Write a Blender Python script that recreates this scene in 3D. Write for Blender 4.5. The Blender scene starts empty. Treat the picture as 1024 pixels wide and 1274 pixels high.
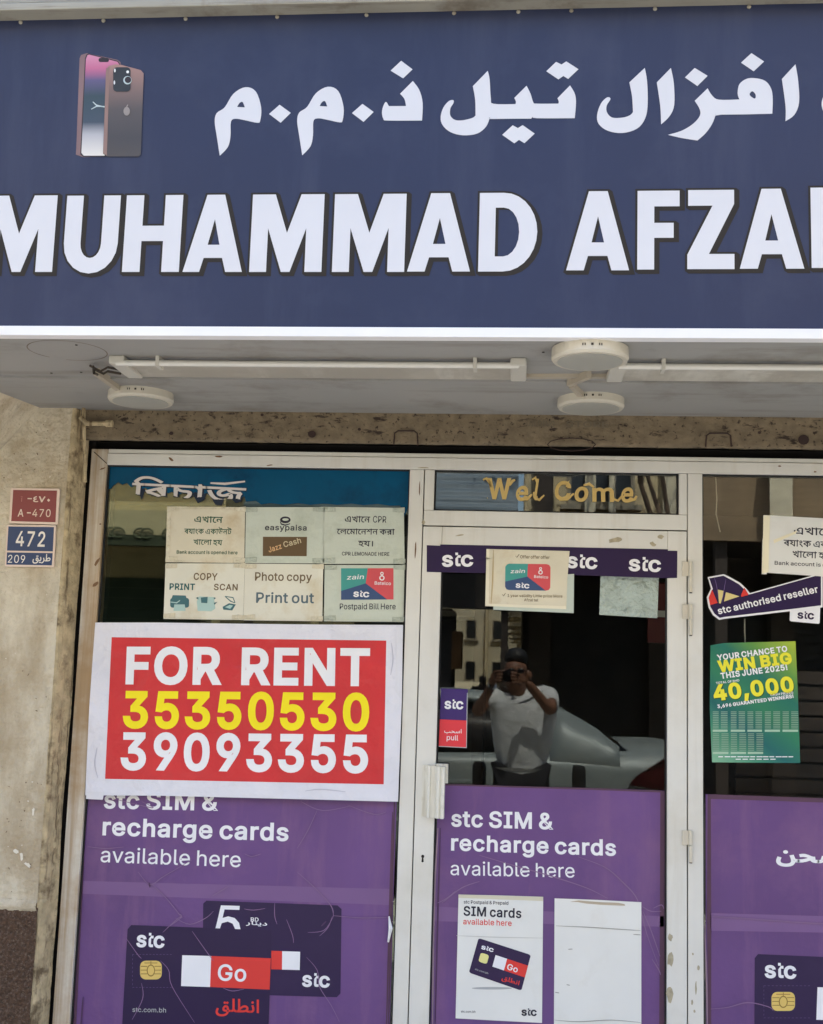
import bpy, bmesh, math, random
from mathutils import Vector, Matrix, noise
from mathutils.geometry import tessellate_polygon, delaunay_2d_cdt
random.seed(7)
S = bpy.context.scene
C = S.collection
# ------------------------------------------------------------------ camera
YAW, PIT, ROL, FPX, DIST, EYE = 9.42680311e-02, 1.35189926e-01, 3.12395035e-02, 1458.12, 3.75, 1.6
def _axes():
    f = Vector((-math.sin(YAW)*math.cos(PIT), math.cos(YAW)*math.cos(PIT), math.sin(PIT)))
    r = Vector((math.cos(YAW), math.sin(YAW), 0)); u = r.cross(f)
    c, s = math.cos(ROL), math.sin(ROL)
    return c*r+s*u, -s*r+c*u, f
AX, AU, AF = _axes()
cam = bpy.data.cameras.new('camera'); camo = bpy.data.objects.new('camera', cam); C.objects.link(camo)
cam.sensor_fit = 'HORIZONTAL'; cam.sensor_width = 36; cam.lens = 36*FPX/1024
cam.clip_start = .02; cam.clip_end = 600
m = Matrix((AX, AU, -AF)).transposed().to_4x4(); m.translation = Vector((0, -DIST, EYE))
camo.matrix_world = m
S.camera = camo
# ------------------------------------------------------------------ sky, sun, exposure
SUN_EL, SUN_AZ = math.radians(64), math.radians(14)     # azimuth from +Y towards +X
w = bpy.data.worlds.new('World'); S.world = w; w.use_nodes = True
nt = w.node_tree; bg = nt.nodes['Background']; sk = nt.nodes.new('ShaderNodeTexSky')
sk.sky_type = 'NISHITA'; sk.sun_disc = False; sk.sun_elevation = SUN_EL; sk.sun_rotation = SUN_AZ
sk.air_density = 1.0; sk.dust_density = 3.0; sk.ozone_density = 1.0
nt.links.new(sk.outputs[0], bg.inputs[0]); bg.inputs[1].default_value = .13
sl = bpy.data.lights.new('sun', 'SUN'); sl.energy = 3.0; sl.angle = math.radians(.5); sl.color = (1, .965, .91)
so = bpy.data.objects.new('sun', sl); C.objects.link(so)
d = Vector((math.sin(SUN_AZ)*math.cos(SUN_EL), math.cos(SUN_AZ)*math.cos(SUN_EL), math.sin(SUN_EL)))
so.rotation_euler = d.to_track_quat('Z', 'Y').to_euler(); so.location = (0, 0, 12)
S.view_settings.view_transform = 'Standard'; S.view_settings.look = 'None'
S.view_settings.gamma = 1; S.view_settings.use_curve_mapping = False
S.view_settings.exposure = 2.32
S.cycles.max_bounces = 8; S.cycles.diffuse_bounces = 5; S.cycles.transparent_max_bounces = 12
S.cycles.caustics_reflective = False; S.cycles.caustics_refractive = False

# ------------------------------------------------------------------ where things stand
def W(px, py, Y=0.0):
    """the point of the upright plane y = Y seen at a spot of the photograph"""
    r = (px-512)*AX-(py-637)*AU+FPX*AF
    t = (DIST+Y)/r.y
    return Vector((r.x*t, Y, EYE+r.z*t))
def ZP(px, py, z):
    r = (px-512)*AX-(py-637)*AU+FPX*AF
    t = (z-EYE)/r.z
    return Vector((r.x*t, -DIST+r.y*t, z))
def MR(px, py, Y):
    """a spot seen mirrored in the shop glass; it stands in the street at y = -Y"""
    p = W(px, py, Y); return Vector((p.x, -Y, p.z))
# ------------------------------------------------------------------ materials
def lin(c):
    return tuple(((v/255)/12.92 if v/255 <= .04045 else (((v/255)+.055)/1.055)**2.4) for v in c)
MATS = {}
def mat(name, col, rough=.6, spec=.5, metal=0, var=.12, vscale=6, bump=0, bscale=40, dirt=None, dscale=3, damt=.5, streak=None, coat=0, lincol=False, detail=5, dlo=.52, dhi=.72):
    if name in MATS: return MATS[name]
    c = col if lincol else lin(col)
    M = bpy.data.materials.new(name); M.use_nodes = True; n = M.node_tree; L = n.links
    p = n.nodes['Principled BSDF']
    p.inputs['Roughness'].default_value = rough; p.inputs['Metallic'].default_value = metal
    p.inputs['Specular IOR Level'].default_value = spec; p.inputs['Coat Weight'].default_value = coat
    geo = n.nodes.new('ShaderNodeNewGeometry')
    no = n.nodes.new('ShaderNodeTexNoise'); no.inputs['Scale'].default_value = vscale; no.inputs['Detail'].default_value = detail
    L.new(geo.outputs['Position'], no.inputs['Vector'])
    mp = n.nodes.new('ShaderNodeMapRange'); mp.inputs[3].default_value = 1-var; mp.inputs[4].default_value = 1+var
    mp.inputs[1].default_value = .3; mp.inputs[2].default_value = .7
    L.new(no.outputs['Fac'], mp.inputs[0])
    mx = n.nodes.new('ShaderNodeMix'); mx.data_type = 'RGBA'; mx.blend_type = 'MULTIPLY'; mx.inputs[0].default_value = 1
    mx.inputs[6].default_value = (*c, 1); L.new(mp.outputs[0], mx.inputs[7])
    out = mx.outputs[2]
    if dirt:
        for k, (sc, vec) in enumerate([(dscale, None)]+([(1, streak)] if streak else [])):
            dn = n.nodes.new('ShaderNodeTexNoise'); dn.inputs['Scale'].default_value = sc; dn.inputs['Detail'].default_value = 8
            dn.inputs['Roughness'].default_value = .65
            if vec:
                vm = n.nodes.new('ShaderNodeVectorMath'); vm.operation = 'MULTIPLY'; vm.inputs[1].default_value = vec
                L.new(geo.outputs['Position'], vm.inputs[0]); L.new(vm.outputs[0], dn.inputs['Vector'])
            else:
                L.new(geo.outputs['Position'], dn.inputs['Vector'])
            dm = n.nodes.new('ShaderNodeMapRange'); dm.inputs[1].default_value = dlo; dm.inputs[2].default_value = dhi
            dm.inputs[4].default_value = damt
            L.new(dn.outputs['Fac'], dm.inputs[0])
            dx = n.nodes.new('ShaderNodeMix'); dx.data_type = 'RGBA'; L.new(dm.outputs[0], dx.inputs[0])
            L.new(out, dx.inputs[6]); dx.inputs[7].default_value = (*lin(dirt), 1); out = dx.outputs[2]
    L.new(out, p.inputs['Base Color'])
    if bump:
        b = n.nodes.new('ShaderNodeBump'); b.inputs['Strength'].default_value = 1; b.inputs['Distance'].default_value = bump
        bn = n.nodes.new('ShaderNodeTexNoise'); bn.inputs['Scale'].default_value = bscale; bn.inputs['Detail'].default_value = 6
        L.new(geo.outputs['Position'], bn.inputs['Vector']); L.new(bn.outputs['Fac'], b.inputs['Height']); L.new(b.outputs[0], p.inputs['Normal'])
    MATS[name] = M; return M
def glass(name, tint, refl, filmrough=.0, gcol=(.95, 1, .97)):
    M = bpy.data.materials.new(name); M.use_nodes = True; n = M.node_tree; L = n.links; n.nodes.clear()
    o = n.nodes.new('ShaderNodeOutputMaterial'); a = n.nodes.new('ShaderNodeBsdfTransparent'); a.inputs[0].default_value = (*tint, 1)
    g = n.nodes.new('ShaderNodeBsdfGlossy'); g.inputs['Roughness'].default_value = filmrough; g.inputs[0].default_value = (*gcol, 1)
    f = n.nodes.new('ShaderNodeFresnel'); f.inputs[0].default_value = 1.5
    mm = n.nodes.new('ShaderNodeMath'); mm.operation = 'ADD'; mm.inputs[1].default_value = refl-.04; L.new(f.outputs[0], mm.inputs[0])
    # slow waviness of the pane
    geo = n.nodes.new('ShaderNodeNewGeometry'); bn = n.nodes.new('ShaderNodeTexNoise'); bn.inputs['Scale'].default_value = 2.2; bn.inputs['Detail'].default_value = 0
    L.new(geo.outputs['Position'], bn.inputs['Vector'])
    b = n.nodes.new('ShaderNodeBump'); b.inputs['Distance'].default_value = .00022; L.new(bn.outputs['Fac'], b.inputs['Height']); L.new(b.outputs[0], g.inputs['Normal'])
    x = n.nodes.new('ShaderNodeMixShader'); L.new(mm.outputs[0], x.inputs[0]); L.new(a.outputs[0], x.inputs[1]); L.new(g.outputs[0], x.inputs[2])
    L.new(x.outputs[0], o.inputs[0]); MATS[name] = M; return M
# ------------------------------------------------------------------ objects
def tag(o, label=None, cat=None, group=None, kind=None):
    if label: o['label'] = label
    if cat: o['category'] = cat
    if group: o['group'] = group
    if kind: o['kind'] = kind
    return o
def thing(name, label, cat, loc, group=None):
    o = bpy.data.objects.new(name, None); o.location = loc; o.empty_display_size = .1; C.objects.link(o)
    return tag(o, label, cat, group)
def wmat(o):
    M = o.matrix_basis.copy()
    while o.parent: o = o.parent; M = o.matrix_basis @ M
    return M
def obj(name, vs, fs, m, parent=None, smooth=False):
    me = bpy.data.meshes.new(name)
    if parent is not None:
        inv = wmat(parent).inverted(); vs = [inv @ Vector(v) for v in vs]
    me.from_pydata([tuple(v) for v in vs], [], fs); me.update()
    if smooth: me.polygons.foreach_set('use_smooth', [True]*len(me.polygons))
    if m: me.materials.append(m)
    o = bpy.data.objects.new(name, me); C.objects.link(o)
    if parent is not None: o.parent = parent
    return o
def box_vf(x0, x1, y0, y1, z0, z1, c=0):
    if x0 > x1: x0, x1 = x1, x0
    if y0 > y1: y0, y1 = y1, y0
    if z0 > z1: z0, z1 = z1, z0
    if not c:
        v = [(x, y, z) for x in (x0, x1) for y in (y0, y1) for z in (z0, z1)]
        return v, [(0, 1, 3, 2), (4, 6, 7, 5), (0, 4, 5, 1), (2, 3, 7, 6), (0, 2, 6, 4), (1, 5, 7, 3)]
    bm = bmesh.new(); bmesh.ops.create_cube(bm, size=1)
    for v in bm.verts: v.co = Vector((x0+(v.co.x+.5)*(x1-x0), y0+(v.co.y+.5)*(y1-y0), z0+(v.co.z+.5)*(z1-z0)))
    bmesh.ops.bevel(bm, geom=bm.edges[:], offset=c, segments=2, profile=.6, affect='EDGES')
    v = [tuple(q.co) for q in bm.verts]; f = [tuple(q.index for q in p.verts) for p in bm.faces]; bm.free()
    return v, f
def box(name, b, m, parent=None, c=0):
    v, f = box_vf(*b, c); return obj(name, v, f, m, parent)
def join(parts):
    V, F = [], []
    for v, f in parts:
        k = len(V); V += list(v); F += [tuple(i+k for i in q) for q in f]
    return V, F
def tube_vf(pts, r, n=8, cap=True):
    pts = [Vector(p) for p in pts]; R = r if isinstance(r, (list, tuple)) else [r]*len(pts)
    V, F = [], []
    t0 = (pts[1]-pts[0]).normalized(); a = t0.orthogonal().normalized()
    for i, p in enumerate(pts):
        t = (pts[min(i+1, len(pts)-1)]-pts[max(i-1, 0)]).normalized()
        a = (a-t*a.dot(t)).normalized(); b = t.cross(a)
        V += [p+(a*math.cos(2*math.pi*k/n)+b*math.sin(2*math.pi*k/n))*R[i] for k in range(n)]
    for i in range(len(pts)-1):
        for k in range(n): F.append((i*n+k, i*n+(k+1) % n, (i+1)*n+(k+1) % n, (i+1)*n+k))
    if cap: F.append(tuple(range(n-1, -1, -1))); F.append(tuple(range(len(V)-n, len(V))))
    return V, F
def lathe_vf(prof, cx, cy, n=32):
    """profile of (radius, z) turned about an upright axis"""
    V, F = [], []
    for r, z in prof: V += [(cx+r*math.cos(2*math.pi*k/n), cy+r*math.sin(2*math.pi*k/n), z) for k in range(n)]
    for i in range(len(prof)-1):
        for k in range(n): F.append((i*n+k, i*n+(k+1) % n, (i+1)*n+(k+1) % n, (i+1)*n+k))
    F.append(tuple(range(n))); F.append(tuple(range(len(V)-1, len(V)-n-1, -1)))
    return V, F
# ------------------------------------------------------------------ flat print: filled outlines on an upright plane
def area(p): return sum(p[i][0]*p[(i+1) % len(p)][1]-p[(i+1) % len(p)][0]*p[i][1] for i in range(len(p)))/2
def inside(q, p):
    r = False; n = len(p)
    for i in range(n):
        a, b = p[i], p[i-1]
        if (a[1] > q[1]) != (b[1] > q[1]) and q[0] < (b[0]-a[0])*(q[1]-a[1])/(b[1]-a[1])+a[0]: r = not r
    return r
def grow(p, d, out):
    n = len(p); r = []
    sg = 1 if out > 0 else -1
    for i in range(n):
        a, b, c = Vector(p[i-1]), Vector(p[i]), Vector(p[(i+1) % n])
        e, f = (b-a), (c-b)
        if e.length < 1e-9 or f.length < 1e-9: r.append(tuple(b)); continue
        e.normalize(); f.normalize(); n1 = Vector((e.y, -e.x)); n2 = Vector((f.y, -f.x)); s = n1+n2
        if s.length < 1e-3: r.append(tuple(b+n1*d*sg)); continue
        k = 2/s.length_squared; k = min(k, 1.9/s.length)
        r.append(tuple(b+s*d*sg*k))
    return r
def fill(groups, put):
    """groups: (outer, [holes]) in 2D; put maps (x, y, k) to 3D"""
    V, F = [], []
    for k, (o, hs) in enumerate(groups):
        loops = [o]+hs; flat = [q for l in loops for q in l]
        tr = tessellate_polygon([[Vector((x, y, 0)) for x, y in l] for l in loops])
        b = len(V); V += [put(x, y, k) for x, y in flat]
        for t in tr:
            A, B, D = (V[b+i] for i in t)
            nn = (B-A).cross(D-A)
            if nn.length < 1e-12: continue
            F.append(tuple(b+i for i in (t if nn.y < 0 else t[::-1])))
    return V, F
def ring(p, d, sg):
    """a band of width d laid round an outline, quad by quad"""
    n = len(p); E = []
    for i in range(n):
        e = Vector(p[(i+1) % n])-Vector(p[i]); l = e.length or 1; E.append(Vector((e.y/l*sg, -e.x/l*sg)))
    r = []
    for i in range(n):
        a, b = Vector(p[i]), Vector(p[(i+1) % n]); m0, m1, m2 = E[i-1], E[i], E[(i+1) % n]
        def off(q, u, v, own):
            c = (u.x*v.y-u.y*v.x)*sg; s_ = u+v
            if c > 0 and s_.length > .5:
                k = min(2/s_.length_squared, 1.9/s_.length); return q+s_*d*k
            return q+own*d
        r.append(([tuple(a), tuple(b), tuple(off(b, m1, m2, m1)), tuple(off(a, m0, m1, m1))], []))
    return r
def regroup(cs, wt=0):
    if not cs: return []
    big = max(cs, key=lambda p: abs(area(p))); s = 1 if area(big) > 0 else -1
    outs = [p for p in cs if area(p)*s > 0]; hs = [p for p in cs if area(p)*s < 0]
    g = []
    for o in outs: g.append((o, []))
    for h in hs:
        best = None
        for k, o in enumerate(outs):
            if inside(h[0], o) and (best is None or abs(area(o)) < abs(area(outs[best]))): best = k
        if best is not None: g[best][1].append(h)
    if wt:
        for c in outs+hs: g += ring(c, wt, s)
        g = union(g)
    return g
def union(groups):
    """one flat set of triangles covering every outline once, with no overlaps"""
    V, F = [], []
    for o, hs in groups:
        loops = [o]+hs; flat = [q for l in loops for q in l]; b = len(V); V += [Vector(q) for q in flat]
        for t in tessellate_polygon([[Vector((x, y, 0)) for x, y in l] for l in loops]):
            A, B, D = (flat[i] for i in t); cr = (B[0]-A[0])*(D[1]-A[1])-(B[1]-A[1])*(D[0]-A[0])
            if abs(cr) < 1e-12: continue
            F.append([b+i for i in (t if cr > 0 else t[::-1])])
    r = delaunay_2d_cdt(V, [], F, 1, 1e-6)
    return [([tuple(r[0][i]) for i in f], []) for f, src in zip(r[2], r[5]) if src]
# letter outlines: alphabet index, character code, advance, then each contour as x, y, x, y ... in thousandths
OUTLINES = [
(0,65,480,[[16,0,201,509,276,509,463,0,395,0,287,302,264,372,232,478,245,478,213,371,191,302,85,0],[110,142,110,199,370,199,370,142]]),
(0,66,456,[[60,0,60,509,241,509,289,504,329,491,359,469,381,442,394,410,398,374,395,344,387,320,373,301,356,286,336,275,315,267,315,262,339,257,363,245,385,227,402,203,414,173,418,136,413,100,400,67,377,39,344,18,301,4,247,0],[125,57,245,57,296,63,330,80,349,105,355,137,352,161,342,184,327,203,306,218,279,228,248,231,125,231],[125,285,238,285,265,288,288,296,308,309,323,326,333,348,336,372,330,403,313,429,283,446,240,452,125,452]]),
(0,67,510,[[267,-7,205,1,150,25,104,63,70,115,48,179,40,254,48,329,70,393,104,445,150,484,205,508,267,516,305,513,340,504,373,490,402,471,427,447,448,418,463,385,473,348,408,348,401,373,389,395,375,413,357,428,337,440,315,449,292,454,267,456,223,450,184,432,150,403,125,364,109,314,103,254,109,194,125,145,151,105,184,76,223,59,267,53,292,55,315,60,337,69,357,81,375,96,389,114,401,136,408,160,473,160,463,124,448,91,428,62,402,38,373,19,341,5,305,-4]]),
(0,68,502,[[219,0,96,0,96,57,215,57,272,63,318,81,354,110,379,149,394,198,399,255,394,312,379,361,354,399,320,428,275,446,221,452,93,452,93,509,225,509,294,501,353,478,385,455,412,426,433,391,455,329,462,255,455,181,433,119,411,83,384,54,351,31,291,8],[125,509,125,0,60,0,60,509]]),
(0,69,419,[[60,0,60,509,372,509,372,452,125,452,125,286,355,286,355,229,125,229,125,57,375,57,375,0]]),
(0,70,410,[[60,0,60,509,369,509,369,452,125,452,125,278,346,278,346,221,125,221,125,0]]),
(0,71,520,[[269,-7,205,1,149,25,104,64,69,116,47,179,40,254,47,329,69,393,103,445,149,484,203,508,265,516,304,513,340,504,374,489,403,469,429,445,449,416,465,384,474,349,408,349,399,372,387,393,373,411,356,427,337,439,315,448,291,454,265,456,222,450,183,432,150,404,125,364,109,314,103,254,109,194,125,145,151,105,184,76,224,59,269,53,309,57,345,71,374,93,396,123,410,160,415,202,434,199,283,199,283,256,478,256,478,200,471,141,451,91,419,50,377,19,326,0]]),
(0,72,517,[[60,0,60,509,125,509,125,289,392,289,392,509,457,509,457,0,392,0,392,232,125,232,125,0]]),
(0,73,300,[[31,0,31,57,118,57,118,452,31,452,31,509,269,509,269,452,183,452,183,57,269,57,269,0]]),
(0,74,396,[[185,-7,143,-2,106,11,75,33,52,63,38,100,33,145,33,173,98,173,98,145,104,104,122,74,149,56,185,50,220,56,248,74,266,104,272,145,272,509,336,509,336,145,332,100,318,63,294,33,263,11,227,-2]]),
(0,75,467,[[104,145,104,216,139,261,174,303,212,344,364,509,448,509,231,276,228,276],[60,0,60,509,125,509,125,334,124,225,125,193,125,0],[372,0,188,259,228,309,449,0]]),
(0,76,393,[[60,0,60,509,125,509,125,57,361,57,361,0]]),
(0,77,628,[[60,0,60,509,152,509,277,187,287,159,299,123,311,84,322,49,307,49,318,83,330,121,342,158,352,187,476,509,568,509,568,0,504,0,504,291,504,327,505,369,506,413,507,457,513,457,498,409,482,363,467,322,456,291,342,0,286,0,170,291,159,321,145,361,129,408,112,457,119,457,120,416,121,372,122,328,122,291,122,0]]),
(0,78,523,[[60,0,60,509,136,509,343,183,363,151,388,107,414,55,405,54,401,108,399,157,399,195,399,509,463,509,463,0,387,0,202,290,177,331,148,381,108,452,119,454,122,384,124,328,125,291,125,0]]),
(0,79,533,[[267,-7,205,1,150,25,105,63,70,115,48,179,40,254,48,329,70,393,105,445,150,484,205,508,267,516,329,508,384,484,429,445,464,393,486,329,493,254,486,179,464,115,429,63,384,25,329,1],[267,53,310,59,349,76,383,105,408,144,425,194,430,254,425,314,408,365,383,404,349,433,310,450,267,456,223,450,184,433,151,404,125,364,109,314,103,254,109,194,125,144,151,105,184,76,223,59]]),
(0,80,445,[[60,0,60,509,235,509,289,503,332,487,366,462,390,430,404,391,409,348,404,304,390,265,366,233,332,207,289,191,235,186,109,186,109,242,233,242,269,246,297,256,318,272,333,294,342,319,344,348,342,376,333,402,318,423,297,439,268,449,232,452,125,452,125,0]]),
(0,81,533,[[245,159,313,159,369,85,384,65,468,-48,401,-48,346,27,331,46],[267,-7,205,1,150,25,105,63,70,115,48,179,40,254,48,329,70,393,105,445,150,484,205,508,267,516,329,508,384,484,429,445,464,393,486,329,493,254,486,179,464,115,429,63,384,25,329,1],[267,53,310,59,349,76,383,105,408,144,425,194,430,254,425,314,408,365,383,404,349,433,310,450,267,456,223,450,184,433,151,404,125,364,109,314,103,254,109,194,125,144,151,105,184,76,223,59]]),
(0,82,449,[[60,0,60,509,236,509,290,504,333,489,367,465,390,433,405,395,409,352,405,309,390,271,367,240,333,217,289,203,236,198,96,198,96,255,234,255,269,258,298,267,319,281,334,300,342,324,345,352,342,380,334,405,319,425,298,440,269,449,233,452,125,452,125,0],[353,0,230,229,303,229,428,0]]),
(0,83,447,[[224,-9,172,-4,128,9,91,31,64,60,46,96,38,137,104,137,110,110,123,88,142,71,166,59,194,52,224,49,257,52,286,60,311,74,329,92,341,114,346,139,342,161,332,179,316,193,296,205,245,222,184,239,128,260,86,289,67,313,56,341,52,372,58,413,75,448,102,476,138,498,180,511,227,516,275,511,316,498,351,476,377,449,394,415,401,378,337,378,326,412,302,437,267,453,225,459,194,456,167,448,145,435,129,418,118,398,115,376,119,352,131,334,148,319,169,308,212,293,264,279,312,264,336,252,359,238,379,220,395,198,405,171,408,139,403,99,386,64,360,34,323,11,278,-4]]),
(0,84,449,[[32,452,32,509,417,509,417,452,257,452,257,0,193,0,193,452]]),
(0,85,517,[[259,-8,203,-2,154,15,114,43,85,80,66,124,60,173,60,509,124,509,124,178,128,144,141,113,160,87,187,68,220,56,259,52,298,56,331,68,357,87,377,113,389,144,393,178,393,509,457,509,457,173,451,124,433,80,403,43,363,15,315,-2]]),
(0,86,480,[[204,0,16,509,84,509,192,206,215,137,248,31,235,31,267,138,290,206,395,509,463,509,278,0]]),
(0,87,686,[[155,0,16,509,82,509,163,196,175,145,187,94,197,40,189,40,200,94,211,145,224,196,306,509,380,509,462,196,474,145,486,94,497,40,488,40,499,94,510,145,523,196,603,509,670,509,530,0,455,0,368,323,351,391,336,475,350,475,335,395,318,323,230,0]]),
(0,88,474,[[18,0,217,284,217,236,29,509,104,509,178,400,204,361,223,329,243,292,232,292,252,329,272,361,298,400,374,509,446,509,259,239,259,287,456,0,382,0,292,129,268,165,250,195,230,231,244,231,225,196,206,166,182,129,91,0]]),
(0,89,472,[[203,0,203,208,16,509,91,509,192,344,222,292,250,230,224,230,251,293,280,344,381,509,455,509,268,208,268,0]]),
(0,90,438,[[42,0,42,46,273,385,306,431,341,476,348,454,285,452,223,452,40,452,40,509,397,509,397,462,169,129,134,81,97,33,90,54,152,57,214,57,399,57,399,0]]),
(0,97,389,[[160,-9,126,-5,94,5,68,22,48,45,35,73,30,108,34,138,43,161,58,179,78,193,100,203,125,211,178,220,234,227,252,230,265,235,273,243,276,255,276,257,273,279,267,297,256,311,240,322,220,329,196,331,171,329,149,322,132,313,118,301,107,288,100,274,41,291,57,322,79,346,104,364,133,375,163,382,194,384,239,379,263,372,286,360,306,343,322,320,333,290,337,251,337,0,277,0,277,52,272,52,252,25,236,12,215,1,190,-6],[170,45,202,49,228,59,248,74,263,93,272,115,276,138,276,190,259,182,231,176,200,171,175,168,134,159,117,150,103,139,95,124,92,105,94,87,102,72,114,61,130,52,149,47]]),
(0,98,424,[[229,-8,198,-5,172,4,153,17,138,31,118,59,112,59,112,0,53,0,53,509,114,509,114,319,118,319,137,346,152,360,171,373,197,381,229,384,274,378,313,361,345,332,370,293,385,245,390,189,385,133,370,84,346,45,313,16,274,-2],[220,47,253,51,279,66,301,88,316,117,325,151,328,189,325,227,316,261,301,290,280,311,253,325,220,330,188,325,161,312,140,291,125,263,116,229,113,189,116,150,125,115,140,86,162,65,188,51]]),
(0,99,396,[[207,-8,159,-2,117,16,82,46,56,85,40,133,34,187,40,243,56,291,82,330,117,360,159,378,207,384,234,383,260,377,284,368,305,356,324,341,340,322,353,301,362,277,303,262,290,289,270,311,242,325,207,330,173,325,145,310,124,287,108,258,99,224,96,187,99,151,108,117,124,89,145,66,173,51,207,46,243,52,271,66,292,89,304,117,363,102,354,78,341,56,325,37,306,21,285,9,261,-1,235,-6]]),
(0,100,424,[[195,-8,151,-2,111,16,79,45,55,84,39,133,34,189,39,245,55,293,79,332,112,361,151,378,196,384,228,381,253,373,272,360,287,346,306,319,311,319,311,509,372,509,372,0,313,0,313,59,307,59,287,31,272,17,252,4,227,-5],[205,47,236,51,263,65,284,86,299,115,309,150,312,189,309,229,300,263,284,291,263,312,237,325,205,330,172,325,145,311,124,290,108,261,99,227,96,189,99,151,109,117,124,88,145,66,172,51]]),
(0,101,404,[[212,-8,161,-2,117,16,82,46,56,85,40,132,34,187,39,242,55,290,81,329,115,359,157,378,205,384,236,382,266,374,294,361,319,341,341,315,357,282,368,242,371,194,371,169,75,169,75,221,338,221,310,202,307,237,298,269,283,294,263,314,237,326,205,330,173,326,146,313,125,294,109,270,99,241,96,211,96,178,100,139,110,106,128,80,151,61,179,50,212,46,234,48,254,53,271,61,285,73,297,88,306,105,365,91,353,63,335,39,311,19,283,4,249,-5]]),
(0,102,254,[[228,379,228,327,6,327,6,379],[81,0,81,432,84,461,96,486,113,505,135,519,161,527,187,530,222,527,243,521,227,468,215,472,195,474,171,470,154,460,145,443,142,419,142,0]]),
(0,103,425,[[207,-151,168,-148,134,-140,105,-127,82,-110,64,-91,51,-69,101,-41,122,-66,136,-78,154,-88,178,-95,207,-97,249,-92,282,-75,298,-58,308,-34,311,-6,311,68,306,68,287,41,272,28,252,16,227,8,195,5,152,10,113,27,80,53,55,90,39,136,34,191,39,246,55,293,80,332,112,361,152,378,196,384,228,382,253,373,273,360,288,346,308,319,313,319,313,379,372,379,372,-9,367,-54,350,-90,324,-117,291,-136,251,-147],[205,59,237,63,264,75,285,95,300,121,309,154,312,193,309,231,300,264,285,291,264,312,237,325,205,330,172,325,145,312,124,290,109,262,99,229,96,193,99,155,109,123,124,96,145,76,172,63]]),
(0,104,410,[[114,227,114,0,53,0,53,509,114,509,114,287,102,287,124,332,152,362,187,379,227,384,264,380,295,369,321,349,341,321,353,285,357,240,357,0,296,0,296,235,290,275,273,304,246,323,210,329,184,326,161,317,141,303,126,283,117,257]]),
(0,105,167,[[53,0,53,379,114,379,114,0],[84,443,67,446,54,455,44,468,41,483,44,499,54,512,67,521,84,524,100,521,114,512,123,499,126,483,123,468,114,455,100,446]]),
(0,106,167,[[53,379,114,379,114,-30,111,-63,102,-90,86,-113,65,-129,37,-139,4,-143,-10,-143,-10,-87,2,-87,25,-83,40,-72,50,-54,53,-29],[83,443,67,446,53,455,44,468,41,483,44,499,53,512,67,521,83,524,100,521,114,512,123,499,126,483,123,468,114,455,100,446]]),
(0,107,381,[[110,137,110,212,121,212,284,379,360,379,184,199,177,199],[53,0,53,509,114,509,114,0],[294,0,148,186,191,229,372,0]]),
(0,108,189,[[139,-2,101,3,74,20,58,47,53,84,53,509,114,509,114,99,115,77,120,62,130,54,146,52,160,53,170,54,181,3,162,-1]]),
(0,109,610,[[53,0,53,379,112,379,112,295,108,295,118,323,132,346,151,363,172,376,195,384,219,386,257,380,287,361,309,331,321,295,312,295,322,321,337,343,357,361,381,375,407,383,437,386,468,383,497,372,522,354,541,328,553,296,557,255,557,0,496,0,496,254,490,289,473,313,447,326,419,330,395,328,374,320,358,307,345,290,338,270,335,247,335,0,274,0,274,260,269,288,253,311,229,326,199,330,178,328,158,320,140,307,126,289,117,266,114,238,114,0]]),
(0,110,410,[[114,227,114,0,53,0,53,379,112,379,112,287,102,287,124,332,152,362,187,379,227,384,264,380,295,369,321,349,341,321,353,285,357,240,357,0,296,0,296,235,290,275,273,304,246,323,210,329,184,326,161,317,141,303,126,283,117,257]]),
(0,111,415,[[207,-8,159,-2,117,16,82,46,56,85,40,133,34,187,40,243,56,291,82,330,117,360,159,378,207,384,256,378,299,360,333,330,359,291,376,243,381,187,376,133,359,85,333,46,299,16,256,-2],[207,46,242,51,270,66,292,89,307,117,316,151,319,187,316,224,307,258,292,287,270,310,242,325,207,330,173,325,145,310,124,287,108,258,99,224,96,187,99,151,108,117,124,89,145,66,173,51]]),
(0,112,424,[[53,-143,53,379,112,379,112,319,118,319,137,346,152,360,171,373,197,381,229,384,274,378,313,361,345,332,370,293,385,245,390,189,385,133,370,84,346,45,313,16,274,-2,229,-8,198,-5,173,4,153,17,138,31,118,59,114,59,114,-143],[220,47,253,51,279,66,301,88,316,117,325,151,328,189,325,227,316,261,301,290,280,311,253,325,220,330,188,325,161,312,140,291,125,263,116,229,113,189,116,150,125,115,140,86,162,65,188,51]]),
(0,113,424,[[372,-143,311,-143,311,59,306,59,287,31,272,17,252,4,227,-5,195,-8,151,-2,111,16,79,45,55,84,39,133,34,189,39,245,55,293,79,332,112,361,151,378,196,384,228,381,253,373,272,360,287,346,307,319,313,319,313,379,372,379],[205,47,236,51,263,65,284,86,299,115,309,150,312,189,309,229,300,263,284,291,263,312,237,325,205,330,172,325,145,311,124,290,108,261,99,227,96,189,99,151,109,117,124,88,145,66,172,51]]),
(0,114,259,[[53,0,53,379,112,379,112,321,115,321,130,347,152,367,181,380,213,385,229,384,243,384,243,322,230,324,207,326,182,323,159,315,140,301,126,284,117,262,114,237,114,0]]),
(0,115,365,[[182,-8,145,-5,112,3,84,18,62,38,45,63,36,94,94,107,105,79,124,60,150,49,181,45,217,50,244,62,262,81,268,103,265,121,254,136,237,147,212,155,149,170,104,186,72,208,53,237,47,274,51,305,65,332,87,354,115,370,149,381,187,384,223,381,254,372,279,358,299,339,314,316,324,290,268,277,258,298,243,316,219,328,187,333,156,329,131,317,114,299,109,277,112,258,124,243,144,232,172,223,229,209,275,194,306,171,325,142,331,107,326,75,312,47,290,24,260,6,223,-5]]),
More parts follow.
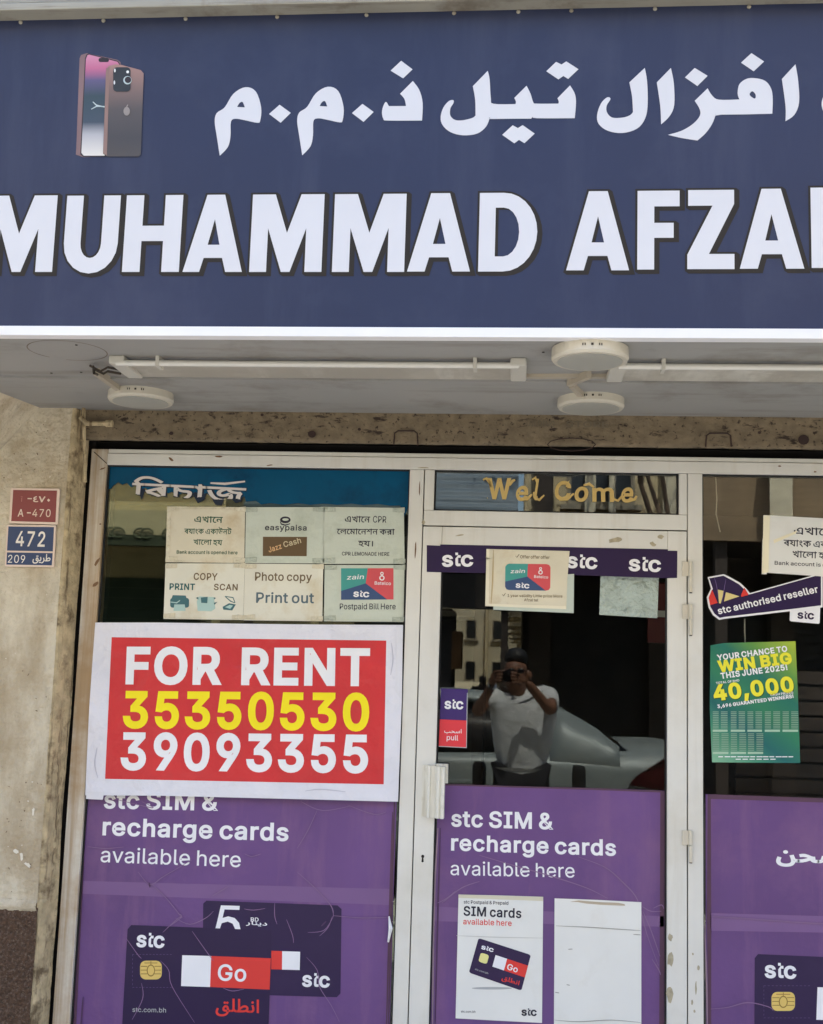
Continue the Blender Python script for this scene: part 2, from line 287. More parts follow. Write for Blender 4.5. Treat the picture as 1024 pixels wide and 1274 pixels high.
(0,116,227,[[204,379,204,327,6,327,6,379],[65,471,126,471,126,98,128,76,136,61,150,53,170,50,185,51,202,54,213,2,192,-3,168,-4,125,2,92,21,72,52,65,93]]),
(0,117,410,[[182,-5,146,-1,115,11,89,31,69,59,57,95,53,139,53,379,114,379,114,144,119,105,137,75,164,56,200,50,226,53,249,62,268,77,283,97,293,122,296,153,296,379,357,379,357,0,298,0,298,92,307,92,286,47,257,17,222,0]]),
(0,118,389,[[163,0,17,379,84,379,165,155,187,87,206,21,184,21,203,87,224,155,305,379,371,379,226,0]]),
(0,119,567,[[138,0,23,379,87,379,133,214,154,137,175,41,165,41,186,135,206,214,252,379,316,379,362,214,382,136,402,41,391,41,413,135,434,214,480,379,545,379,429,0,368,0,319,172,305,225,291,280,277,338,291,338,277,280,263,225,248,172,199,0]]),
(0,120,379,[[21,0,171,218,171,171,29,379,100,379,147,306,179,253,207,206,175,206,202,253,233,306,282,379,352,379,209,169,209,214,358,0,287,0,231,85,200,136,173,182,205,182,178,136,148,85,91,0]]),
(0,121,389,[[47,-139,61,-86,71,-87,88,-90,104,-89,118,-84,130,-74,141,-58,151,-36,163,-1,17,379,84,379,165,155,187,87,206,21,184,21,202,87,224,155,305,379,371,379,204,-58,191,-85,177,-107,159,-124,139,-136,117,-143,91,-145,65,-143]]),
(0,122,380,[[42,0,42,46,254,320,254,323,48,323,48,379,333,379,333,331,126,60,126,56,339,56,339,0]]),
(0,48,453,[[227,-7,174,1,130,24,95,62,69,113,53,178,48,254,53,330,69,395,95,447,130,484,174,508,227,516,279,508,323,484,358,447,384,395,400,330,405,254,400,178,384,113,359,62,323,24,279,1],[227,50,261,56,290,74,313,103,330,144,340,194,344,254,340,314,330,365,313,405,290,435,261,453,227,460,192,453,163,435,140,405,123,365,113,314,109,254,113,194,123,144,140,103,163,74,192,56]]),
(0,49,453,[[76,0,76,55,391,55,391,0],[276,509,276,0,212,0,212,448,209,448,86,358,86,427,198,509]]),
(0,50,453,[[64,0,64,47,234,229,282,282,299,305,311,327,318,348,320,371,317,397,308,419,293,436,273,449,250,457,224,460,196,457,172,447,153,433,139,413,130,390,127,362,66,362,71,405,86,442,111,473,143,496,182,511,225,516,268,511,306,497,337,474,361,445,376,411,381,372,378,345,371,318,357,290,336,259,267,180,153,60,153,57,389,57,389,0]]),
(0,51,453,[[218,-7,173,-3,133,10,98,30,70,57,52,91,44,132,109,132,115,107,126,87,144,71,165,59,191,52,219,50,248,53,275,61,297,74,315,93,325,116,329,145,326,172,316,196,299,217,275,234,242,244,201,248,157,248,157,299,288,448,288,452,70,452,70,509,372,509,372,461,211,278,211,289,264,288,308,276,344,253,371,222,387,186,393,145,387,103,370,66,344,36,309,12,266,-2]]),
(0,52,453,[[40,105,40,158,247,509,311,509,109,166,109,163,413,163,413,105],[282,0,282,121,282,146,282,318,343,318,343,0]]),
(0,53,453,[[221,-7,178,-2,140,11,108,32,83,60,66,93,60,130,122,130,127,108,138,89,154,73,173,60,196,52,221,50,250,53,276,64,298,82,314,104,324,131,328,162,324,193,314,221,297,244,275,262,248,273,218,277,192,275,167,268,145,258,128,246,67,253,96,509,366,509,366,452,151,452,134,301,136,301,155,315,178,325,203,331,229,334,263,330,294,321,321,306,345,285,364,260,379,231,388,199,391,163,385,117,369,76,343,41,309,15,268,-1]]),
(0,54,453,[[226,-7,182,-1,142,15,109,40,84,74,69,115,64,162,68,199,80,239,102,285,137,340,252,509,322,509,151,261,145,261,154,275,165,288,179,299,196,307,214,312,235,314,278,309,316,295,346,271,370,240,384,201,389,157,384,112,368,73,343,39,310,14,271,-2],[226,48,254,52,279,63,299,79,314,101,324,128,327,157,324,187,314,213,299,235,279,251,254,262,226,265,198,262,174,252,153,235,138,214,128,188,125,158,128,128,138,102,153,79,174,63,198,52]]),
(0,55,453,[[97,0,323,448,323,452,62,452,62,509,391,509,391,449,165,0]]),
(0,56,453,[[226,-7,178,-2,136,11,101,33,74,62,57,96,52,135,55,166,65,195,81,220,101,241,125,256,153,265,153,267,119,282,93,308,76,342,70,380,75,417,90,450,114,477,146,498,184,511,226,516,269,511,306,498,337,477,361,450,377,417,382,380,376,342,359,308,333,282,300,267,300,265,327,256,351,241,372,220,387,195,397,166,401,135,395,96,378,62,352,33,317,11,275,-2],[226,49,258,52,285,60,307,74,323,91,333,113,337,139,333,165,322,189,305,208,283,223,256,232,226,235,196,232,169,223,147,208,130,189,119,165,115,139,119,113,129,91,145,74,167,60,195,52],[226,290,252,292,274,300,293,313,307,330,316,351,319,376,316,399,308,420,294,437,275,449,252,457,226,460,200,457,177,449,159,437,145,420,136,399,133,376,136,351,145,330,159,313,178,300,201,292]]),
(0,57,453,[[226,516,271,510,310,494,343,468,368,434,384,393,389,347,385,309,373,270,350,224,315,168,200,0,130,0,301,248,307,248,299,234,287,221,273,210,257,202,238,196,218,195,175,199,137,214,106,237,83,269,68,307,64,352,69,397,85,436,110,469,143,494,182,510],[226,460,199,457,174,446,154,429,138,407,129,381,125,352,129,322,138,295,154,274,174,257,199,247,226,243,254,247,279,257,299,273,314,295,324,321,327,350,324,381,314,407,299,429,279,446,254,457]]),
(0,38,448,[[197,-7,150,-2,110,12,78,34,54,62,39,96,34,133,37,163,47,189,63,213,85,235,140,279,216,335,237,352,255,375,260,389,262,405,258,427,245,445,226,457,201,461,184,459,168,453,155,444,145,431,139,416,137,399,139,380,145,363,169,327,204,284,438,0,364,0,171,231,121,293,102,319,87,344,78,370,75,398,79,430,91,458,109,481,134,499,165,510,200,513,235,510,266,499,290,482,308,459,320,433,324,404,322,382,315,362,305,342,291,325,256,293,154,217,128,195,110,174,100,154,97,131,100,108,109,87,124,70,143,57,166,49,193,46,223,50,251,59,278,75,301,95,321,121,336,151,346,186,349,224,408,224,405,180,397,144,385,115,371,92,345,62,333,47,305,23,271,7,234,-3]]),
(0,46,188,[[95,-4,78,-1,63,9,53,24,50,41,53,59,63,73,78,83,95,87,113,83,128,73,138,59,141,41,138,24,128,9,113,-1]]),
(0,44,188,[[38,-119,68,71,137,71,84,-119]]),
(0,33,196,[[67,160,63,509,132,509,128,160],[98,-4,81,-1,66,9,56,24,52,41,56,58,66,73,81,83,98,86,116,83,130,73,140,58,143,41,140,24,130,9,116,-1]]),
(0,45,453,[[337,244,337,188,114,188,114,244]]),
(0,43,453,[[198,34,198,364,255,364,255,34],[61,172,61,226,391,226,391,172]]),
(0,58,188,[[95,-4,78,-1,63,9,53,24,50,41,53,59,63,73,78,83,95,87,113,83,128,73,138,59,141,41,138,24,128,9,113,-1],[95,271,78,274,63,284,53,299,50,316,53,334,63,349,78,359,95,362,113,359,128,349,138,334,141,316,138,299,128,284,113,274]]),
(0,59,188,[[38,-119,68,71,137,71,84,-119],[103,271,86,274,71,284,61,299,58,316,61,334,71,349,86,359,103,362,121,359,136,349,146,334,149,316,146,299,136,284,121,274]]),
(0,47,249,[[235,533,71,-76,14,-76,178,533]]),
(0,63,358,[[132,152,132,159,134,200,141,230,153,252,168,269,209,298,230,314,247,334,258,357,262,384,259,406,250,425,237,441,220,452,200,459,178,462,157,459,137,453,120,441,106,425,96,404,92,378,27,378,33,418,49,452,73,479,103,499,138,511,178,516,219,511,255,498,284,478,306,451,319,418,324,382,319,344,306,311,284,284,254,261,219,235,207,221,200,205,195,185,194,158,194,152],[164,-4,146,-1,131,9,121,24,118,41,121,58,131,73,146,83,164,86,181,83,196,73,206,58,209,41,206,24,196,9,181,-1]]),
(0,39,206,[[78,318,70,509,136,509,128,318]]),
(0,37,676,[[175,283,146,286,121,297,101,314,86,335,78,360,75,388,75,412,78,440,87,464,101,486,121,503,146,513,175,517,206,513,230,503,250,486,264,464,273,440,276,412,276,388,273,360,264,335,250,314,230,297,205,286],[175,327,198,332,212,346,221,365,223,388,223,412,221,435,213,454,198,468,175,473,153,468,138,454,130,435,127,412,127,388,130,365,138,346,153,332],[501,-10,471,-6,446,5,426,21,412,43,403,68,400,95,400,120,403,147,412,172,427,194,447,210,471,221,501,225,531,221,556,210,576,194,590,172,598,147,601,120,601,95,598,68,589,43,575,21,555,5,531,-6],[501,35,523,39,538,53,546,73,549,95,549,120,546,142,538,162,524,176,501,180,479,176,464,162,456,142,453,120,453,95,455,73,464,53,479,39],[132,0,482,509,540,509,191,0]]),
(0,40,273,[[89,207,92,264,101,324,114,384,132,441,153,494,177,539,236,539,212,485,191,428,174,370,161,313,154,258,151,207,154,161,160,115,172,67,188,16,209,-38,236,-96,177,-96,139,-21,111,55,95,131]]),
(0,41,273,[[37,-96,64,-37,86,18,102,69,113,116,120,162,122,207,119,258,112,313,99,370,82,428,62,485,37,539,97,539,121,494,142,441,159,384,173,323,181,264,184,207,178,130,161,53,134,-22,97,-96]]),
(1,65238,479,[[193,-161,159,-159,126,-153,97,-143,70,-128,48,-109,32,-85,21,-55,18,-21,20,4,29,44,52,95,95,75,80,41,71,13,69,-12,73,-45,87,-71,109,-89,137,-102,170,-109,206,-111,257,-107,300,-95,334,-77,359,-54,374,-26,383,13,385,46,384,76,378,102,370,122,359,136,346,145,332,148,314,143,299,127,288,106,285,81,289,63,303,52,327,47,360,46,485,46,496,44,503,39,507,31,509,23,507,13,500,5,491,-1,479,-3,337,-3,299,1,268,14,255,24,246,37,240,53,237,72,239,94,244,116,253,137,265,156,280,172,297,185,316,193,337,196,363,192,386,180,406,158,421,128,431,88,434,37,428,-7,420,-34,410,-60,393,-86,373,-107,350,-124,323,-138,294,-149,263,-156],[379,257,367,259,358,266,351,275,349,286,351,297,358,307,367,314,379,316,390,314,399,307,406,297,408,286,406,275,399,266,390,259],[298,257,286,259,277,266,270,275,268,286,270,297,277,307,286,314,298,316,309,314,318,307,324,297,327,286,324,275,318,266,309,259]]),
(1,65248,178,[[0,-3,5,46,34,47,53,52,64,61,68,75,69,122,59,423,108,423,118,123,121,96,128,76,138,61,151,52,167,47,184,46,195,44,202,39,206,31,207,23,205,13,199,5,190,-1,178,-3,155,-1,137,5,122,14,111,26,104,39,99,53,111,52,104,35,92,22,77,11,56,3,31,-1]]),
(1,65220,421,[[421,-3,382,0,335,12,312,22,294,35,343,59,386,48,427,46,438,44,445,39,449,31,451,23,448,13,442,5,433,-1],[0,-3,6,46,130,46,219,50,253,56,281,63,302,74,317,86,326,101,329,119,322,141,314,152,302,162,286,168,266,170,238,166,210,155,182,139,156,118,111,73,80,33,28,34,74,98,102,129,132,157,164,182,199,202,234,215,270,219,300,215,326,205,346,190,362,170,371,146,375,119,370,91,354,63,327,38,285,18,228,5,155,-1,62,-3],[56,56,44,423,92,423,104,97]]),
(1,65255,159,[[0,-3,6,46,52,49,67,55,77,64,83,77,85,97,80,132,68,175,51,221,99,239,114,196,125,148,130,106,125,64,118,48,110,33,98,22,84,13,47,1],[76,301,64,303,55,309,48,319,46,330,48,341,55,350,64,357,76,359,87,357,96,350,103,341,105,330,103,319,96,309,87,303]]),
(1,65165,141,[[55,0,43,423,91,423,103,0]]),
(1,65267,177,[[0,-3,6,46,60,48,77,53,88,62,95,76,97,97,92,132,79,175,63,221,111,239,125,196,137,148,142,106,140,79,134,56,123,37,108,22,89,11,64,3,35,-1],[110,-115,98,-113,89,-106,82,-97,80,-86,82,-75,89,-65,98,-59,110,-56,121,-59,130,-65,137,-75,139,-86,137,-97,130,-106,121,-113],[28,-115,17,-113,7,-106,1,-97,-1,-86,1,-75,7,-65,17,-59,28,-56,39,-59,49,-65,55,-75,57,-86,55,-97,49,-106,39,-113]]),
(1,65198,235,[[2,-138,-15,-92,25,-77,57,-60,83,-41,103,-21,117,0,127,22,132,43,134,63,131,93,121,122,93,179,136,201,156,160,172,122,183,90,192,68,204,55,220,48,241,46,251,44,259,39,263,31,264,23,262,13,256,5,247,-1,235,-3,211,-1,192,6,178,17,168,31,156,62,175,52,171,14,158,-20,138,-50,113,-76,85,-98,56,-116,28,-129]]),
(1,65219,401,[[0,-3,6,46,130,46,219,50,253,56,281,63,302,74,317,86,326,101,329,119,322,141,314,152,302,162,286,168,266,170,238,166,210,155,182,139,156,118,111,73,80,33,28,34,74,98,102,129,132,157,164,182,199,202,234,215,270,219,300,215,326,205,346,190,362,170,371,146,375,119,370,91,354,63,327,38,285,18,228,5,155,-1,62,-3],[56,56,44,423,92,423,104,97]]),
(1,65168,648,[[231,-12,247,36,323,41,363,47,403,57,442,70,480,88,513,111,543,139,580,117,573,96,571,81,573,73,578,64,587,57,603,51,624,47,654,46,665,44,672,39,676,31,678,23,675,13,669,5,660,-1,648,-3,612,-1,581,5,556,15,539,31,529,51,529,76,540,72,514,52,483,35,449,21,410,9,369,0,325,-7],[231,-12,182,-11,138,-6,102,3,72,15,48,32,31,52,21,78,18,108,20,138,26,170,34,201,79,190,74,169,68,144,66,122,70,94,82,72,104,56,137,45,184,38,247,36,258,7],[274,-125,263,-123,253,-116,247,-107,245,-96,247,-85,253,-75,263,-69,274,-66,285,-69,295,-75,301,-85,303,-96,301,-107,295,-116,285,-123]]),
(1,65188,378,[[378,-3,332,0,312,5,295,12,279,23,267,38,257,58,250,83,285,104,293,83,303,68,317,57,334,50,384,46,394,44,402,39,406,31,407,23,405,13,399,5,389,-1],[0,-3,5,46,66,50,124,64,179,86,229,115,193,139,149,154,98,160,81,159,64,157,45,154,36,199,68,206,98,209,128,207,154,201,199,183,238,162,273,144,291,138,309,136,321,136,325,94,301,92,279,87,237,68,194,45,144,22,82,4,43,-1]]),
(1,65203,465,[[0,-3,6,46,37,48,48,53,57,62,72,97,88,163,133,151,127,128,122,102,120,77,123,64,131,54,147,48,172,46,201,49,211,54,220,63,227,78,233,99,245,167,290,159,286,133,282,102,280,77,284,61,289,55,299,50,334,46,364,50,375,56,383,65,388,79,390,97,387,122,380,153,356,221,404,239,419,196,430,148,435,106,433,80,428,58,419,39,408,24,393,12,376,4,356,-1,333,-3,308,-1,287,4,272,12,260,23,252,39,248,57,268,57,256,35,244,19,230,8,213,1,165,-3,133,2,117,9,104,20,94,38,89,62,107,66,96,39,82,21,66,9,47,2]]),
(1,65254,433,[[18,-1,24,47,43,104,85,88,71,42,66,4,70,-26,83,-49,102,-67,127,-79,156,-87,187,-89,224,-87,255,-80,279,-70,298,-57,312,-41,321,-23,326,-4,328,15,324,65,314,110,301,155,349,168,359,132,364,110,368,95,376,76,385,63,397,54,410,49,439,46,449,44,457,39,461,31,462,23,460,13,454,5,445,-1,433,-3,410,-1,391,6,376,15,365,27,358,41,353,55,378,24,374,-6,366,-35,353,-62,335,-87,310,-108,277,-124,236,-134,186,-138,153,-135,122,-129,93,-119,68,-104,47,-85,31,-61,21,-33],[197,236,185,238,176,245,169,254,167,265,169,276,176,286,185,292,197,295,208,292,217,286,224,276,226,265,224,254,217,245,208,238]]),
(1,65208,504,[[0,-3,6,46,37,48,48,53,57,62,72,97,88,163,133,151,124,115,120,77,124,60,131,54,141,49,172,46,201,49,211,54,220,63,227,78,233,99,245,167,290,159,286,133,282,102,280,77,284,61,289,55,299,50,334,46,359,49,377,58,387,74,390,96,389,125,387,159,383,202,426,205,434,126,440,98,447,77,457,62,471,53,488,47,510,46,521,44,528,39,532,31,533,23,531,13,525,5,516,-1,504,-3,485,-2,468,3,441,18,422,41,411,68,422,64,414,40,402,23,386,11,369,3,328,-3,305,-1,286,4,271,12,260,23,252,39,248,57,268,57,256,35,244,19,230,8,213,1,165,-3,133,2,117,9,104,20,94,38,89,62,107,66,96,39,82,21,66,9,47,2],[255,323,244,325,234,332,228,341,226,352,228,363,234,373,244,380,255,382,267,380,276,373,282,363,285,352,282,341,276,332,267,325],[215,258,204,260,194,266,188,276,186,287,188,298,194,308,204,314,215,317,226,314,236,308,242,298,244,287,242,276,236,266,226,260],[296,258,284,260,275,266,268,276,266,287,268,298,275,308,284,314,296,317,307,314,316,308,323,298,325,287,323,276,316,266,307,260]]),
(1,65197,218,[[2,-136,-15,-91,38,-70,77,-46,105,-19,122,9,131,37,134,63,130,95,118,130,93,179,136,201,156,163,169,128,176,96,178,68,175,32,166,0,152,-29,134,-54,114,-75,91,-94,44,-121]]),
(1,65166,172,[[172,-3,131,0,100,8,79,21,65,41,58,67,55,99,43,423,91,423,103,118,109,73,116,60,129,52,149,47,178,46,189,44,197,39,201,31,202,23,200,13,194,5,184,-1]]),
(1,65256,203,[[0,-3,6,46,45,50,58,57,67,67,79,104,92,168,139,159,133,135,128,109,126,87,132,66,140,57,155,51,177,47,209,46,220,44,227,39,232,31,233,23,231,13,225,5,215,-1,203,-3,169,-1,143,4,124,12,111,25,102,40,97,59,115,57,95,27,71,8,40,-1],[92,229,81,231,71,237,65,247,63,258,65,269,71,279,81,285,92,287,104,285,113,279,119,269,122,258,119,247,113,237,104,231]]),
(1,65193,283,[[21,27,44,68,78,53,101,47,127,46,154,47,175,52,190,59,200,69,206,82,208,96,203,125,181,173,130,251,171,278,200,237,221,200,237,167,248,138,254,114,256,93,253,70,244,47,228,27,205,11,171,0,127,-4,86,0,50,10]]),
(1,1636,283,[[264,63,277,22,252,11,226,3,197,-1,162,-3,124,0,92,8,67,21,48,39,36,61,33,87,36,109,45,135,65,164,97,193,65,207,52,217,42,230,35,245,33,262,35,281,42,301,53,321,68,340,89,359,114,376,144,391,178,404,195,359,144,337,109,314,88,289,83,277,81,265,83,257,88,250,109,238,141,234,181,238,186,196,148,174,121,154,102,135,90,119,84,103,82,90,85,74,93,62,106,54,124,48,168,43,206,47,239,55]]),
(1,1639,343,[[146,-4,157,43,182,133,214,230,250,324,285,407,331,388,298,313,265,231,235,148,209,70,192,5],[146,-4,126,68,101,149,73,233,43,316,12,391,59,410,94,323,128,233,157,144,178,59,190,5]]),
(1,1632,175,[[92,123,74,143,57,159,39,175,81,221,111,194,136,167]]),
(1,1570,139,[[53,0,43,382,91,382,101,0],[106,439,89,441,74,445,48,458,26,464,7,458,-11,443,-34,462,-20,478,-5,489,10,497,26,499,40,498,53,493,79,481,92,477,106,475,124,479,144,489,161,465,144,451,129,444]]),
(2,2447,574,[[387,475,415,474,439,469,458,461,474,450,487,436,497,420,503,399,505,371,505,0,448,0,441,21,431,37,418,50,403,59,385,64,364,66,313,63,265,56,206,53,151,59,122,67,95,80,71,100,51,128,39,164,35,210,38,249,44,285,102,277,97,250,94,212,96,182,104,158,115,140,130,127,148,118,167,113,209,109,245,111,278,115,312,120,349,122,379,120,406,112,428,100,447,80,447,350,443,391,438,402,431,410,414,419,389,422,363,419,337,410,314,396,293,379,276,359,263,338,255,317,252,298,255,282,260,274,268,267,280,263,297,261,313,262,329,263,334,210,314,206,285,204,250,210,220,227,199,256,192,297,196,327,208,358,226,389,251,416,280,440,313,459,349,471]]),
(2,2454,527,[[534,471,534,417,455,417,455,0,397,0,374,30,348,60,319,87,288,113,253,135,214,154,172,170,126,180,107,251,144,224,209,209,263,187,308,161,345,132,375,103,398,73,397,108,397,146,397,521,437,521,454,471],[341,356,335,315,317,281,289,254,252,233,208,218,158,209,123,216,107,251,163,257,208,268,242,284,265,303,279,326,284,353,281,375,273,395,259,414,239,432,281,473,304,448,324,420,336,389],[138,326,96,331,64,349,44,378,37,415,42,448,54,475,111,460,102,441,98,418,101,401,109,389,122,382,138,379,170,385,187,394,204,410,222,432,239,463,281,473,282,435,266,404,246,377,223,356,198,339,169,329]]),
(2,2494,201,[[209,471,209,417,129,417,129,0,71,0,71,355,60,379,44,399,24,413,-2,417,-8,417,-8,471,4,471,22,468,42,459,59,444,73,423,72,441,71,464,71,521,112,521,129,471]]),
(2,2472,457,[[465,471,465,417,385,417,385,0,327,0,327,184,339,142,313,175,285,204,255,230,224,249,193,262,164,266,138,262,116,251,102,233,97,207,101,186,113,168,133,153,162,139,133,86,92,108,61,137,41,171,35,210,39,244,53,271,73,293,98,308,126,317,154,320,192,317,226,307,258,290,287,269,315,244,341,215,331,212,328,246,327,281,327,417,-8,417,-8,471]]),
(2,2503,262,[[269,471,269,417,254,417,230,409,204,394,177,374,152,348,130,317,112,282,101,242,97,198,101,149,113,112,131,84,154,66,178,56,202,52,234,56,263,70,290,23,269,11,247,2,223,-2,200,-4,155,2,115,21,83,51,58,91,42,140,37,197,43,256,61,309,88,356,124,394,166,424,212,445,164,420,134,418,98,417,-8,417,-8,471]]),
(2,2476,451,[[459,471,459,417,379,417,379,0,321,0,294,44,259,84,216,119,167,148,114,171,58,184,28,257,102,298,178,336,257,369,338,397,321,365,321,417,-8,417,-8,471],[321,359,337,338,216,291,155,262,98,230,141,218,185,199,230,174,271,144,306,108,332,67,325,67,322,101,321,143]]),
(2,2479,474,[[481,471,481,417,402,417,402,0,344,0,310,40,273,75,232,104,184,129,129,148,64,160,36,229,86,260,138,288,191,313,160,334,125,352,84,368,36,380,60,431,61,417,-8,417,-8,471],[344,417,102,417,86,424,118,414,150,400,210,364,254,327,258,285,201,258,143,229,95,201,86,212,147,200,199,182,246,158,286,130,322,98,356,63,346,60,344,94,344,129]]),
(2,2434,332,[[93,238,140,206,184,169,224,128,262,84,294,39,321,-6,272,-31,210,55,178,92,143,126,102,158,55,189],[59,368,63,397,73,422,90,443,111,458,137,468,166,471,195,468,220,458,242,443,259,422,269,397,273,368,269,339,259,313,242,293,220,277,195,267,166,264,137,267,111,277,90,292,73,313,63,338],[111,368,115,345,127,328,144,317,166,313,188,317,205,328,217,345,220,368,217,391,205,408,188,418,166,422,144,418,127,407,115,390]]),
(2,2453,611,[[618,471,618,417,372,417,372,370,372,358,372,0,314,0,288,43,253,84,211,120,163,150,112,172,58,184,28,257,101,297,175,332,251,364,331,391,314,360,314,417,-8,417,-8,471],[314,354,330,332,250,304,170,267,98,230,141,218,186,198,229,172,268,141,301,106,324,68,318,67,315,101,314,143],[576,218,574,194,566,171,553,150,534,134,507,123,473,120,450,120,428,123,433,178,444,177,459,176,489,180,506,190,514,206,517,224,513,250,500,272,478,293,430,317,363,332,365,388,421,378,471,359,514,333,547,300,569,262]]),
(2,2441,539,[[385,471,380,498,370,516,351,526,324,529,218,529,174,531,142,536,117,545,96,557,78,574,65,596,58,622,55,650,56,670,59,690,115,687,113,671,112,658,115,628,126,607,139,597,157,589,181,585,214,584,308,584,344,582,372,578,393,569,412,556,423,541,431,523,437,499,439,471],[547,471,547,417,269,417,269,282,271,263,276,249,285,242,298,239,312,241,327,248,344,260,361,277,400,328,446,335,467,298,483,261,493,223,497,185,491,140,476,100,450,66,414,40,370,24,316,18,267,23,223,36,181,58,143,92,108,137,76,195,48,266,22,352,79,367,108,272,140,198,175,143,215,105,261,83,313,76,350,79,381,89,406,106,424,128,435,154,439,184,437,216,430,242,419,264,405,282,440,297,417,262,393,233,369,211,346,196,322,186,298,183,266,188,252,194,240,203,229,216,220,233,213,259,211,298,211,417,-8,417,-8,471]]),
(2,2463,429,[[437,471,437,417,130,417,130,155,134,108,143,89,160,77,185,73,213,76,241,87,265,103,287,123,306,147,321,173,329,199,332,226,329,248,320,263,304,272,280,276,260,274,240,270,232,324,262,330,294,332,321,330,344,322,364,308,379,288,388,262,391,229,386,185,369,143,345,104,314,72,285,50,253,33,219,22,181,18,155,20,133,26,115,36,100,48,89,64,80,83,74,108,72,145,72,417,-8,417,-8,471],[299,471,295,498,284,516,266,526,238,529,167,529,124,531,91,536,66,545,45,557,28,574,15,596,7,622,5,650,6,670,8,690,64,687,62,672,61,658,65,628,76,607,89,597,106,589,131,585,164,584,223,584,259,582,286,578,308,569,326,556,338,541,346,523,351,499,354,471]]),
(2,2507,721,[[269,471,269,417,254,417,230,409,204,394,177,374,152,348,130,317,112,282,101,242,97,198,101,149,113,112,131,84,154,66,178,56,202,52,234,56,263,70,290,23,269,11,247,2,223,-2,200,-4,155,2,115,21,83,51,58,91,42,140,37,197,43,256,61,309,88,356,124,394,166,424,212,445,164,420,134,418,98,417,-8,417,-8,471],[729,471,729,417,650,417,650,0,591,0,591,355,580,379,564,399,544,413,519,417,512,417,512,471,524,471,542,468,562,459,579,444,593,423,592,441,591,464,591,521,632,521,649,471],[391,201,373,204,358,213,349,227,345,245,349,263,358,278,373,287,391,291,408,287,423,278,433,263,436,245,433,227,423,213,408,204]]),
(2,2482,553,[[561,471,561,417,481,417,481,0,423,0,423,254,428,234,411,256,393,273,373,283,352,287,329,283,318,277,309,267,303,253,301,232,302,218,303,205,254,201,248,230,237,254,222,273,204,287,183,295,161,298,142,296,126,290,114,281,104,269,99,255,97,239,102,211,119,188,146,168,182,152,162,96,128,110,97,127,71,149,51,176,39,207,35,242,39,274,51,301,71,323,96,339,125,349,157,353,195,349,226,338,254,319,279,291,268,290,279,312,297,328,319,338,342,341,368,339,389,331,432,301,425,289,424,321,423,354,423,417,-8,417,-8,471]]),
(2,2489,401,[[183,379,237,373,280,358,312,336,334,308,347,277,351,246,346,208,332,175,308,148,274,127,231,113,179,107,186,115,221,103,258,87,335,45,409,-8,374,-48,288,12,211,57,131,90,35,117,46,169,97,158,157,154,204,158,240,167,264,182,280,201,289,221,291,242,284,278,262,304,228,320,187,326,162,324,143,320,129,314,119,305,114,293,112,280,114,268,117,256,61,245,55,268,53,291,57,317,70,338,89,356,115,368,147,376],[132,352,125,375,110,395,87,411,55,421,73,455,108,446,145,428,170,408,185,384,192,354],[409,471,409,417,-8,417,-8,471]]),
(2,2492,0,[[-193,-139,-211,-136,-225,-126,-235,-112,-238,-95,-235,-77,-225,-62,-211,-52,-193,-49,-176,-52,-161,-62,-151,-77,-148,-95,-151,-112,-161,-126,-176,-136]]),
(2,2478,471,[[478,471,478,417,399,417,399,0,341,0,341,102,354,62,301,136,273,167,244,192,213,207,179,213,153,209,131,198,117,180,112,155,117,132,130,113,153,97,184,84,165,26,128,42,99,61,77,82,62,106,53,131,50,157,54,191,68,218,88,239,113,255,141,264,169,267,211,263,249,251,281,231,309,206,334,176,357,143,344,141,341,176,341,213,341,417,-8,417,-8,471],[226,245,226,235,225,226,167,244,163,283,152,314,135,338,109,355,74,366,29,374,39,428,73,419,108,413,138,404,164,390,186,371,204,347,216,318,224,284]]),
(2,2486,512,[[520,471,520,417,441,417,441,0,382,0,382,388,386,403,383,429,382,460,382,521,422,521,441,471],[273,476,302,473,328,465,351,451,372,433,390,411,404,385,401,306,376,354,346,391,312,413,275,421,248,417,227,405,213,384,209,357,215,329,234,307,266,292,313,285,307,227,262,234,225,248,197,268,178,293,167,324,163,359,167,395,179,425,197,448,220,464,246,473],[58,476,89,473,118,463,144,447,165,422,179,390,183,349,179,319,168,290,149,265,121,245,86,231,41,227,36,285,71,289,97,296,116,308,128,322,135,338,137,354,132,382,117,403,93,416,58,421,31,419,-1,413,-7,469,27,475]]),
(2,2480,451,[[459,471,459,417,379,417,379,0,321,0,294,44,259,84,216,119,167,148,114,171,58,184,28,257,102,298,178,336,257,369,338,397,321,365,321,417,-8,417,-8,471],[321,359,337,338,216,291,155,262,98,230,141,218,185,199,230,174,271,144,306,108,332,67,325,67,322,101,321,143],[140,-5,123,-2,108,8,98,22,95,39,98,57,108,72,123,82,140,85,158,82,172,72,182,57,185,39,182,22,172,8,158,-2]]),
(2,2404,287,[[147,0,147,471,208,471,208,0]]),
(2,2458,429,[[437,471,437,417,130,417,130,394,127,347,129,319,130,286,130,155,134,108,143,89,160,77,185,73,214,76,241,87,265,103,287,123,306,146,320,171,329,197,332,224,328,245,318,257,301,262,279,264,275,264,243,266,219,270,198,276,178,285,146,308,132,323,122,338,129,404,146,379,163,358,182,342,206,330,236,323,273,320,285,320,330,316,357,305,372,292,383,276,389,256,391,232,386,186,369,143,345,104,314,72,284,50,253,33,218,22,180,18,154,20,132,26,114,36,100,48,89,64,80,83,74,108,72,145,72,417,-8,417,-8,471]]),
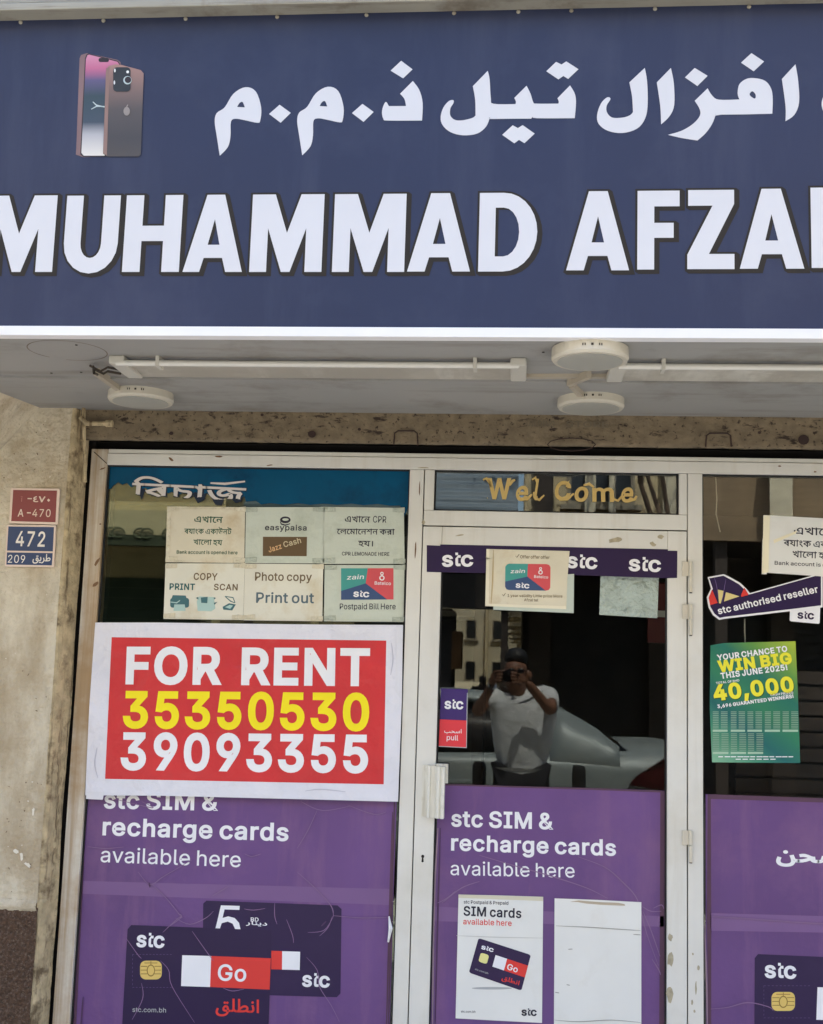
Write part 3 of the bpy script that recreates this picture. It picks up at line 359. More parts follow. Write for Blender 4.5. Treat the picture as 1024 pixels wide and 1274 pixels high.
(2,2460,694,[[304,48,260,52,218,64,178,84,141,115,107,156,75,209,47,274,22,352,79,367,107,283,137,216,171,166,210,132,255,112,306,105,355,111,391,129,412,160,419,203,418,225,413,243,401,271,447,271,402,232,379,216,353,204,326,197,296,195,268,197,244,206,224,220,208,239,199,263,195,291,201,324,219,358,250,391,298,419,264,417,226,417,-8,417,-8,471,702,471,702,417,465,417,432,418,405,419,349,392,309,367,282,345,265,324,256,306,254,288,257,269,266,257,279,251,293,248,320,252,344,262,396,300,461,276,472,239,477,192,473,156,460,121,438,92,405,68,360,53],[606,155,608,119,612,84,633,8,576,-5,555,81,549,123,547,168,549,206,555,240,572,294,518,298,474,308,436,326,406,349,381,377,360,411,417,423,431,402,448,384,469,369,496,357,529,350,569,347,589,348,610,350,640,297,624,263,614,230,608,195]]),
(2,2495,201,[[209,471,209,417,129,417,129,0,71,0,71,417,-8,417,-8,471,62,471,37,501,15,533,42,576,70,614,103,647,140,673,184,689,237,694,276,692,314,684,350,672,386,656,422,636,458,611,534,553,502,512,408,583,367,607,327,625,288,635,246,639,207,635,174,625,145,607,121,584,99,557,80,525,97,500,121,471]]),
(2,2467,469,[[477,471,477,417,397,417,397,0,339,0,339,322,354,275,320,321,288,358,258,386,228,405,198,417,168,421,146,419,128,412,113,401,101,387,95,370,92,350,95,328,104,310,119,295,141,283,171,275,208,269,204,206,156,214,115,227,80,248,53,275,36,309,30,350,35,387,48,419,69,444,96,462,127,473,160,476,197,473,231,463,263,446,294,423,324,394,356,358,344,361,340,396,339,436,339,521,379,521,397,471]]),
(2,2435,332,[[59,368,63,397,73,422,90,443,111,458,137,468,166,471,195,468,220,458,242,443,259,422,269,397,273,368,269,339,259,313,242,293,220,277,195,267,166,264,137,267,111,277,90,292,73,313,63,338],[111,368,115,345,127,328,144,317,166,313,188,317,205,328,217,345,220,368,217,390,205,407,188,418,166,422,144,418,127,407,115,390],[59,104,63,133,73,158,90,178,111,194,137,203,166,207,195,204,220,194,242,179,259,159,269,133,273,104,269,75,259,49,242,28,220,13,195,3,166,0,137,3,111,13,90,28,73,49,63,75],[111,104,115,81,127,64,144,53,166,49,188,53,205,64,217,81,220,104,217,126,205,143,188,154,166,157,144,154,127,143,115,126]]),
]
FONT = {'L': {}, 'A': {}, 'B': {}}
for _a, _c, _adv, _cs in OUTLINES: FONT['LAB'[_a]][chr(_c)] = (_adv/1000, [list(zip(q[0::2], q[1::2])) for q in _cs])
GCACHE = {}
def glyphs(s, wt=0, font=None, track=0):
    x = 0; G = []
    for ch in s:
        if ch == ' ': x += 145+track; continue
        fs = [font] if font else ['L', 'A', 'B']
        for f in fs:
            if ch in FONT[f]: break
        else: continue
        adv, cs = FONT[f][ch]
        adv *= 1000
        if (ch, wt) not in GCACHE: GCACHE[(ch, wt)] = regroup([[tuple(q) for q in c] for c in cs], wt) if wt else union(regroup([[tuple(q) for q in c] for c in cs]))
        for o, hs in GCACHE[(ch, wt)]:
            G.append(([(a+x, b) for a, b in o], []))
        x += adv+track+wt*1.4
    return G
LAY = .0005
class Sheet:
    """a thing made of flat layers of print on an upright plane y = Y"""
    def __init__(s, name, label, cat, Y, quad, m, group=None, thick=.0004, parent=None, grid=None, part=None):
        s.Y = Y; s.n = 0
        pts = [W(x, y, Y) for x, y in quad] if quad and not isinstance(quad[0], Vector) else quad
        s.q = pts
        c = sum(pts, Vector())/len(pts); zmin = min(p.z for p in pts)
        if parent is None: s.t = thing(name, label, cat, (c.x, Y, zmin), group)
        else: s.t = parent
        V = [p.copy() for p in pts]+[p+Vector((0, thick, 0)) for p in pts]; n = len(pts)
        tri = tessellate_polygon([[Vector((p.x, p.z, 0)) for p in pts]])
        F = []
        for t in tri:
            A, B, D = (V[i] for i in t); nn = (B-A).cross(D-A)
            t = t if nn.y < 0 else t[::-1]
            F.append(t); F.append(tuple(i+n for i in t[::-1]))
        F += [(i, (i+1) % n, n+(i+1) % n, n+i) for i in range(n)]
        s.base = obj(part or 'sheet', V, F, m, s.t)
    def poly(s, name, polys, m, lay=1, holes=None, smooth=False, parent=None, tr=None):
        """polys in photograph pixels"""
        G = []
        for i, p in enumerate(polys):
            p = tr(p) if tr else p
            G.append(([(W(x, y, s.Y).x, W(x, y, s.Y).z) for x, y in p], []))
        if holes:
            for i, hl in holes.items():
                for h in hl:
                    h = tr(h) if tr else h
                    G[i][1].append([(W(x, y, s.Y).x, W(x, y, s.Y).z) for x, y in h])
        V, F = fill(G, lambda x, y, k: Vector((x, s.Y-LAY*lay-k*.00002, y)))
        return obj(name, V, F, m, parent or s.t)
    def text(s, name, st, x0, y0, x1, y1, h, m, wt=0, lay=1, track=0, slant=0, cap=509, parent=None, clip=None, font=None):
        G = glyphs(st, wt, font, track)
        if not G: return
        xa = min(q[0] for o, _ in G for q in o); xb = max(q[0] for o, _ in G for q in o)
        A = W(x0, y0, s.Y); B = W(x1, y1, s.Y); U = (B-A)/(xb-xa)
        T = W(x0, y0-h, s.Y); hl = (T-A).length; Un = (B-A).normalized()
        Vd = Vector((-Un.z, 0, Un.x))*hl/cap
        if clip:
            G = [(clip(o), [clip(h) for h in hs]) for o, hs in G]
            G = [(o, hs) for o, hs in G if abs(area(o)) > 1]
        def put(x, y, k):
            p = A+U*(x-xa)+Vd*y+U.normalized()*(slant*y*Vd.length)
            return p+Vector((0, -LAY*lay, 0))
        V, F = fill(G, put)
        return obj(name, V, F, m, parent or s.t)
def smooth(pts, n=4):
    """closed outline through points; a third value marks a sharp corner"""
    P = [(p[0], p[1]) for p in pts]; sh = [len(p) > 2 for p in pts]; N = len(P); out = []
    for i in range(N):
        p0, p1, p2, p3 = P[i-1], P[i], P[(i+1) % N], P[(i+2) % N]
        if sh[i]: p0 = p1
        if sh[(i+1) % N]: p3 = p2
        if sh[i] and sh[(i+1) % N]: out.append(p1); continue
        for k in range(n):
            t = k/n
            out.append(tuple(.5*((2*p1[a])+(-p0[a]+p2[a])*t+(2*p0[a]-5*p1[a]+4*p2[a]-p3[a])*t*t+(-p0[a]+3*p1[a]-3*p2[a]+p3[a])*t**3) for a in (0, 1)))
    return out
def circ(cx, cy, rx, ry=None, n=24): 
    ry = ry or rx; return [(cx+rx*math.cos(2*math.pi*k/n), cy+ry*math.sin(2*math.pi*k/n)) for k in range(n)]
def rrect(x0, y0, x1, y1, r, n=4):
    o = []
    for cx, cy, a in ((x1-r, y0+r, -90), (x1-r, y1-r, 0), (x0+r, y1-r, 90), (x0+r, y0+r, 180)):
        for k in range(n+1):
            t = math.radians(a+90*k/n); o.append((cx+r*math.cos(t), cy+r*math.sin(t)))
    return o
def quadmap(q):
    """unit square (0..1, y down) onto a photograph quad tl, tr, br, bl (bilinear)"""
    def f(u, v):
        return tuple((q[0][k]*(1-u)+q[1][k]*u)*(1-v)+(q[3][k]*(1-u)+q[2][k]*u)*v for k in (0, 1))
    return f
def line_poly(pts, w):
    """a strip of width w (pixels) along a path"""
    L, R = [], []
    n = len(pts)
    for i, p in enumerate(pts):
        a = pts[max(i-1, 0)]; b = pts[min(i+1, n-1)]; dx, dy = b[0]-a[0], b[1]-a[1]; l = math.hypot(dx, dy) or 1
        ww = w*(.3+.7*math.sin(math.pi*(i+.5)/n))/2
        L.append((p[0]-dy/l*ww, p[1]+dx/l*ww)); R.append((p[0]+dy/l*ww, p[1]-dx/l*ww))
    return L+R[::-1]
def logo(sh, x0, y0, x1, y1, h, m, wt=26, lay=2, parent=None):
    """the three-letter operator logo with its stepped middle letter; h = x-height in pixels"""
    G = []
    cs = FONT['L']['s'][1]; cc = FONT['L']['c'][1]
    def add(cont, x, sx):
        xa = min(q[0] for c in cont for q in c); xb = max(q[0] for c in cont for q in c)
        for o, hs in regroup([[tuple(q) for q in c] for c in cont], wt):
            G.append(([((a-xa)*sx+x, b) for a, b in o], [[((a-xa)*sx+x, b) for a, b in h] for h in hs]))
        return x+(xb-xa)*sx
    x = add(cs, 0, 1.12)+40
    t = 96
    G.append(([(x+70, 0+60), (x+70, 270), (x+70+t, 330), (x+70+t, 100), (x+190, 88), (x+250, 88), (x+250, -6), (x+150, -12), (x+95, 8)], []))
    G.append(([(x+70+t-6, 300), (x+255, 300), (x+255, 395), (x+70+t-6, 395)], []))
    G.append(([(x+70, 395), (x+165, 395), (x+165, 490), (x+70, 490)], []))
    G.append(([(x+70, 270), (x+70+t, 395), (x+70+t, 250)], []))
    x2 = add(cc, x+290, 1.12)
    A = W(x0, y0, sh.Y); B = W(x1, y1, sh.Y); U = (B-A)/(x2+10); T = W(x0, y0-h, sh.Y)
    Un = (B-A).normalized(); Vd = Vector((-Un.z, 0, Un.x))*(T-A).length/400
    G = union(G)
    V, F = fill(G, lambda a, b, k: A+U*a+Vd*b+Vector((0, -LAY*lay, 0)))
    return obj('operator_logo', V, F, m, parent or sh.t)
# ================================================================== THE SETTING
m_cream = mat('cream_paint', (222, 220, 211), rough=.45, var=.04, dirt=(200, 193, 174), dscale=2.2, damt=.5, streak=(14, 14, 1.2), bump=.0004, bscale=120)
m_creamold = mat('cream_paint_stained', (216, 210, 196), rough=.5, var=.08, dirt=(160, 128, 84), dscale=3, damt=.8, streak=(34, 20, .8), bump=.0006, bscale=90, dlo=.42, dhi=.62)
m_gasket = mat('black_gasket', (26, 25, 25), rough=.7)
m_plaster = mat('old_plaster', (211, 200, 176), rough=.9, var=.1, vscale=14, bump=.012, bscale=55, dirt=(168, 150, 120), dscale=7, damt=.65, streak=(7, 7, 2.2), dlo=.47, dhi=.62, detail=9)
m_edge = mat('crumbling_plaster', (190, 172, 136), rough=.95, var=.25, vscale=24, bump=.012, bscale=45, dirt=(84, 64, 42), dscale=16, damt=.8, streak=(60, 60, 3), dlo=.52, dhi=.66)
m_dash = mat('brown_roughcast', (98, 74, 56), rough=.9, var=.35, vscale=110, bump=.03, bscale=110, dirt=(160, 142, 126), dscale=130, damt=.7)
m_beam = mat('stained_concrete', (122, 108, 86), rough=.92, var=.22, vscale=30, bump=.004, bscale=80, dirt=(40, 26, 20), dscale=70, damt=.9, streak=(14, 14, 40), dlo=.575, dhi=.65, detail=9)
m_dark = mat('recess_shade', (22, 18, 16), rough=.9)  # near-black puts the shade inside gaps and keyhole into the colour
m_soffit = mat('grey_soffit_panel', (156, 155, 151), rough=.55, var=.05, vscale=2, dirt=(116, 110, 100), dscale=3.4, damt=.8, streak=(1.2, 9, 1), bump=.0006, bscale=20)
m_wallup = mat('render_wall', (200, 188, 160), rough=.9, var=.1, bump=.004, bscale=30)
m_white = mat('white_trim', (238, 238, 240), rough=.4, var=.02, bump=.0003, bscale=60)
m_metalcap = mat('weathered_metal_cap', (164, 160, 146), rough=.5, metal=.2, var=.1, dirt=(92, 76, 56), dscale=9, damt=.6, streak=(3, 20, 60))
m_pave = mat('paving', (182, 177, 166), rough=.9, var=.15, vscale=3, bump=.003)
m_road = mat('asphalt', (78, 76, 73), rough=.95, var=.2, vscale=30, bump=.004, bscale=120)

def sheet_xy(name, x0, x1, y0, y1, z, m):
    o = obj(name, [(x0, y0, z), (x1, y0, z), (x1, y1, z), (x0, y1, z)], [(0, 1, 2, 3)], m); tag(o, kind='structure'); return o
tag(box('pavement', (-40, 40, -4.55, .3, -.4, 0), m_pave), kind='structure')
tag(box('kerb', (-40, 40, -4.7, -4.552, -.4, .012), mat('kerb_stone', (170, 166, 158), rough=.9), c=.01), kind='structure')
sheet_xy('road', -90, 90, -120, -4.7, -.03, m_road)
sheet_xy('ground', -300, 300, -300, 300, -.42, m_pave)

ZSOF = W(512, 512, -.06).z
lo, hi = -1.4, -.5
for _ in range(40):
    mid = (lo+hi)/2
    if W(512, 418, mid).z > ZSOF: hi = mid
    else: lo = mid
YS = (lo+hi)/2                       # front of the sign
print('soffit', ZSOF, 'sign plane', YS)
# ---------------------------------------------------------------- shop building
XL, XR = -7.0, 7.0
bld = thing('shop_building', 'beige plastered shop building with the recessed glazed shopfront', 'building', (0, 0, 0))
XJ = W(110, 600, -.0).x-.006         # edge of the plaster beside the frame
ZB = W(700, 554, -.06).z             # underside of the lintel
XW = 2.25                            # right end of the glazing
obj('upper_wall', *join([box_vf(XL, XR, 0, .25, ZSOF+.01, 5.9)]), m_wallup, bld)
obj('side_wall', *join([box_vf(XL, XL+.25, .25, 7, 0, 5.9), box_vf(XR-.25, XR, .25, 7, 0, 5.9), box_vf(XL, XR, 7, 7.2, 0, 5.9)]), m_wallup, bld)
box('roof', (XL-.1, XR+.1, -.1, 7.3, 5.9, 6.05), m_wallup, bld)
box('right_wall', (XW+.002, XR, -.06, .25, 0, ZSOF+.008), m_wallup, bld)
def rough(name, fn, nu, nv, m, parent, amp, sc, ends=True, seed=0):
    """a plaster face fn(u, v) -> point, normal; pushed in and out unevenly"""
    V, F = [], []
    for j in range(nv+1):
        for i in range(nu+1):
            p, n = fn(i/nu, j/nv); a = amp(i/nu, j/nv) if callable(amp) else amp
            V.append(p+n*(noise.noise(p*sc+Vector((seed, 0, 0)))+.5*noise.noise(p*sc*2.7))*a)
    for j in range(nv):
        for i in range(nu): a = j*(nu+1)+i; F.append((a, a+1, a+nu+2, a+nu+1))
    return obj(name, V, F, m, parent, smooth=True)
# lintel over the shopfront: front and underside
def lint(u, v):
    x = XJ-.13+(XW-XJ+.2)*u
    if v < .6: return Vector((x, -.06, ZSOF+.002-(ZSOF-ZB)*v/.6)), Vector((0, -1, 0))
    return Vector((x, -.06+.022*(v-.6)/.4, ZB)), Vector((0, 0, 1))
rough('lintel', lint, 420, 20, m_beam, bld, lambda u, v: .004 if .05 < v < .9 else .001, 26)
box('lintel_core', (XJ-.1, XW, -.04, .2, ZB+.03, ZSOF), m_dark, bld)
# left pier
YP = -.085
XE = W(84, 600, YP).x
ZD = W(20, 1128, YP).z
def pier(u, v): return Vector((XL+5+(XE-XL-5)*u, YP, ZD+.015+(ZSOF-ZD-.02)*v)), Vector((0, -1, 0))
rough('pier_plaster', pier, 70, 150, m_plaster, bld, .0035, 5)
def base(u, v): return Vector((XL+5+(XE+.004-XL-5)*u, YP-.004, ZD*v)), Vector((0, -1, 0))
rough('pier_base', base, 130, 130, m_dash, bld, .006, 60)
def ledge(u, v):
    a = v*math.pi; return Vector((XL+5+(XE-XL-5)*u, YP-.002-.009*math.sin(a), ZD-.012+.034*v)), Vector((0, -1, 0))
rough('pier_ledge', ledge, 120, 6, m_plaster, bld, .003, 30)
def reveal(u, v):
    z = 0+ZSOF*v
    wob = .006*noise.noise(Vector((3, 0, z*3.1)))
    x = XE-.002+(XJ-XE)*u+wob*u; y = YP+.0+(.085)*(u**3)
    return Vector((x, y, z)), Vector((.4, -.9, 0))
rough('reveal_plaster', reveal, 14, 420, m_edge, bld, lambda u, v: .001+.010*u*(1.6-v), 30, seed=4)
box('pier_core', (XL+.3, XE-.012, YP+.02, .25, 0, ZSOF), m_dark, bld)
box('recess', (XJ-.02, -1.436, .03, .25, 0, ZSOF), m_dark, bld)
box('head_recess', (-1.44, XW, .05, .25, 2.309, ZB+.012), m_dark, bld)
# plaster haunch between the pier and the soffit
A1, B1, C1 = ZP(-60, 466, ZSOF-.001), ZP(0, 485.5, ZSOF-.001), ZP(50, 502.5, ZSOF-.001)
A2, C2 = W(-60, 640, YP-.003), W(50, 506, YP-.003)
obj('haunch', [A1, B1, C1, C2, W(0, 560, YP-.003), A2], [(0, 1, 4, 5), (1, 2, 3, 4)], m_plaster, bld)
# conduit stub on the lintel
cl = tube_vf([W(100, 519, -.09), W(108, 527, -.09), W(139, 527, -.09)], .008, 8)
obj('conduit_stub', *join([cl, tube_vf([W(132, 527, -.09), W(140, 527, -.09)], .0115, 8), tube_vf([W(104, 505, -.09), W(106, 600, -.05)], .006, 6)]), m_edge, bld)
m_rust = mat('rusty_wire', (52, 34, 28), rough=.8, var=.3)
for (px, py, ww, hh) in ((505, 546, 15, 10), (894, 548, 16, 9)):
    a = [W(px-ww, py+8, -.062), W(px-ww+1, py-hh+3, -.066), W(px-ww+5, py-hh, -.075), W(px+ww-5, py-hh, -.075), W(px+ww-1, py-hh+3, -.066), W(px+ww, py+8, -.062)]
    obj('wire_staple', *tube_vf(a, .0025, 6), m_rust, bld)
a = [W(711+30*math.cos(t), 553+8*math.sin(t), -.07) for t in [math.pi*(k/12)*2 for k in range(13)]]
obj('wire_staple', *tube_vf(a, .0018, 6), m_rust, bld)
for (px, py, r) in ((388, 540, 5), (1000, 547, 7), (326, 516, 2), (447, 534, 2), (213, 539, 2.5), (945, 538, 2)):
    V, F = fill([([(W(px+r*(1+.3*noise.noise(Vector((k, px, 0))))*math.cos(k*.52), py+r*.9*math.sin(k*.52), -.068).x, W(px, py+r*.9*math.sin(k*.52), -.068).z) for k in range(12)], [])], lambda x, y, k: Vector((x, -.0665, y)))
    obj('rust_hole', V, F, m_rust, bld)
# half worn old lettering on the lintel
sh = Sheet.__new__(Sheet); sh.Y = -.066; sh.t = bld; sh.n = 0
sh.text('worn_lettering', 'STORE', 704, 531, 757, 532, 7, mat('worn_lettering', (112, 102, 84), rough=.9), wt=14)
sh.text('worn_lettering', 'UILDING', 655, 530, 690, 531, 7, mat('worn_lettering', (112, 102, 84), rough=.9), wt=10)

# ---------------------------------------------------------------- canopy above the shopfront
can = thing('canopy', 'grey panelled canopy deck under the shop sign, hung over the shopfront', 'canopy', (0, 0, ZSOF))
seamY = ZP(512, 471.5, ZSOF).y
obj('soffit_panel', *box_vf(XL+4.3, XR-4.2, YS+.012, seamY-.0015, ZSOF, ZSOF+.02), m_soffit, can)
obj('soffit_panel', *box_vf(XL+4.3, XR-4.2, seamY+.0015, -.0, ZSOF-.006, ZSOF+.02), m_soffit, can)
box('deck_top', (XL+4.3, XR-4.2, YS+.1, -.002, 3.2, 3.28), m_metalcap, can)
box('end_panel', (XL+4.28, XL+4.3, YS+.05, -.002, ZSOF, 3.28), m_soffit, can)
box('end_panel', (XR-4.2, XR-4.18, YS+.05, -.002, ZSOF, 3.28), m_soffit, can)
m_screw = mat('dark_screw', (45, 38, 32), rough=.6)
for (px, py) in ((101, 463), (143, 451), (64, 464), (80, 492), (60, 492), (115, 493), (262, 497), (331, 499), (434, 501), (527, 502), (632, 503), (866, 506), (969, 507), (676, 438), (95, 429), (558, 419.5), (255, 419.5)):
    c = ZP(px, py, ZSOF); obj('screw', *lathe_vf([(.0001, ZSOF-.002), (.0035, ZSOF-.0015), (.004, ZSOF+.001)], c.x, c.y, 8), m_screw, can)
# ring stain where a lamp was taken away
c = ZP(84, 436, ZSOF); R1 = .105
V, F = [], []
for k in range(49):
    a = k/48*2*math.pi*.93+2.4; r = R1; ww = .0016*(1+.5*noise.noise(Vector((k*.3, 0, 0))))
    for rr in (r-ww, r+ww): V.append((c.x+rr*1.0*math.cos(a), c.y+rr*math.sin(a)*.95, ZSOF-.0006))
for k in range(48): F.append((2*k, 2*k+1, 2*k+3, 2*k+2))
obj('ring_stain', V, F, mat('ring_stain', (120, 108, 94), rough=.8), can)
# conduit strip on the seam, broken at the left
m_strip = mat('beige_duct', (176, 166, 148), rough=.55, var=.08)
def strip(name, pts, wd, h, m, parent, z0=None):
    """a flat duct lying under the soffit along points (x, y)"""
    z0 = ZSOF if z0 is None else z0; V, F = [], []
    for i, p in enumerate(pts):
        a = Vector(pts[max(i-1, 0)][:2]); b = Vector(pts[min(i+1, len(pts)-1)][:2]); t = (b-a).normalized(); n = Vector((-t.y, t.x))
        for s, zz in ((-1, z0), (-1, z0-h), (1, z0-h), (1, z0)): q = Vector(p[:2])+n*s*wd/2; V.append((q.x, q.y, zz))
    for i in range(len(pts)-1):
        for k in range(4): F.append((4*i+k, 4*i+(k+1) % 4, 4*i+4+(k+1) % 4, 4*i+4+k))
    F += [(3, 2, 1, 0), tuple(len(V)-4+k for k in range(4))]
    return obj(name, V, F, m, parent)
a, b = ZP(655, 466, ZSOF), ZP(760, 466, ZSOF)
strip('cable_duct', [a, b], .022, .01, m_strip, can)
strip('cable_duct', [ZP(120, 458, ZSOF), ZP(158, 486, ZSOF)], .016, .02, m_strip, can)
strip('cable_duct', [ZP(733, 461, ZSOF), ZP(708, 471.5, ZSOF)], .015, .022, m_strip, can)
strip('cable_duct', [ZP(711, 473, ZSOF), ZP(732, 494, ZSOF)], .015, .022, m_strip, can)
m_cable = mat('dark_cable', (60, 50, 40), rough=.6)
for dy, s in ((0, 0), (5, 1)):
    pts = [ZP(112+s*6, 455+dy, ZSOF-.01), ZP(125+s*4, 462+dy*.6, ZSOF-.03), ZP(134, 457+dy, ZSOF-.02), ZP(150, 460+dy, ZSOF-.015)]
    obj('loose_cable', *tube_vf(pts, .0035, 6), m_cable, can)
obj('loose_cable', *tube_vf([ZP(116, 456, ZSOF-.006), ZP(117, 464, ZSOF-.045), ZP(121, 466, ZSOF-.02)], .004, 6), m_cable, can)

# ---------------------------------------------------------------- fluorescent battens
m_batten = mat('batten_body', (196, 193, 182), rough=.45, var=.04)
m_tube = mat('unlit_tube', (214, 212, 204), rough=.25, var=.02)
m_refl = mat('reflector_tape', (204, 200, 188), rough=.5, var=.12, vscale=5, dirt=(160, 154, 142), dscale=4, damt=.6, streak=(5, 1, 1), dlo=.4, dhi=.5)
def batten(label, x0, x1, cap):
    yt, y1, yb = ZP(512, 454, ZSOF-.02).y, ZP(512, 458, ZSOF-.018).y, ZP(512, 471, ZSOF-.012).y
    t = thing('tube_light', label, 'light', ((x0+x1)/2, (yb+yt)/2, ZSOF-.04), 'unlit tube lights under the canopy')
    obj('batten', *box_vf(x0+.02, x1-.02, y1-.006, yb, ZSOF-.014, ZSOF-.0005, .003), m_refl, t)
    obj('tube', *tube_vf([(x0+.02, yt, ZSOF-.02), (x1-.02, yt, ZSOF-.02)], .0085, 12), m_tube, t)
    for xx, s in ((x0, 1), (x1, -1)):
        obj('end_cap', *box_vf(xx, xx+s*.043, yt-.010, yb-.02, ZSOF-.024, ZSOF-.0004, .005), m_batten, t)
    for q in (.12, .88):
        xx = x0+(x1-x0)*q
        obj('clip', *box_vf(xx-.005, xx+.005, yt-.010, y1-.006, ZSOF-.0305, ZSOF-.0005, .001), m_batten, t)
x0, x1 = ZP(150, 462, ZSOF-.02).x, ZP(655, 462, ZSOF-.02).x
batten('long unlit tube light under the canopy, whole length in view between two end caps', x0, x1, 1)
x2 = ZP(757, 465, ZSOF-.02).x
batten('long unlit tube light under the canopy running out of frame on the right', x2, x2+(x1-x0), 1)
# ---------------------------------------------------------------- round surface lamps
m_rim = mat('lamp_rim', (198, 192, 176), rough=.45, var=.04)
m_diff = mat('lamp_diffuser', (166, 166, 158), rough=.3, var=.04)
def disc(label, px, py, r, sl=0):
    zz = ZSOF-.036; c = ZP(px, py, zz)
    t = thing('round_lamp', label, 'light', (c.x, c.y, zz), 'round surface lamps under the canopy')
    obj('rim', *lathe_vf([(r*.8, zz+.002), (r*.86, zz), (r*.95, zz+.001), (r, zz+.008), (r*.99, ZSOF-.002)], c.x, c.y, 40), m_rim, t, smooth=False)
    obj('diffuser', *lathe_vf([(.001, zz-.001), (r*.84, zz-.001), (r*.84, zz+.003)], c.x, c.y, 40), m_diff, t)
    def hole(dx, ww, hh):
        a = -math.pi/2+dx; R = r*1.001
        V = [(c.x+R*math.cos(a+s*ww/r), c.y+R*math.sin(a+s*ww/r)-.0006, zz+.02+k*hh) for s, k in ((-1, -1), (1, -1), (1, 1), (-1, 1))]
        return V, [(0, 1, 2, 3)]
    obj('vent_slots', *join([hole(sl+k, .0014, .003) for k in (-.24, -.18, .18, .24)]+[hole(sl, .003, .003)]), m_screw, t)
disc('larger round lamp near the front edge of the canopy between the two tube lights', 734, 450.5, .098)
disc('round lamp right of centre at the back of the canopy, touching the stained lintel', 735, 509, .1)
disc('round lamp at the left end of the canopy, by the plaster pier and loose cables', 175, 501, .1, .15)
# ================================================================== THE SIGN
m_navy = mat('navy_sign_film', (46, 54, 82), rough=.42, spec=.3, var=.07, vscale=1.6, dirt=(66, 72, 96), dscale=3, damt=.45, streak=(7, 7, 1.1), bump=.0003, bscale=30)
m_sgnw = mat('white_sign_print', (214, 215, 220), rough=.4, var=.02)
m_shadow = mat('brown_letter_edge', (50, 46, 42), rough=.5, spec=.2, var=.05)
ZT = W(512, 15, YS).z; ZB0 = W(512, 407.5, YS).z
X0, X1 = XL+4.3, XR-4.2
sgn = Sheet('shop_sign', 'long dark blue shop sign with white Arabic and Latin capital lettering over the canopy', 'sign', YS,
            [Vector((X0, YS, ZB0)), Vector((X1, YS, ZB0)), Vector((X1, YS, ZT)), Vector((X0, YS, ZT))], m_navy, thick=.012, part='panel')
box('bottom_trim', (X0, X1, YS-.006, YS+.03, ZSOF-.004, ZB0-.0005), m_white, sgn.t, c=.002)
box('box_back', (X0, X1, YS+.013, YS+.1, ZSOF+.02, ZT), m_metalcap, sgn.t)
cap = thing('metal_capping', 'weathered grey metal capping along the top edge of the blue sign', 'flashing', (0, YS, ZT))
box('lip', (X0, X1, YS-.05, YS+.02, ZT, ZT+.02), m_metalcap, cap, c=.003)
box('fascia', (X0, X1, YS-.042, YS+.3, ZT+.0225, ZT+.2), m_metalcap, cap, c=.003)
for px, py in ((26, 23), (129, 21), (231, 20.5), (345, 19), (456, 18), (565, 15), (645, 12.5), (711, 10.5), (815, 8), (932, 6)):
    c = W(px, py, YS-.001); c.z = ZT-.006
    V, F = lathe_vf([(.0055, 0), (.005, .003), (.002, .005)], 0, 0, 10)
    obj('rivet', [Vector((c.x+v[0], YS-v[2], c.z+v[1])) for v in V], F, m_metalcap, sgn.t)
LET = {
 'M': [[(0,0),(.32,0),(.5,.5),(.68,0),(1,0),(1,1),(.765,1),(.765,.44),(.56,1),(.44,1),(.235,.44),(.235,1),(0,1)]],
 'A': [[(.35,0),(.65,0),(1,1),(.72,1),(.655,.82),(.345,.82),(.28,1),(0,1)], [(.5,.32),(.6,.65),(.4,.65)]],
 'H': [[(0,0),(.31,0),(.31,.4),(.69,.4),(.69,0),(1,0),(1,1),(.69,1),(.69,.6),(.31,.6),(.31,1),(0,1)]],
 'F': [[(0,0),(1,0),(1,.2),(.4,.2),(.4,.41),(.86,.41),(.86,.6),(.4,.6),(.4,1),(0,1)]],
 'Z': [[(.02,0),(1,0),(1,.18),(.46,.81),(1,.81),(1,1),(0,1),(0,.82),(.54,.2),(.02,.2)]],
 'L': [[(0,0),(.4,0),(.4,.8),(1,.8),(1,1),(0,1)]]}
def arc(cx, cy, rx, ry, a0, a1, n=10): return [(cx+rx*math.cos(math.radians(a0+(a1-a0)*k/n)), cy+ry*math.sin(math.radians(a0+(a1-a0)*k/n))) for k in range(n+1)]
LET['U'] = [[(0,0),(.31,0)]+arc(.5,.62,.19,.19,180,0)+[(.69,0),(1,0)]+arc(.5,.62,.5,.39,0,180)]
LET['D'] = [[(0,0)]+arc(.42,.5,.58,.5,-90,90,14)+[(0,1)], [(.28,.19)]+arc(.42,.5,.27,.31,-90,90,10)+[(.28,.81)]]
row = [('M',-20.5,68.5,243.5,338.5),('U',80.5,147.5,243.5,339.5),('H',155,225.5,243,338.5),('A',230,303.5,242.5,338.5),('M',312.5,402,242,338.5),('M',415,504.5,241.5,338.5),
       ('A',508,586,240.5,338),('D',596,668.5,240,338),('A',705,783,238,336.5),('F',793,845.5,237.5,335.5),('Z',855,913.5,236.5,335),('A',920,1000,235,334.5),('L',1009,1062,233.5,333.5)]
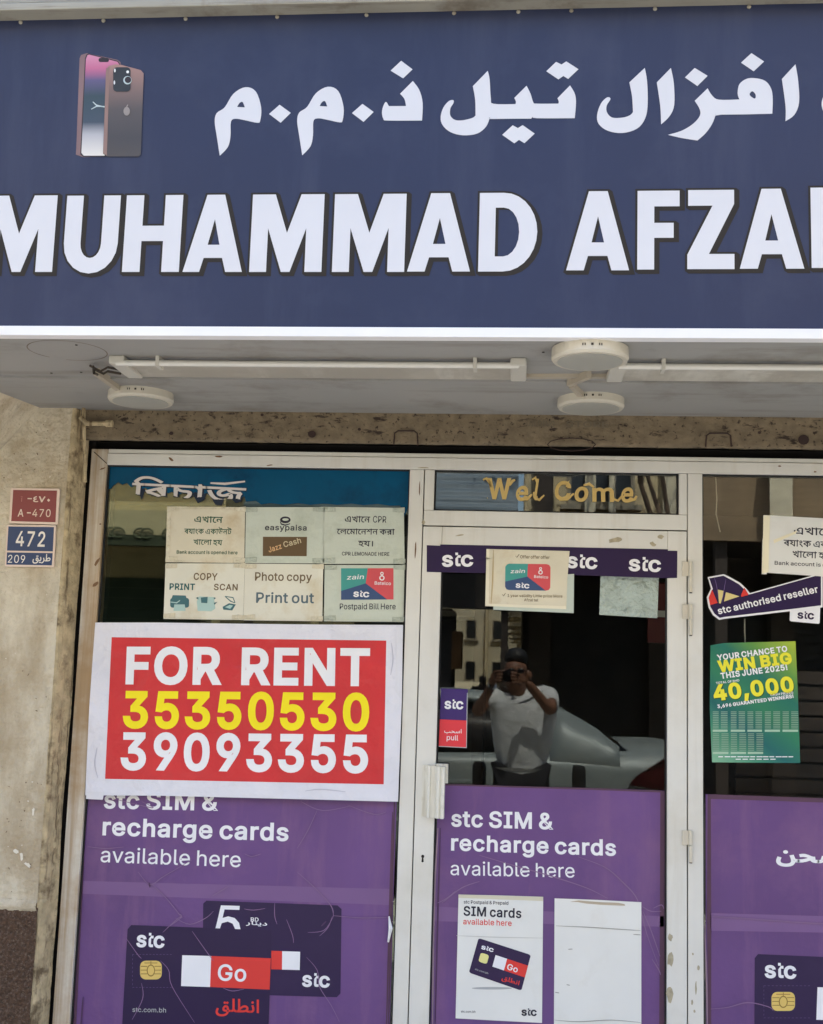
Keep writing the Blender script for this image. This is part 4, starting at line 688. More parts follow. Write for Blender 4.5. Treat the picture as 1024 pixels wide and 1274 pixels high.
for ch, xa, xb, ya, yb in row:
    ym = (ya+yb)/2; A = W(xa, ym, YS).x; B = W(xb, ym, YS).x; zt = W((xa+xb)/2, ya, YS).z; zb = W((xa+xb)/2, yb, YS).z
    cs = [[(A+(B-A)*u, zt+(zb-zt)*v) for u, v in c] for c in LET[ch]]
    s = 1 if area(cs[0]) > 0 else -1
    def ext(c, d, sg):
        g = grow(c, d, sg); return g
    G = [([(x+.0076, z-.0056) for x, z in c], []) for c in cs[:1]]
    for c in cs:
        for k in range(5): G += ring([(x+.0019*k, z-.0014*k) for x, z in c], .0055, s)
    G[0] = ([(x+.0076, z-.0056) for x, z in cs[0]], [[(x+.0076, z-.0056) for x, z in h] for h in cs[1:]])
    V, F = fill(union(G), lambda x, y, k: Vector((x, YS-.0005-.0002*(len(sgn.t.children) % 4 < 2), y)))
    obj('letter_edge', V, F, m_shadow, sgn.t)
    V, F = fill([(cs[0], cs[1:])], lambda x, y, k: Vector((x, YS-.0012, y)))
    obj('letter', V, F, m_sgnw, sgn.t)
def tr(sc, ox, oy): return lambda pts: [tuple([p[0]/sc+ox, p[1]/sc+oy]+list(p[2:])) for p in pts]
T1, T2, T3 = tr(3.657, 255, 60), tr(5.12, 535, 60), tr(3.543, 735, 50)
s_ = 1
meem = [(68,490,s_),(54,400),(45,335),(54,296),(90,270),(130,208),(185,178),(232,198),(256,270),(252,330),(238,340),(180,328),(140,322),(119,335),(117,400),(105,450)]
mh = [(147,268,s_),(158,250),(172,246),(182,270,s_)]
def sh_(p, dx, dy=0): return [tuple([q[0]+dx, q[1]+dy]+list(q[2:])) for q in p]
ar = []
ar.append((T1(meem), [T1(mh)])); ar.append((T1(sh_(meem, 375, -2)), [T1(sh_(mh, 375, -4))]))
dia = [(340,258,s_),(391,295,s_),(345,340,s_),(292,300,s_)]
ar.append((T1(dia), [])); ar.append((T1(sh_(dia, 377, -4)), []))
ar.append((T1([(946,150,s_),(975,190),(991,250),(988,330,s_),(835,330),(812,322),(806,285),(822,245),(837,264,s_),(915,264,s_),(908,232),(888,208,s_)]), []))
ar.append((T1([(893,58,s_),(945,97,s_),(902,138,s_),(845,103,s_)]), []))
ar.append((T2([(368,145,s_),(380,200),(388,320),(405,355),(545,357,s_),(547,340),(537,318,s_),(615,240,s_),(640,290),(658,345),(680,354),(818,354,s_),(820,340),(812,320,s_),(892,238,s_),(922,290),(930,350),(922,447,s_),(680,447),(655,435,s_),(645,450,s_),(400,450),(382,442,s_),(358,500),(300,545),(210,556),(130,535),(80,490),(68,440),(85,380),(120,338),(148,332),(150,350),(130,385),(130,430),(160,458),(210,460),(270,445),(290,430,s_),(288,330),(273,243,s_)]), []))
ar.append((T2([(803,88,s_),(838,105,s_),(868,85,s_),(946,135,s_),(880,197,s_),(850,178,s_),(818,200,s_),(741,148,s_)]), []))
ar.append((T2([(527,492,s_),(560,510,s_),(590,491,s_),(667,545,s_),(602,606,s_),(567,585,s_),(537,607,s_),(460,553,s_)]), []))
ar.append((T3([(238,123,s_),(248,180),(251,280),(240,345),(205,390),(140,410),(75,400),(35,370),(28,330),(45,280),(72,253),(87,260),(70,290),(72,320),(95,342),(140,342),(172,332),(186,318,s_),(182,250),(170,187,s_)]), []))
ar.append((T3([(353,123,s_),(366,190),(368,285),(348,335),(310,372,s_),(306,290),(291,187,s_)]), []))
ar.append((T3([(515,213,s_),(535,245),(565,263),(655,262,s_),(647,235),(655,195),(685,172),(720,168),(768,180),(795,215),(802,262),(800,325,s_),(575,330),(552,325,s_),(535,370),(505,412),(470,443,s_),(400,432),(340,418,s_),(400,400),(450,370),(480,335),(480,305),(458,268,s_)]), [T3([(700,238),(712,226),(726,240),(724,258),(707,250)])]))
ar.append((T3([(458,123,s_),(515,158,s_),(470,203,s_),(415,165,s_)]), [])); ar.append((T3([(708,58,s_),(764,95,s_),(718,138,s_),(662,100,s_)]), []))
ar.append((T3([(902,107,s_),(914,180),(918,275),(897,330),(858,358,s_),(858,290),(842,172,s_)]), []))
ar.append((T3([(1090,225,s_),(1050,228),(1025,250),(1017,285),(1028,318),(1060,335),(1090,335,s_)]), []))
for o, hs in ar:
    f = lambda q: [(W(x, y, YS).x, W(x, y, YS).z) for x, y in smooth(q)]
    V, F = fill([(f(o), [f(h) for h in hs])], lambda x, y, k: Vector((x, YS-.0012, y)))
    obj('arabic_letter', V, F, m_sgnw, sgn.t)
# picture of two phones
def ramp(name, stops, za, zb, xa=None, xb=None, rough=.4, k=0.0):
    """a print whose colours run down the sheet (z), slanted a little by x"""
    M = bpy.data.materials.new(name); M.use_nodes = True; n = M.node_tree; L = n.links; p = n.nodes['Principled BSDF']
    p.inputs['Roughness'].default_value = rough
    g = n.nodes.new('ShaderNodeNewGeometry'); sx = n.nodes.new('ShaderNodeSeparateXYZ'); L.new(g.outputs['Position'], sx.inputs[0])
    mu = n.nodes.new('ShaderNodeMath'); mu.operation = 'MULTIPLY_ADD'; mu.inputs[1].default_value = k; L.new(sx.outputs[0], mu.inputs[0]); L.new(sx.outputs[2], mu.inputs[2])
    mp = n.nodes.new('ShaderNodeMapRange'); mp.inputs[1].default_value = za; mp.inputs[2].default_value = zb; L.new(mu.outputs[0], mp.inputs[0])
    cr = n.nodes.new('ShaderNodeValToRGB'); L.new(mp.outputs[0], cr.inputs[0])
    while len(cr.color_ramp.elements) < len(stops): cr.color_ramp.elements.new(.5)
    for e, (q, c) in zip(cr.color_ramp.elements, stops): e.position = q; e.color = (*lin(c), 1)
    L.new(cr.outputs[0], p.inputs[0]); return M
TP = tr(8.49, 85, 55)
za, zb = W(140, 70, YS).z, W(140, 195, YS).z
pic = sgn.poly('phone_picture', [TP([(120,150),(135,115),(195,95),(520,165),(552,190),(555,240),(395,1185),(160,1195),(80,1165),(85,1100)])], mat('print_rose', (132, 104, 104), rough=.4), lay=1)
def kid(polys, m, lay, name='phone_print'): return sgn.poly(name, [TP(p) for p in polys], m, lay=lay, parent=pic)
kid([[(178,150),(192,112),(215,100),(525,178),(550,215),(545,245),(395,1192),(160,1192),(128,1165)]], mat('print_black', (48, 40, 46)), 2)
kid([[(188,160),(205,118),(222,112),(520,188),(540,215),(535,245),(385,1180),(165,1180),(140,1150)]], ramp('print_screen', [(0, (206, 138, 166)), (.12, (190, 104, 140)), (.24, (92, 84, 122)), (.4, (44, 66, 76)), (.66, (58, 72, 88)), (.78, (176, 176, 182)), (1, (226, 222, 214))], za, zb), 3)
kid([rrect(322, 148, 432, 192, 20)], mat('print_black', (48, 40, 46)), 4)
kid([line_poly([(262,612),(300,648),(390,668)], 14), line_poly([(245,690),(300,660),(385,660)], 12)], mat('print_pale', (190, 205, 205)), 4)
kid([[(400,300),(428,235),(500,218),(560,222),(770,278),(800,315),(770,1170),(745,1190),(415,1190),(370,1160)]], ramp('print_back', [(0, (168, 130, 120)), (.25, (128, 104, 98)), (.5, (82, 76, 76)), (.8, (64, 62, 66)), (1, (72, 68, 68))], za-.02, zb), 5)
kid([[(405,262),(440,245),(412,1180),(372,1158)]], mat('print_edge', (146, 118, 110)), 6)
kid([rrect(478, 250, 662, 508, 40)], mat('print_camera', (44, 50, 56)), 7)
kid([circ(630, 388, 44)], mat('print_pale', (190, 205, 205)), 8); kid([circ(636, 385, 34)], mat('print_black', (48, 40, 46)), 9)
kid([circ(632, 300, 15), circ(497, 285, 9, 20), circ(492, 412, 8, 22)], mat('print_white', (240, 240, 238)), 8)
kid([circ(622, 715, 34, 46), line_poly([(618,680),(626,660),(636,645)], 12)], mat('print_logo', (150, 142, 138)), 8)

# ================================================================== SHOPFRONT FRAME, DOOR AND GLASS
fr = thing('shopfront_frame', 'cream painted metal frame with fixed panes around the glass door', 'window frame', (-.4, 0, 0))
GX = dict(l0=-1.382, l1=-.364, m1=-.318, d0=-.3145, dg0=W(545, 850).x, dg1=.463, d1=.5225, m2=.5262, r0=.572)
TG0, TG1 = W(540, 610).x, W(845, 615).x
FR = lambda name, x0, x1, z0, z1, m=m_cream, y0=0, y1=.06, par=fr, c=.0022: obj(name, *box_vf(x0, x1, y0, y1, z0, z1, c), m, par)
ZH0, ZH1 = 2.2535, 2.306
FR('sill_rail', -1.436, XW, .02, .32)
FR('jamb', -1.4375, GX['l0'], .3205, ZH1, m_creamold)
FR('head_rail', GX['l0']+.0005, XW, ZH0, ZH1-.014)
FR('head_flange', GX['l0']+.0005, XW, ZH1-.0125, ZH1+.001, y0=.004)
FR('mullion', GX['l1'], GX['m1'], .3205, ZH0-.0008)
FR('mullion', GX['m2'], GX['r0'], .3205, ZH0-.0008)
FR('transom_stile', GX['d0']+.0, TG0, 2.1202, ZH0-.0012, y0=.001)
FR('transom_stile', TG1, GX['d1']+.0015, 2.1202, ZH0-.0012, y0=.001)
FR('transom_bar', GX['d0']+.0, GX['d1']+.0015, 2.0705, 2.1195, y0=.001)
FR('mullion', 1.62, 1.67, .3205, ZH0-.0008)
m_gl = glass('window_glass_green', (.96, .985, .94), .043, gcol=(.8, .9, .8)); m_gd = glass('door_glass', (.95, .96, .95), .029); m_gt = glass('transom_glass', (.975, .985, .98), .05)
GY = (.022, .027)
def pane(name, x0, x1, z0, z1, m, par):
    box(name, (x0, x1, GY[0], GY[1], z0, z1), m, par)
    g = .0045
    obj('gasket', *join([box_vf(x0, x0+g, .012, GY[0]-.0005, z0, z1), box_vf(x1-g, x1, .012, GY[0]-.0005, z0, z1), box_vf(x0+g, x1-g, .012, GY[0]-.0005, z1-g, z1), box_vf(x0+g, x1-g, .012, GY[0]-.0005, z0, z0+g)]), m_gasket, par)
pane('pane', GX['l0'], GX['l1'], .32, ZH0, m_gl, fr)
pane('pane', TG0, TG1, 2.12, ZH0, m_gt, fr)
pane('pane', GX['r0'], 1.62, .32, ZH0, m_gt, fr)
door = thing('shop_door', 'cream framed glass door with a purple sticker band and white pull handle', 'door', (.1, 0, 0))
DG1 = W(690, 702).z
FR('stile', GX['d0'], GX['dg0'], .34, 2.0662, par=door, y0=-.002)
FR('stile', GX['dg1'], GX['d1'], .34, 2.0662, par=door, y0=-.002)
FR('top_rail', GX['dg0']+.0005, GX['dg1']-.0005, DG1, 2.0662, par=door, y0=-.002)
FR('bottom_rail', GX['d0'], GX['d1'], .02, .3395, par=door, y0=-.002)
pane('pane', GX['dg0'], GX['dg1'], .34, DG1, m_gd, door)
m_seal = mat('door_gap', (60, 52, 42), rough=.8)
obj('door_seal', *join([box_vf(GX['m1']+.0002, GX['d0']-.0002, .012, .05, .33, 2.07), box_vf(GX['d1']+.0002, GX['m2']-.0002, .012, .05, .33, 2.07), box_vf(GX['d0'], GX['d1'], .012, .05, 2.0665, 2.0703)]), m_seal, fr)
m_hinge = mat('hinge_metal', (206, 200, 184), rough=.4, var=.08, metal=.3)
for py0, py1, py2 in ((699, 717, 737), (752, 770, 790), (1033, 1051, 1072)):
    x0 = W(848.5, py0).x; x1 = W(860.5, py0).x; z0, z1, z2 = W(855, py0).z, W(855, py1).z, W(855, py2).z
    h = obj('hinge', *box_vf(x0, x1-.006, -.008, -.0025, z1, z0, .001), m_hinge, door)
    obj('knuckle', *tube_vf([(x1-.004, -.009, z1+.001), (x1-.004, -.009, z0)], .0062, 10), m_hinge, h)
    obj('knuckle', *tube_vf([(x1-.004, -.009, z2), (x1-.004, -.009, z1-.0012)], .0056, 10), m_hinge, h)
    obj('pin', *tube_vf([(x1-.004, -.009, z2-.003), (x1-.004, -.009, z2)], .0044, 8), m_screw, h)
# pull handle
hx0, hx1 = W(525, 985).x, W(554, 985).x; hz1, hz0 = W(540, 952).z, W(540, 1016).z
m_hand = mat('handle_paint', (226, 224, 212), rough=.3, var=.05, dirt=(170, 158, 130), dscale=20, damt=.6, streak=(60, 20, 3))
prof = [(0, 0), (0, -.004), (.018, -.006), (.022, -.03), (.028, -.034), (.031, -.026), (.046, -.03), (.052, -.042), (.06, -.046), (.066, -.042), (.068, -.05), (.078, -.05), (.078, -.012), (.074, -.008), (.074, 0)]
sx = (hx1-hx0)/.078
V = [(hx0+x*sx, y-.002, z) for z in (hz0, hz1) for x, y in prof]; n = len(prof)
F = [(i, (i+1) % n, n+(i+1) % n, n+i) for i in range(n)]
for z in (0, n):
    tt = tessellate_polygon([[Vector((x, y, 0)) for x, y in prof]]); F += [tuple(i+z for i in t) for t in tt]
hd = obj('handle', V, F, m_hand, door)
obj('latch_plate', *box_vf(W(543, 952).x, W(558, 952).x, -.012, .004, W(550, 974).z, W(550, 950).z, .001), m_hand, hd)
k = W(526, 1067)
K = [(k.x+.0048*math.cos(math.radians(a)), k.z+.004+.0052*math.sin(math.radians(a))) for a in range(-60, 241, 20)]+[(k.x-.0036, k.z-.012), (k.x, k.z-.0145), (k.x+.0036, k.z-.012)]
V, F = fill([(K, [])], lambda x, y, q: Vector((x, -.0026, y))); obj('keyhole', V, F, m_dark, door)
# scuffs and chips in the paint
m_chip = mat('paint_chip', (120, 92, 66), rough=.9, var=.3, vscale=60); m_smud = mat('tape_residue', (176, 166, 140), rough=.9, var=.2, vscale=50)
def chip(px, py, l, wd, ang, m, par, y=-.0008):
    c = W(px, py); n = 10; P = []
    for k in range(n):
        a = 2*math.pi*k/n; r = 1+.45*noise.noise(Vector((px*.37+k, py*.21, 1)))
        u, v = math.cos(a)*l*r, math.sin(a)*wd*r; b = math.radians(ang)
        P.append((c.x+(u*math.cos(b)-v*math.sin(b))/390, c.z+(u*math.sin(b)+v*math.cos(b))/390))
    V, F = fill([(P, [])], lambda x, y_, q: Vector((x, y, y_))); obj('paint_chip', V, F, m, par)
for a in ((272, 568, 5, 1.2, 0), (213, 571.5, 4, 1.5, -40), (128, 583, 4, 1, 20), (125, 652, 1.5, 1, 0), (121, 699, 6, 2, 60), (119, 727, 5, 2, 40), (335, 579, 4, .8, 10), (527, 582, 7, .8, 0), (1014, 587, 1.6, 1, 0), (970, 580, 2, 1, 0), (517, 683, .9, 11, 0), (522, 608, .7, 9, 0)):
    chip(*a, m_chip if a[2] != 7 else m_smud, fr)
for a in ((766, 672, 9, 3, 12), (822, 668, 4, 2.5, 0), (812, 677, 4, 2.5, -30), (572, 666, 5, 1, 10), (834, 1166, 3, 4, 0), (834, 1194, 4, 8, 0), (833, 1236, 4, 10, 0), (527, 650, 2, 3, 0)):
    chip(*a, m_smud, door, -.0027)
for a in ((869, 1204, 1.5, 3, 0), (866, 1230, 1, 8, 0), (861, 1247, 1.2, 3, 0), (864, 1258, 1.2, 2, 0), (862, 1187, 1, 1.5, 0), (846, 1240, .8, 2, 0)):
    chip(*a, m_smud, fr)
_a, _b = W(116, 562), W(132.5, 577)
obj('mitre_joint', [(_a.x, -.0008, _a.z), (_b.x, -.0008, _b.z), (_b.x+.003, -.0008, _b.z+.001), (_a.x+.005, -.0008, _a.z)], [(0, 1, 2, 3)], m_seal, fr)
m_flake = mat('pale_flake', (222, 216, 200), rough=.9, var=.1, vscale=40); m_pit = mat('plaster_pit', (120, 102, 78), rough=.95, var=.2, vscale=60)
rc = random.Random(3)
for k in range(70):
    px = rc.uniform(2, 78); py = rc.choice([rc.uniform(515, 600), rc.uniform(715, 1125), rc.uniform(960, 1125)])
    if px > 82-(py-560)*.065: continue
    c_ = W(px, py, YP-.0052); q_ = W(px, py)
    big = k % 5 == 0 and py > 900
    P = []
    l, wd, an = (rc.uniform(1.5, 5), rc.uniform(1, 3.4), rc.uniform(0, 3)) if big else (rc.uniform(.4, 1.8), rc.uniform(.3, .9), rc.uniform(0, 3))
    for j in range(12):
        a = 2*math.pi*j/12; r = 1+.9*noise.noise(Vector((px+j*.7, py, 1))); u, v = math.cos(a)*l*r, math.sin(a)*wd*r
        P.append((c_.x+(u*math.cos(an)-v*math.sin(an))/400, c_.z+(u*math.sin(an)+v*math.cos(an))/400))
    V, F = fill([(P, [])], lambda x, y_, q: Vector((x, YP-.0052, y_))); obj('plaster_chip', V, F, m_flake if (big or k % 3 == 0) else m_pit, bld)
# ================================================================== PAPERS AND STICKERS
def pm(name, col, rough=.55, var=.03, **k):
    k.setdefault('spec', .3); k.setdefault('bump', .0012); k.setdefault('bscale', 9); k.setdefault('detail', 3)
    return mat(name, col, rough=rough, var=var, **k)
p_vinyl = dict(bump=.008, bscale=7)
c_purple = pm('purple_vinyl', (107, 75, 129), rough=.38, var=.16, vscale=1.8, dirt=(128, 92, 134), dscale=2.4, damt=.7, streak=(12, 12, 1.5), **p_vinyl)
c_dark = pm('dark_purple_print', (46, 30, 70), rough=.4, dirt=(58, 42, 80), dscale=5, damt=.4)
c_band = pm('band_purple', (42, 24, 64), rough=.35)
c_wh = pm('white_print', (240, 240, 242), rough=.45); c_red = pm('red_print', (222, 62, 56), rough=.4); c_redb = pm('banner_red', (208, 40, 46), rough=.38, var=.07, bump=.03, bscale=6, spec=.5)
c_yel = pm('yellow_print', (252, 232, 32), rough=.45); c_gold = pm('chip_gold', (226, 196, 110), rough=.4); c_line = pm('chip_lines', (150, 118, 60))
c_bann = pm('banner_white', (226, 226, 234), rough=.3, var=.05, bump=.05, bscale=6, spec=.6)
c_cream = pm('cream_paper', (228, 226, 210), rough=.7, var=.05, dirt=(208, 194, 160), dscale=7, damt=.8, bump=.008, bscale=9)
c_cream2 = pm('aged_cream_paper', (222, 215, 192), rough=.7, var=.05, dirt=(200, 180, 144), dscale=7, damt=.8, bump=.008, bscale=9)
c_green = pm('glass_tinted_paper', (204, 211, 196), rough=.7, var=.04, dirt=(176, 184, 164), dscale=8, damt=.6, bump=.012, bscale=12)  # green tint of the window glass is put into the paper colour
c_paper = pm('white_paper', (232, 232, 226), rough=.6, var=.03, dirt=(216, 212, 200), dscale=5, damt=.5, bump=.002, bscale=6)
c_ink = pm('dark_ink', (46, 46, 58)); c_inkg = pm('green_ink', (52, 92, 70)); c_inkt = pm('teal_ink', (36, 96, 98)); c_inkb = pm('brown_ink', (112, 94, 66))
c_inks = pm('slate_ink', (88, 108, 118)); c_teal = pm('teal_print', (74, 158, 150)); c_pink = pm('coral_print', (214, 86, 92)); c_blu = pm('blue_print', (62, 84, 124))
c_grey = pm('grey_print', (176, 178, 178)); c_tape = pm('clear_tape_edge', (222, 214, 188), rough=.15, spec=.6, bump=.02, bscale=40); pm('tape_green', (186, 194, 178), rough=.15, spec=.6, bump=.02, bscale=40)
c_crease = pm('vinyl_crease', (134, 104, 142), rough=.4); c_creased = pm('vinyl_crease_dark', (82, 56, 92), rough=.5); c_sheen = pm('vinyl_tape', (122, 90, 138), rough=.3)
def creases(sh, paths, m=c_crease, w=1.1, name='crease', lay=3):
    r = []
    for p in paths:
        q = [(x[0], x[1]) for x in p]; out = []
        for i in range(len(q)-1):
            a, b = q[i], q[i+1]; c0 = q[max(i-1, 0)]; d0 = q[min(i+2, len(q)-1)]
            for k in range(5):
                t = k/5; out.append(tuple(.5*((2*a[j])+(-c0[j]+b[j])*t+(2*c0[j]-5*a[j]+4*b[j]-d0[j])*t*t+(-c0[j]+3*a[j]-3*b[j]+d0[j])*t**3) for j in (0, 1)))
        out.append(q[-1]); r.append(line_poly(out, w))
    o = sh.poly(name, r, m, lay=lay); o['kind'] = 'stuff'; return o
YO, YI = .0205, .0195      # both on the outer face of the glass
# ---- torn blue film on the left pane
jag = [(508.5, 582.5), (509, 628), (503, 643), (499, 640), (498, 629), (484, 629), (470, 627), (452, 628.5), (437, 626.5), (420, 628), (402, 626.5), (386, 628), (371, 626), (352, 628), (337, 626), (325, 627.5), (318, 623), (306, 624), (304, 617), (298, 621), (292, 616), (283, 619), (276, 616), (268, 618), (261, 617), (257, 613), (250, 616), (243, 612), (236, 616), (229, 613), (220, 616), (214, 612), (209, 614), (205, 609), (199, 612), (193, 608), (187, 612), (181, 607), (176, 609), (170, 604), (163, 606), (158, 601), (152, 603), (147, 600), (141, 604), (138, 608), (133, 609), (133.5, 578)]
m_bluef = pm('blue_window_film', (0, 78, 112), rough=.4, spec=.15, var=.08, dirt=(8, 46, 74), dscale=8, damt=.6)
bf = Sheet('window_film', 'torn blue window film with cut-off white Bengali lettering across the top of the left pane', 'sticker', YO, jag[::-1], m_bluef, part='film')
def clipper(lo):
    def f(p):
        out = []
        for i in range(len(p)):
            a, b = p[i-1], p[i]
            la = lo+22*math.sin(a[0]*.011)+14*math.sin(a[0]*.037); 
            ia, ib = a[1] >= la, b[1] >= la
            if ia != ib:
                t = (la-a[1])/(b[1]-a[1]); out.append((a[0]+(b[0]-a[0])*t, la))
            if ib: out.append(b)
        return out if len(out) > 2 else [(0, 0), (1, 0), (0, 1)]
    return f
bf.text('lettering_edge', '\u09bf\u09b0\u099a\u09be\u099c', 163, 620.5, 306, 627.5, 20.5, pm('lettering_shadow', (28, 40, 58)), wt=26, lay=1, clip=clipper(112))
bf.text('lettering', '\u09bf\u09b0\u099a\u09be\u099c', 163, 620, 305, 627, 20.5, pm('bengali_white', (214, 208, 202)), wt=10, lay=2, clip=clipper(118))
# reph stroke above the last letter
bf.poly('lettering_stroke', [line_poly([(262, 601), (280, 602), (305, 599)], 3)], MATS['bengali_white'], lay=2)
_o = bf.poly('film_shreds', [[(170, 606), (176, 622), (181, 609)], [(238, 612), (246, 626), (254, 622), (258, 612)], [(262, 618), (268, 628), (276, 629), (280, 617)], [(286, 618), (293, 626), (300, 624), (303, 617)]], pm('lettering_shadow', (28, 40, 58)), lay=-1); _o['kind'] = 'stuff'

G_P = 'printed papers taped on the left pane'
def paper(label, quad, m, Y=YI, g=G_P, name='paper_notice', cat='paper notice'):
    s = Sheet(name, label, cat, Y-.0006*(len(label) % 3), quad, m, group=g); f = quadmap(quad)
    for (u, v, a) in ((.0, .0, 1), (1, .0, -1), (0, 1, -1), (1, 1, 1)):
        u0 = u*.86+.02; v0 = v*.9; q = [f(u0-.02, v0+.01), f(u0+.13, v0-.0+.01*a), f(u0+.13, v0+.085), f(u0-.02, v0+.085+.01*a)]
        s.poly('tape', [q], MATS['clear_tape_edge' if m is not c_green else 'tape_green'], lay=4)
    return s
def tapes(s, quads, m=None): s.poly('tape', quads, m or c_tape, lay=3)
BK = ['\u098f\u0996\u09be\u09c7\u09a8', '\u09ac\u09af\u09be\u0982\u0995 \u098f\u0995\u09be\u0989\u09a8\u099f', '\u0996\u09c7\u09be\u09b2\u09be \u09b9\u09af']
p = paper('cream bank account notice in dark green Bengali, left in the upper row of window papers', [(208, 630), (305, 631), (304, 700.5), (206, 699.5)], c_cream2, Y=YO-.001)
p.text('lettering', '\u098f\u0996\u09be\u09c7\u09a8', 241.5, 649.7, 277, 650.5, 7.6, c_inkg, wt=12)
p.text('lettering', BK[1], 229.2, 664, 288, 664.8, 6.6, c_inkg, wt=10)
p.text('lettering', '\u0996\u09be\u09c7\u09b2\u09be \u09b9\u09af', 240.6, 677.4, 276.5, 678.4, 6.6, c_inkg, wt=10)
p.text('lettering', 'Bank account is opened here', 219.8, 688.8, 295.5, 689.6, 4.1, c_inkg, wt=14)
tapes(p, [[(208.2, 630.2), (213, 630.2), (211, 699), (206.3, 699)], [(226, 630.5), (288, 631), (288, 634), (226, 633.5)], [(206, 696.5), (230, 697), (230, 699.8), (206, 699.5)]])
p = paper('grey-green notice with a brown box, middle of the upper row of window papers', [(306, 631), (403, 631), (402.5, 701), (304.8, 700.5)], c_green)
p.poly('round_logo', [circ(355, 646.8, 6.6, 4.2)], c_ink, holes={0: [circ(355.3, 646.4, 4, 1.6)]})
p.poly('round_logo', [line_poly([(348.6, 649), (350, 652), (355, 653.4), (361, 651.6)], 1.8)], c_ink)
p.text('lettering', 'easypaisa', 329.6, 659.4, 381.5, 660, 6.6, c_ink, wt=14, track=20)
p.poly('brown_box', [[(327.2, 667.8), (382, 668), (381.6, 692), (327, 691.8)]], pm('brown_box', (104, 84, 58)))
p.text('lettering', 'Jazz', 335, 687.4, 351, 682.2, 6.6, pm('gold_ink', (220, 178, 130)), wt=14, lay=2); p.text('lettering', 'Cash', 353.5, 681, 375, 675.2, 6.8, pm('pale_ink', (204, 190, 156)), wt=14, lay=2)
p = paper('grey-green notice in dark Bengali ending in CPR LEMONADE HERE, right in the upper row', [(402.8, 630.5), (502.5, 632), (503.5, 701.5), (402, 701.5)], c_green)
p.text('lettering', '\u098f\u0996\u09be\u09c7\u09a8', 429, 649.5, 460.4, 650, 7.6, c_ink, wt=10); p.text('lettering', 'CPR', 463.9, 650, 480.6, 650.4, 8, c_ink, wt=4)
p.text('lettering', '\u09c7\u09b2\u09c7\u09ae\u09be\u09c7\u09a8\u09b6\u09a8 \u0995\u09b0\u09be', 419, 664.5, 491, 665.2, 7, c_ink, wt=10)
p.text('lettering', '\u09b9\u09af\u0964', 445.6, 679.4, 464, 679.8, 7, c_ink, wt=10); p.text('lettering', 'CPR LEMONADE HERE', 425.4, 691, 484.5, 691.6, 4.4, c_ink, wt=10)
p = paper('cream COPY PRINT SCAN notice with three office machine pictures, left in the lower row', [(206, 700.8), (304.6, 701), (302.6, 771.5), (203.4, 770)], c_cream, Y=YO-.001)
p.text('lettering', 'COPY', 240.8, 721.2, 270.5, 721.8, 8.2, c_inkb, wt=18, track=20); p.text('lettering', 'PRINT', 210.8, 733.4, 242.4, 733.9, 7.4, c_inkt, wt=24, track=10); p.text('lettering', 'SCAN', 266, 734, 295.6, 734.4, 7.4, c_inkb, wt=18, track=20)
c_mach = pm('machine_print', (70, 112, 118)); c_mach2 = pm('machine_pale', (176, 206, 200))
p.poly('printer_picture', [rrect(211.8, 744, 235.3, 756, 3), [(215, 740.5), (231, 741), (233, 746), (213, 746)]], c_mach); p.poly('printer_picture', [[(217, 752), (230, 752), (231, 760), (216, 760)], line_poly([(212, 749), (220, 750), (224, 747)], 1.6)], c_mach2, lay=2)
p.poly('copier_picture', [[(245, 748), (248, 742), (266, 743), (268, 757), (263, 760.5), (246, 760)]], c_mach2); p.poly('copier_picture', [[(250, 743.5), (258.5, 742.5), (258, 750.5), (250.5, 750)], [(243.6, 744), (247, 742.5), (247, 746)], [(266, 743), (269, 744), (266.5, 746)], [(266, 750), (270.5, 749), (267, 752.5)]], c_mach, lay=2)
p.poly('scanner_picture', [[(277, 755), (285, 750.5), (293.5, 752), (289, 759.5), (278, 758.5)]], c_mach); p.poly('scanner_picture', [[(280, 755.5), (286, 752.5), (290, 753.5), (286.5, 757.5)]], c_mach2, lay=2); p.poly('scanner_picture', [line_poly([(280, 742), (287, 748), (292, 750)], 1.4), line_poly([(280, 742), (290, 743.5), (292.5, 750)], 1.4)], c_mach)
p = paper('cream Photo copy Print out notice, middle of the lower row of window papers', [(304.8, 701.2), (402.2, 702), (401, 773), (302.8, 771.8)], c_cream, Y=YO-.001)
p.text('lettering', 'Photo copy', 317.2, 722.2, 388, 722.8, 10, c_inkb, wt=12); p.text('lettering', 'Print out', 318.6, 749.7, 390.6, 750.3, 12.4, c_inks, wt=14)
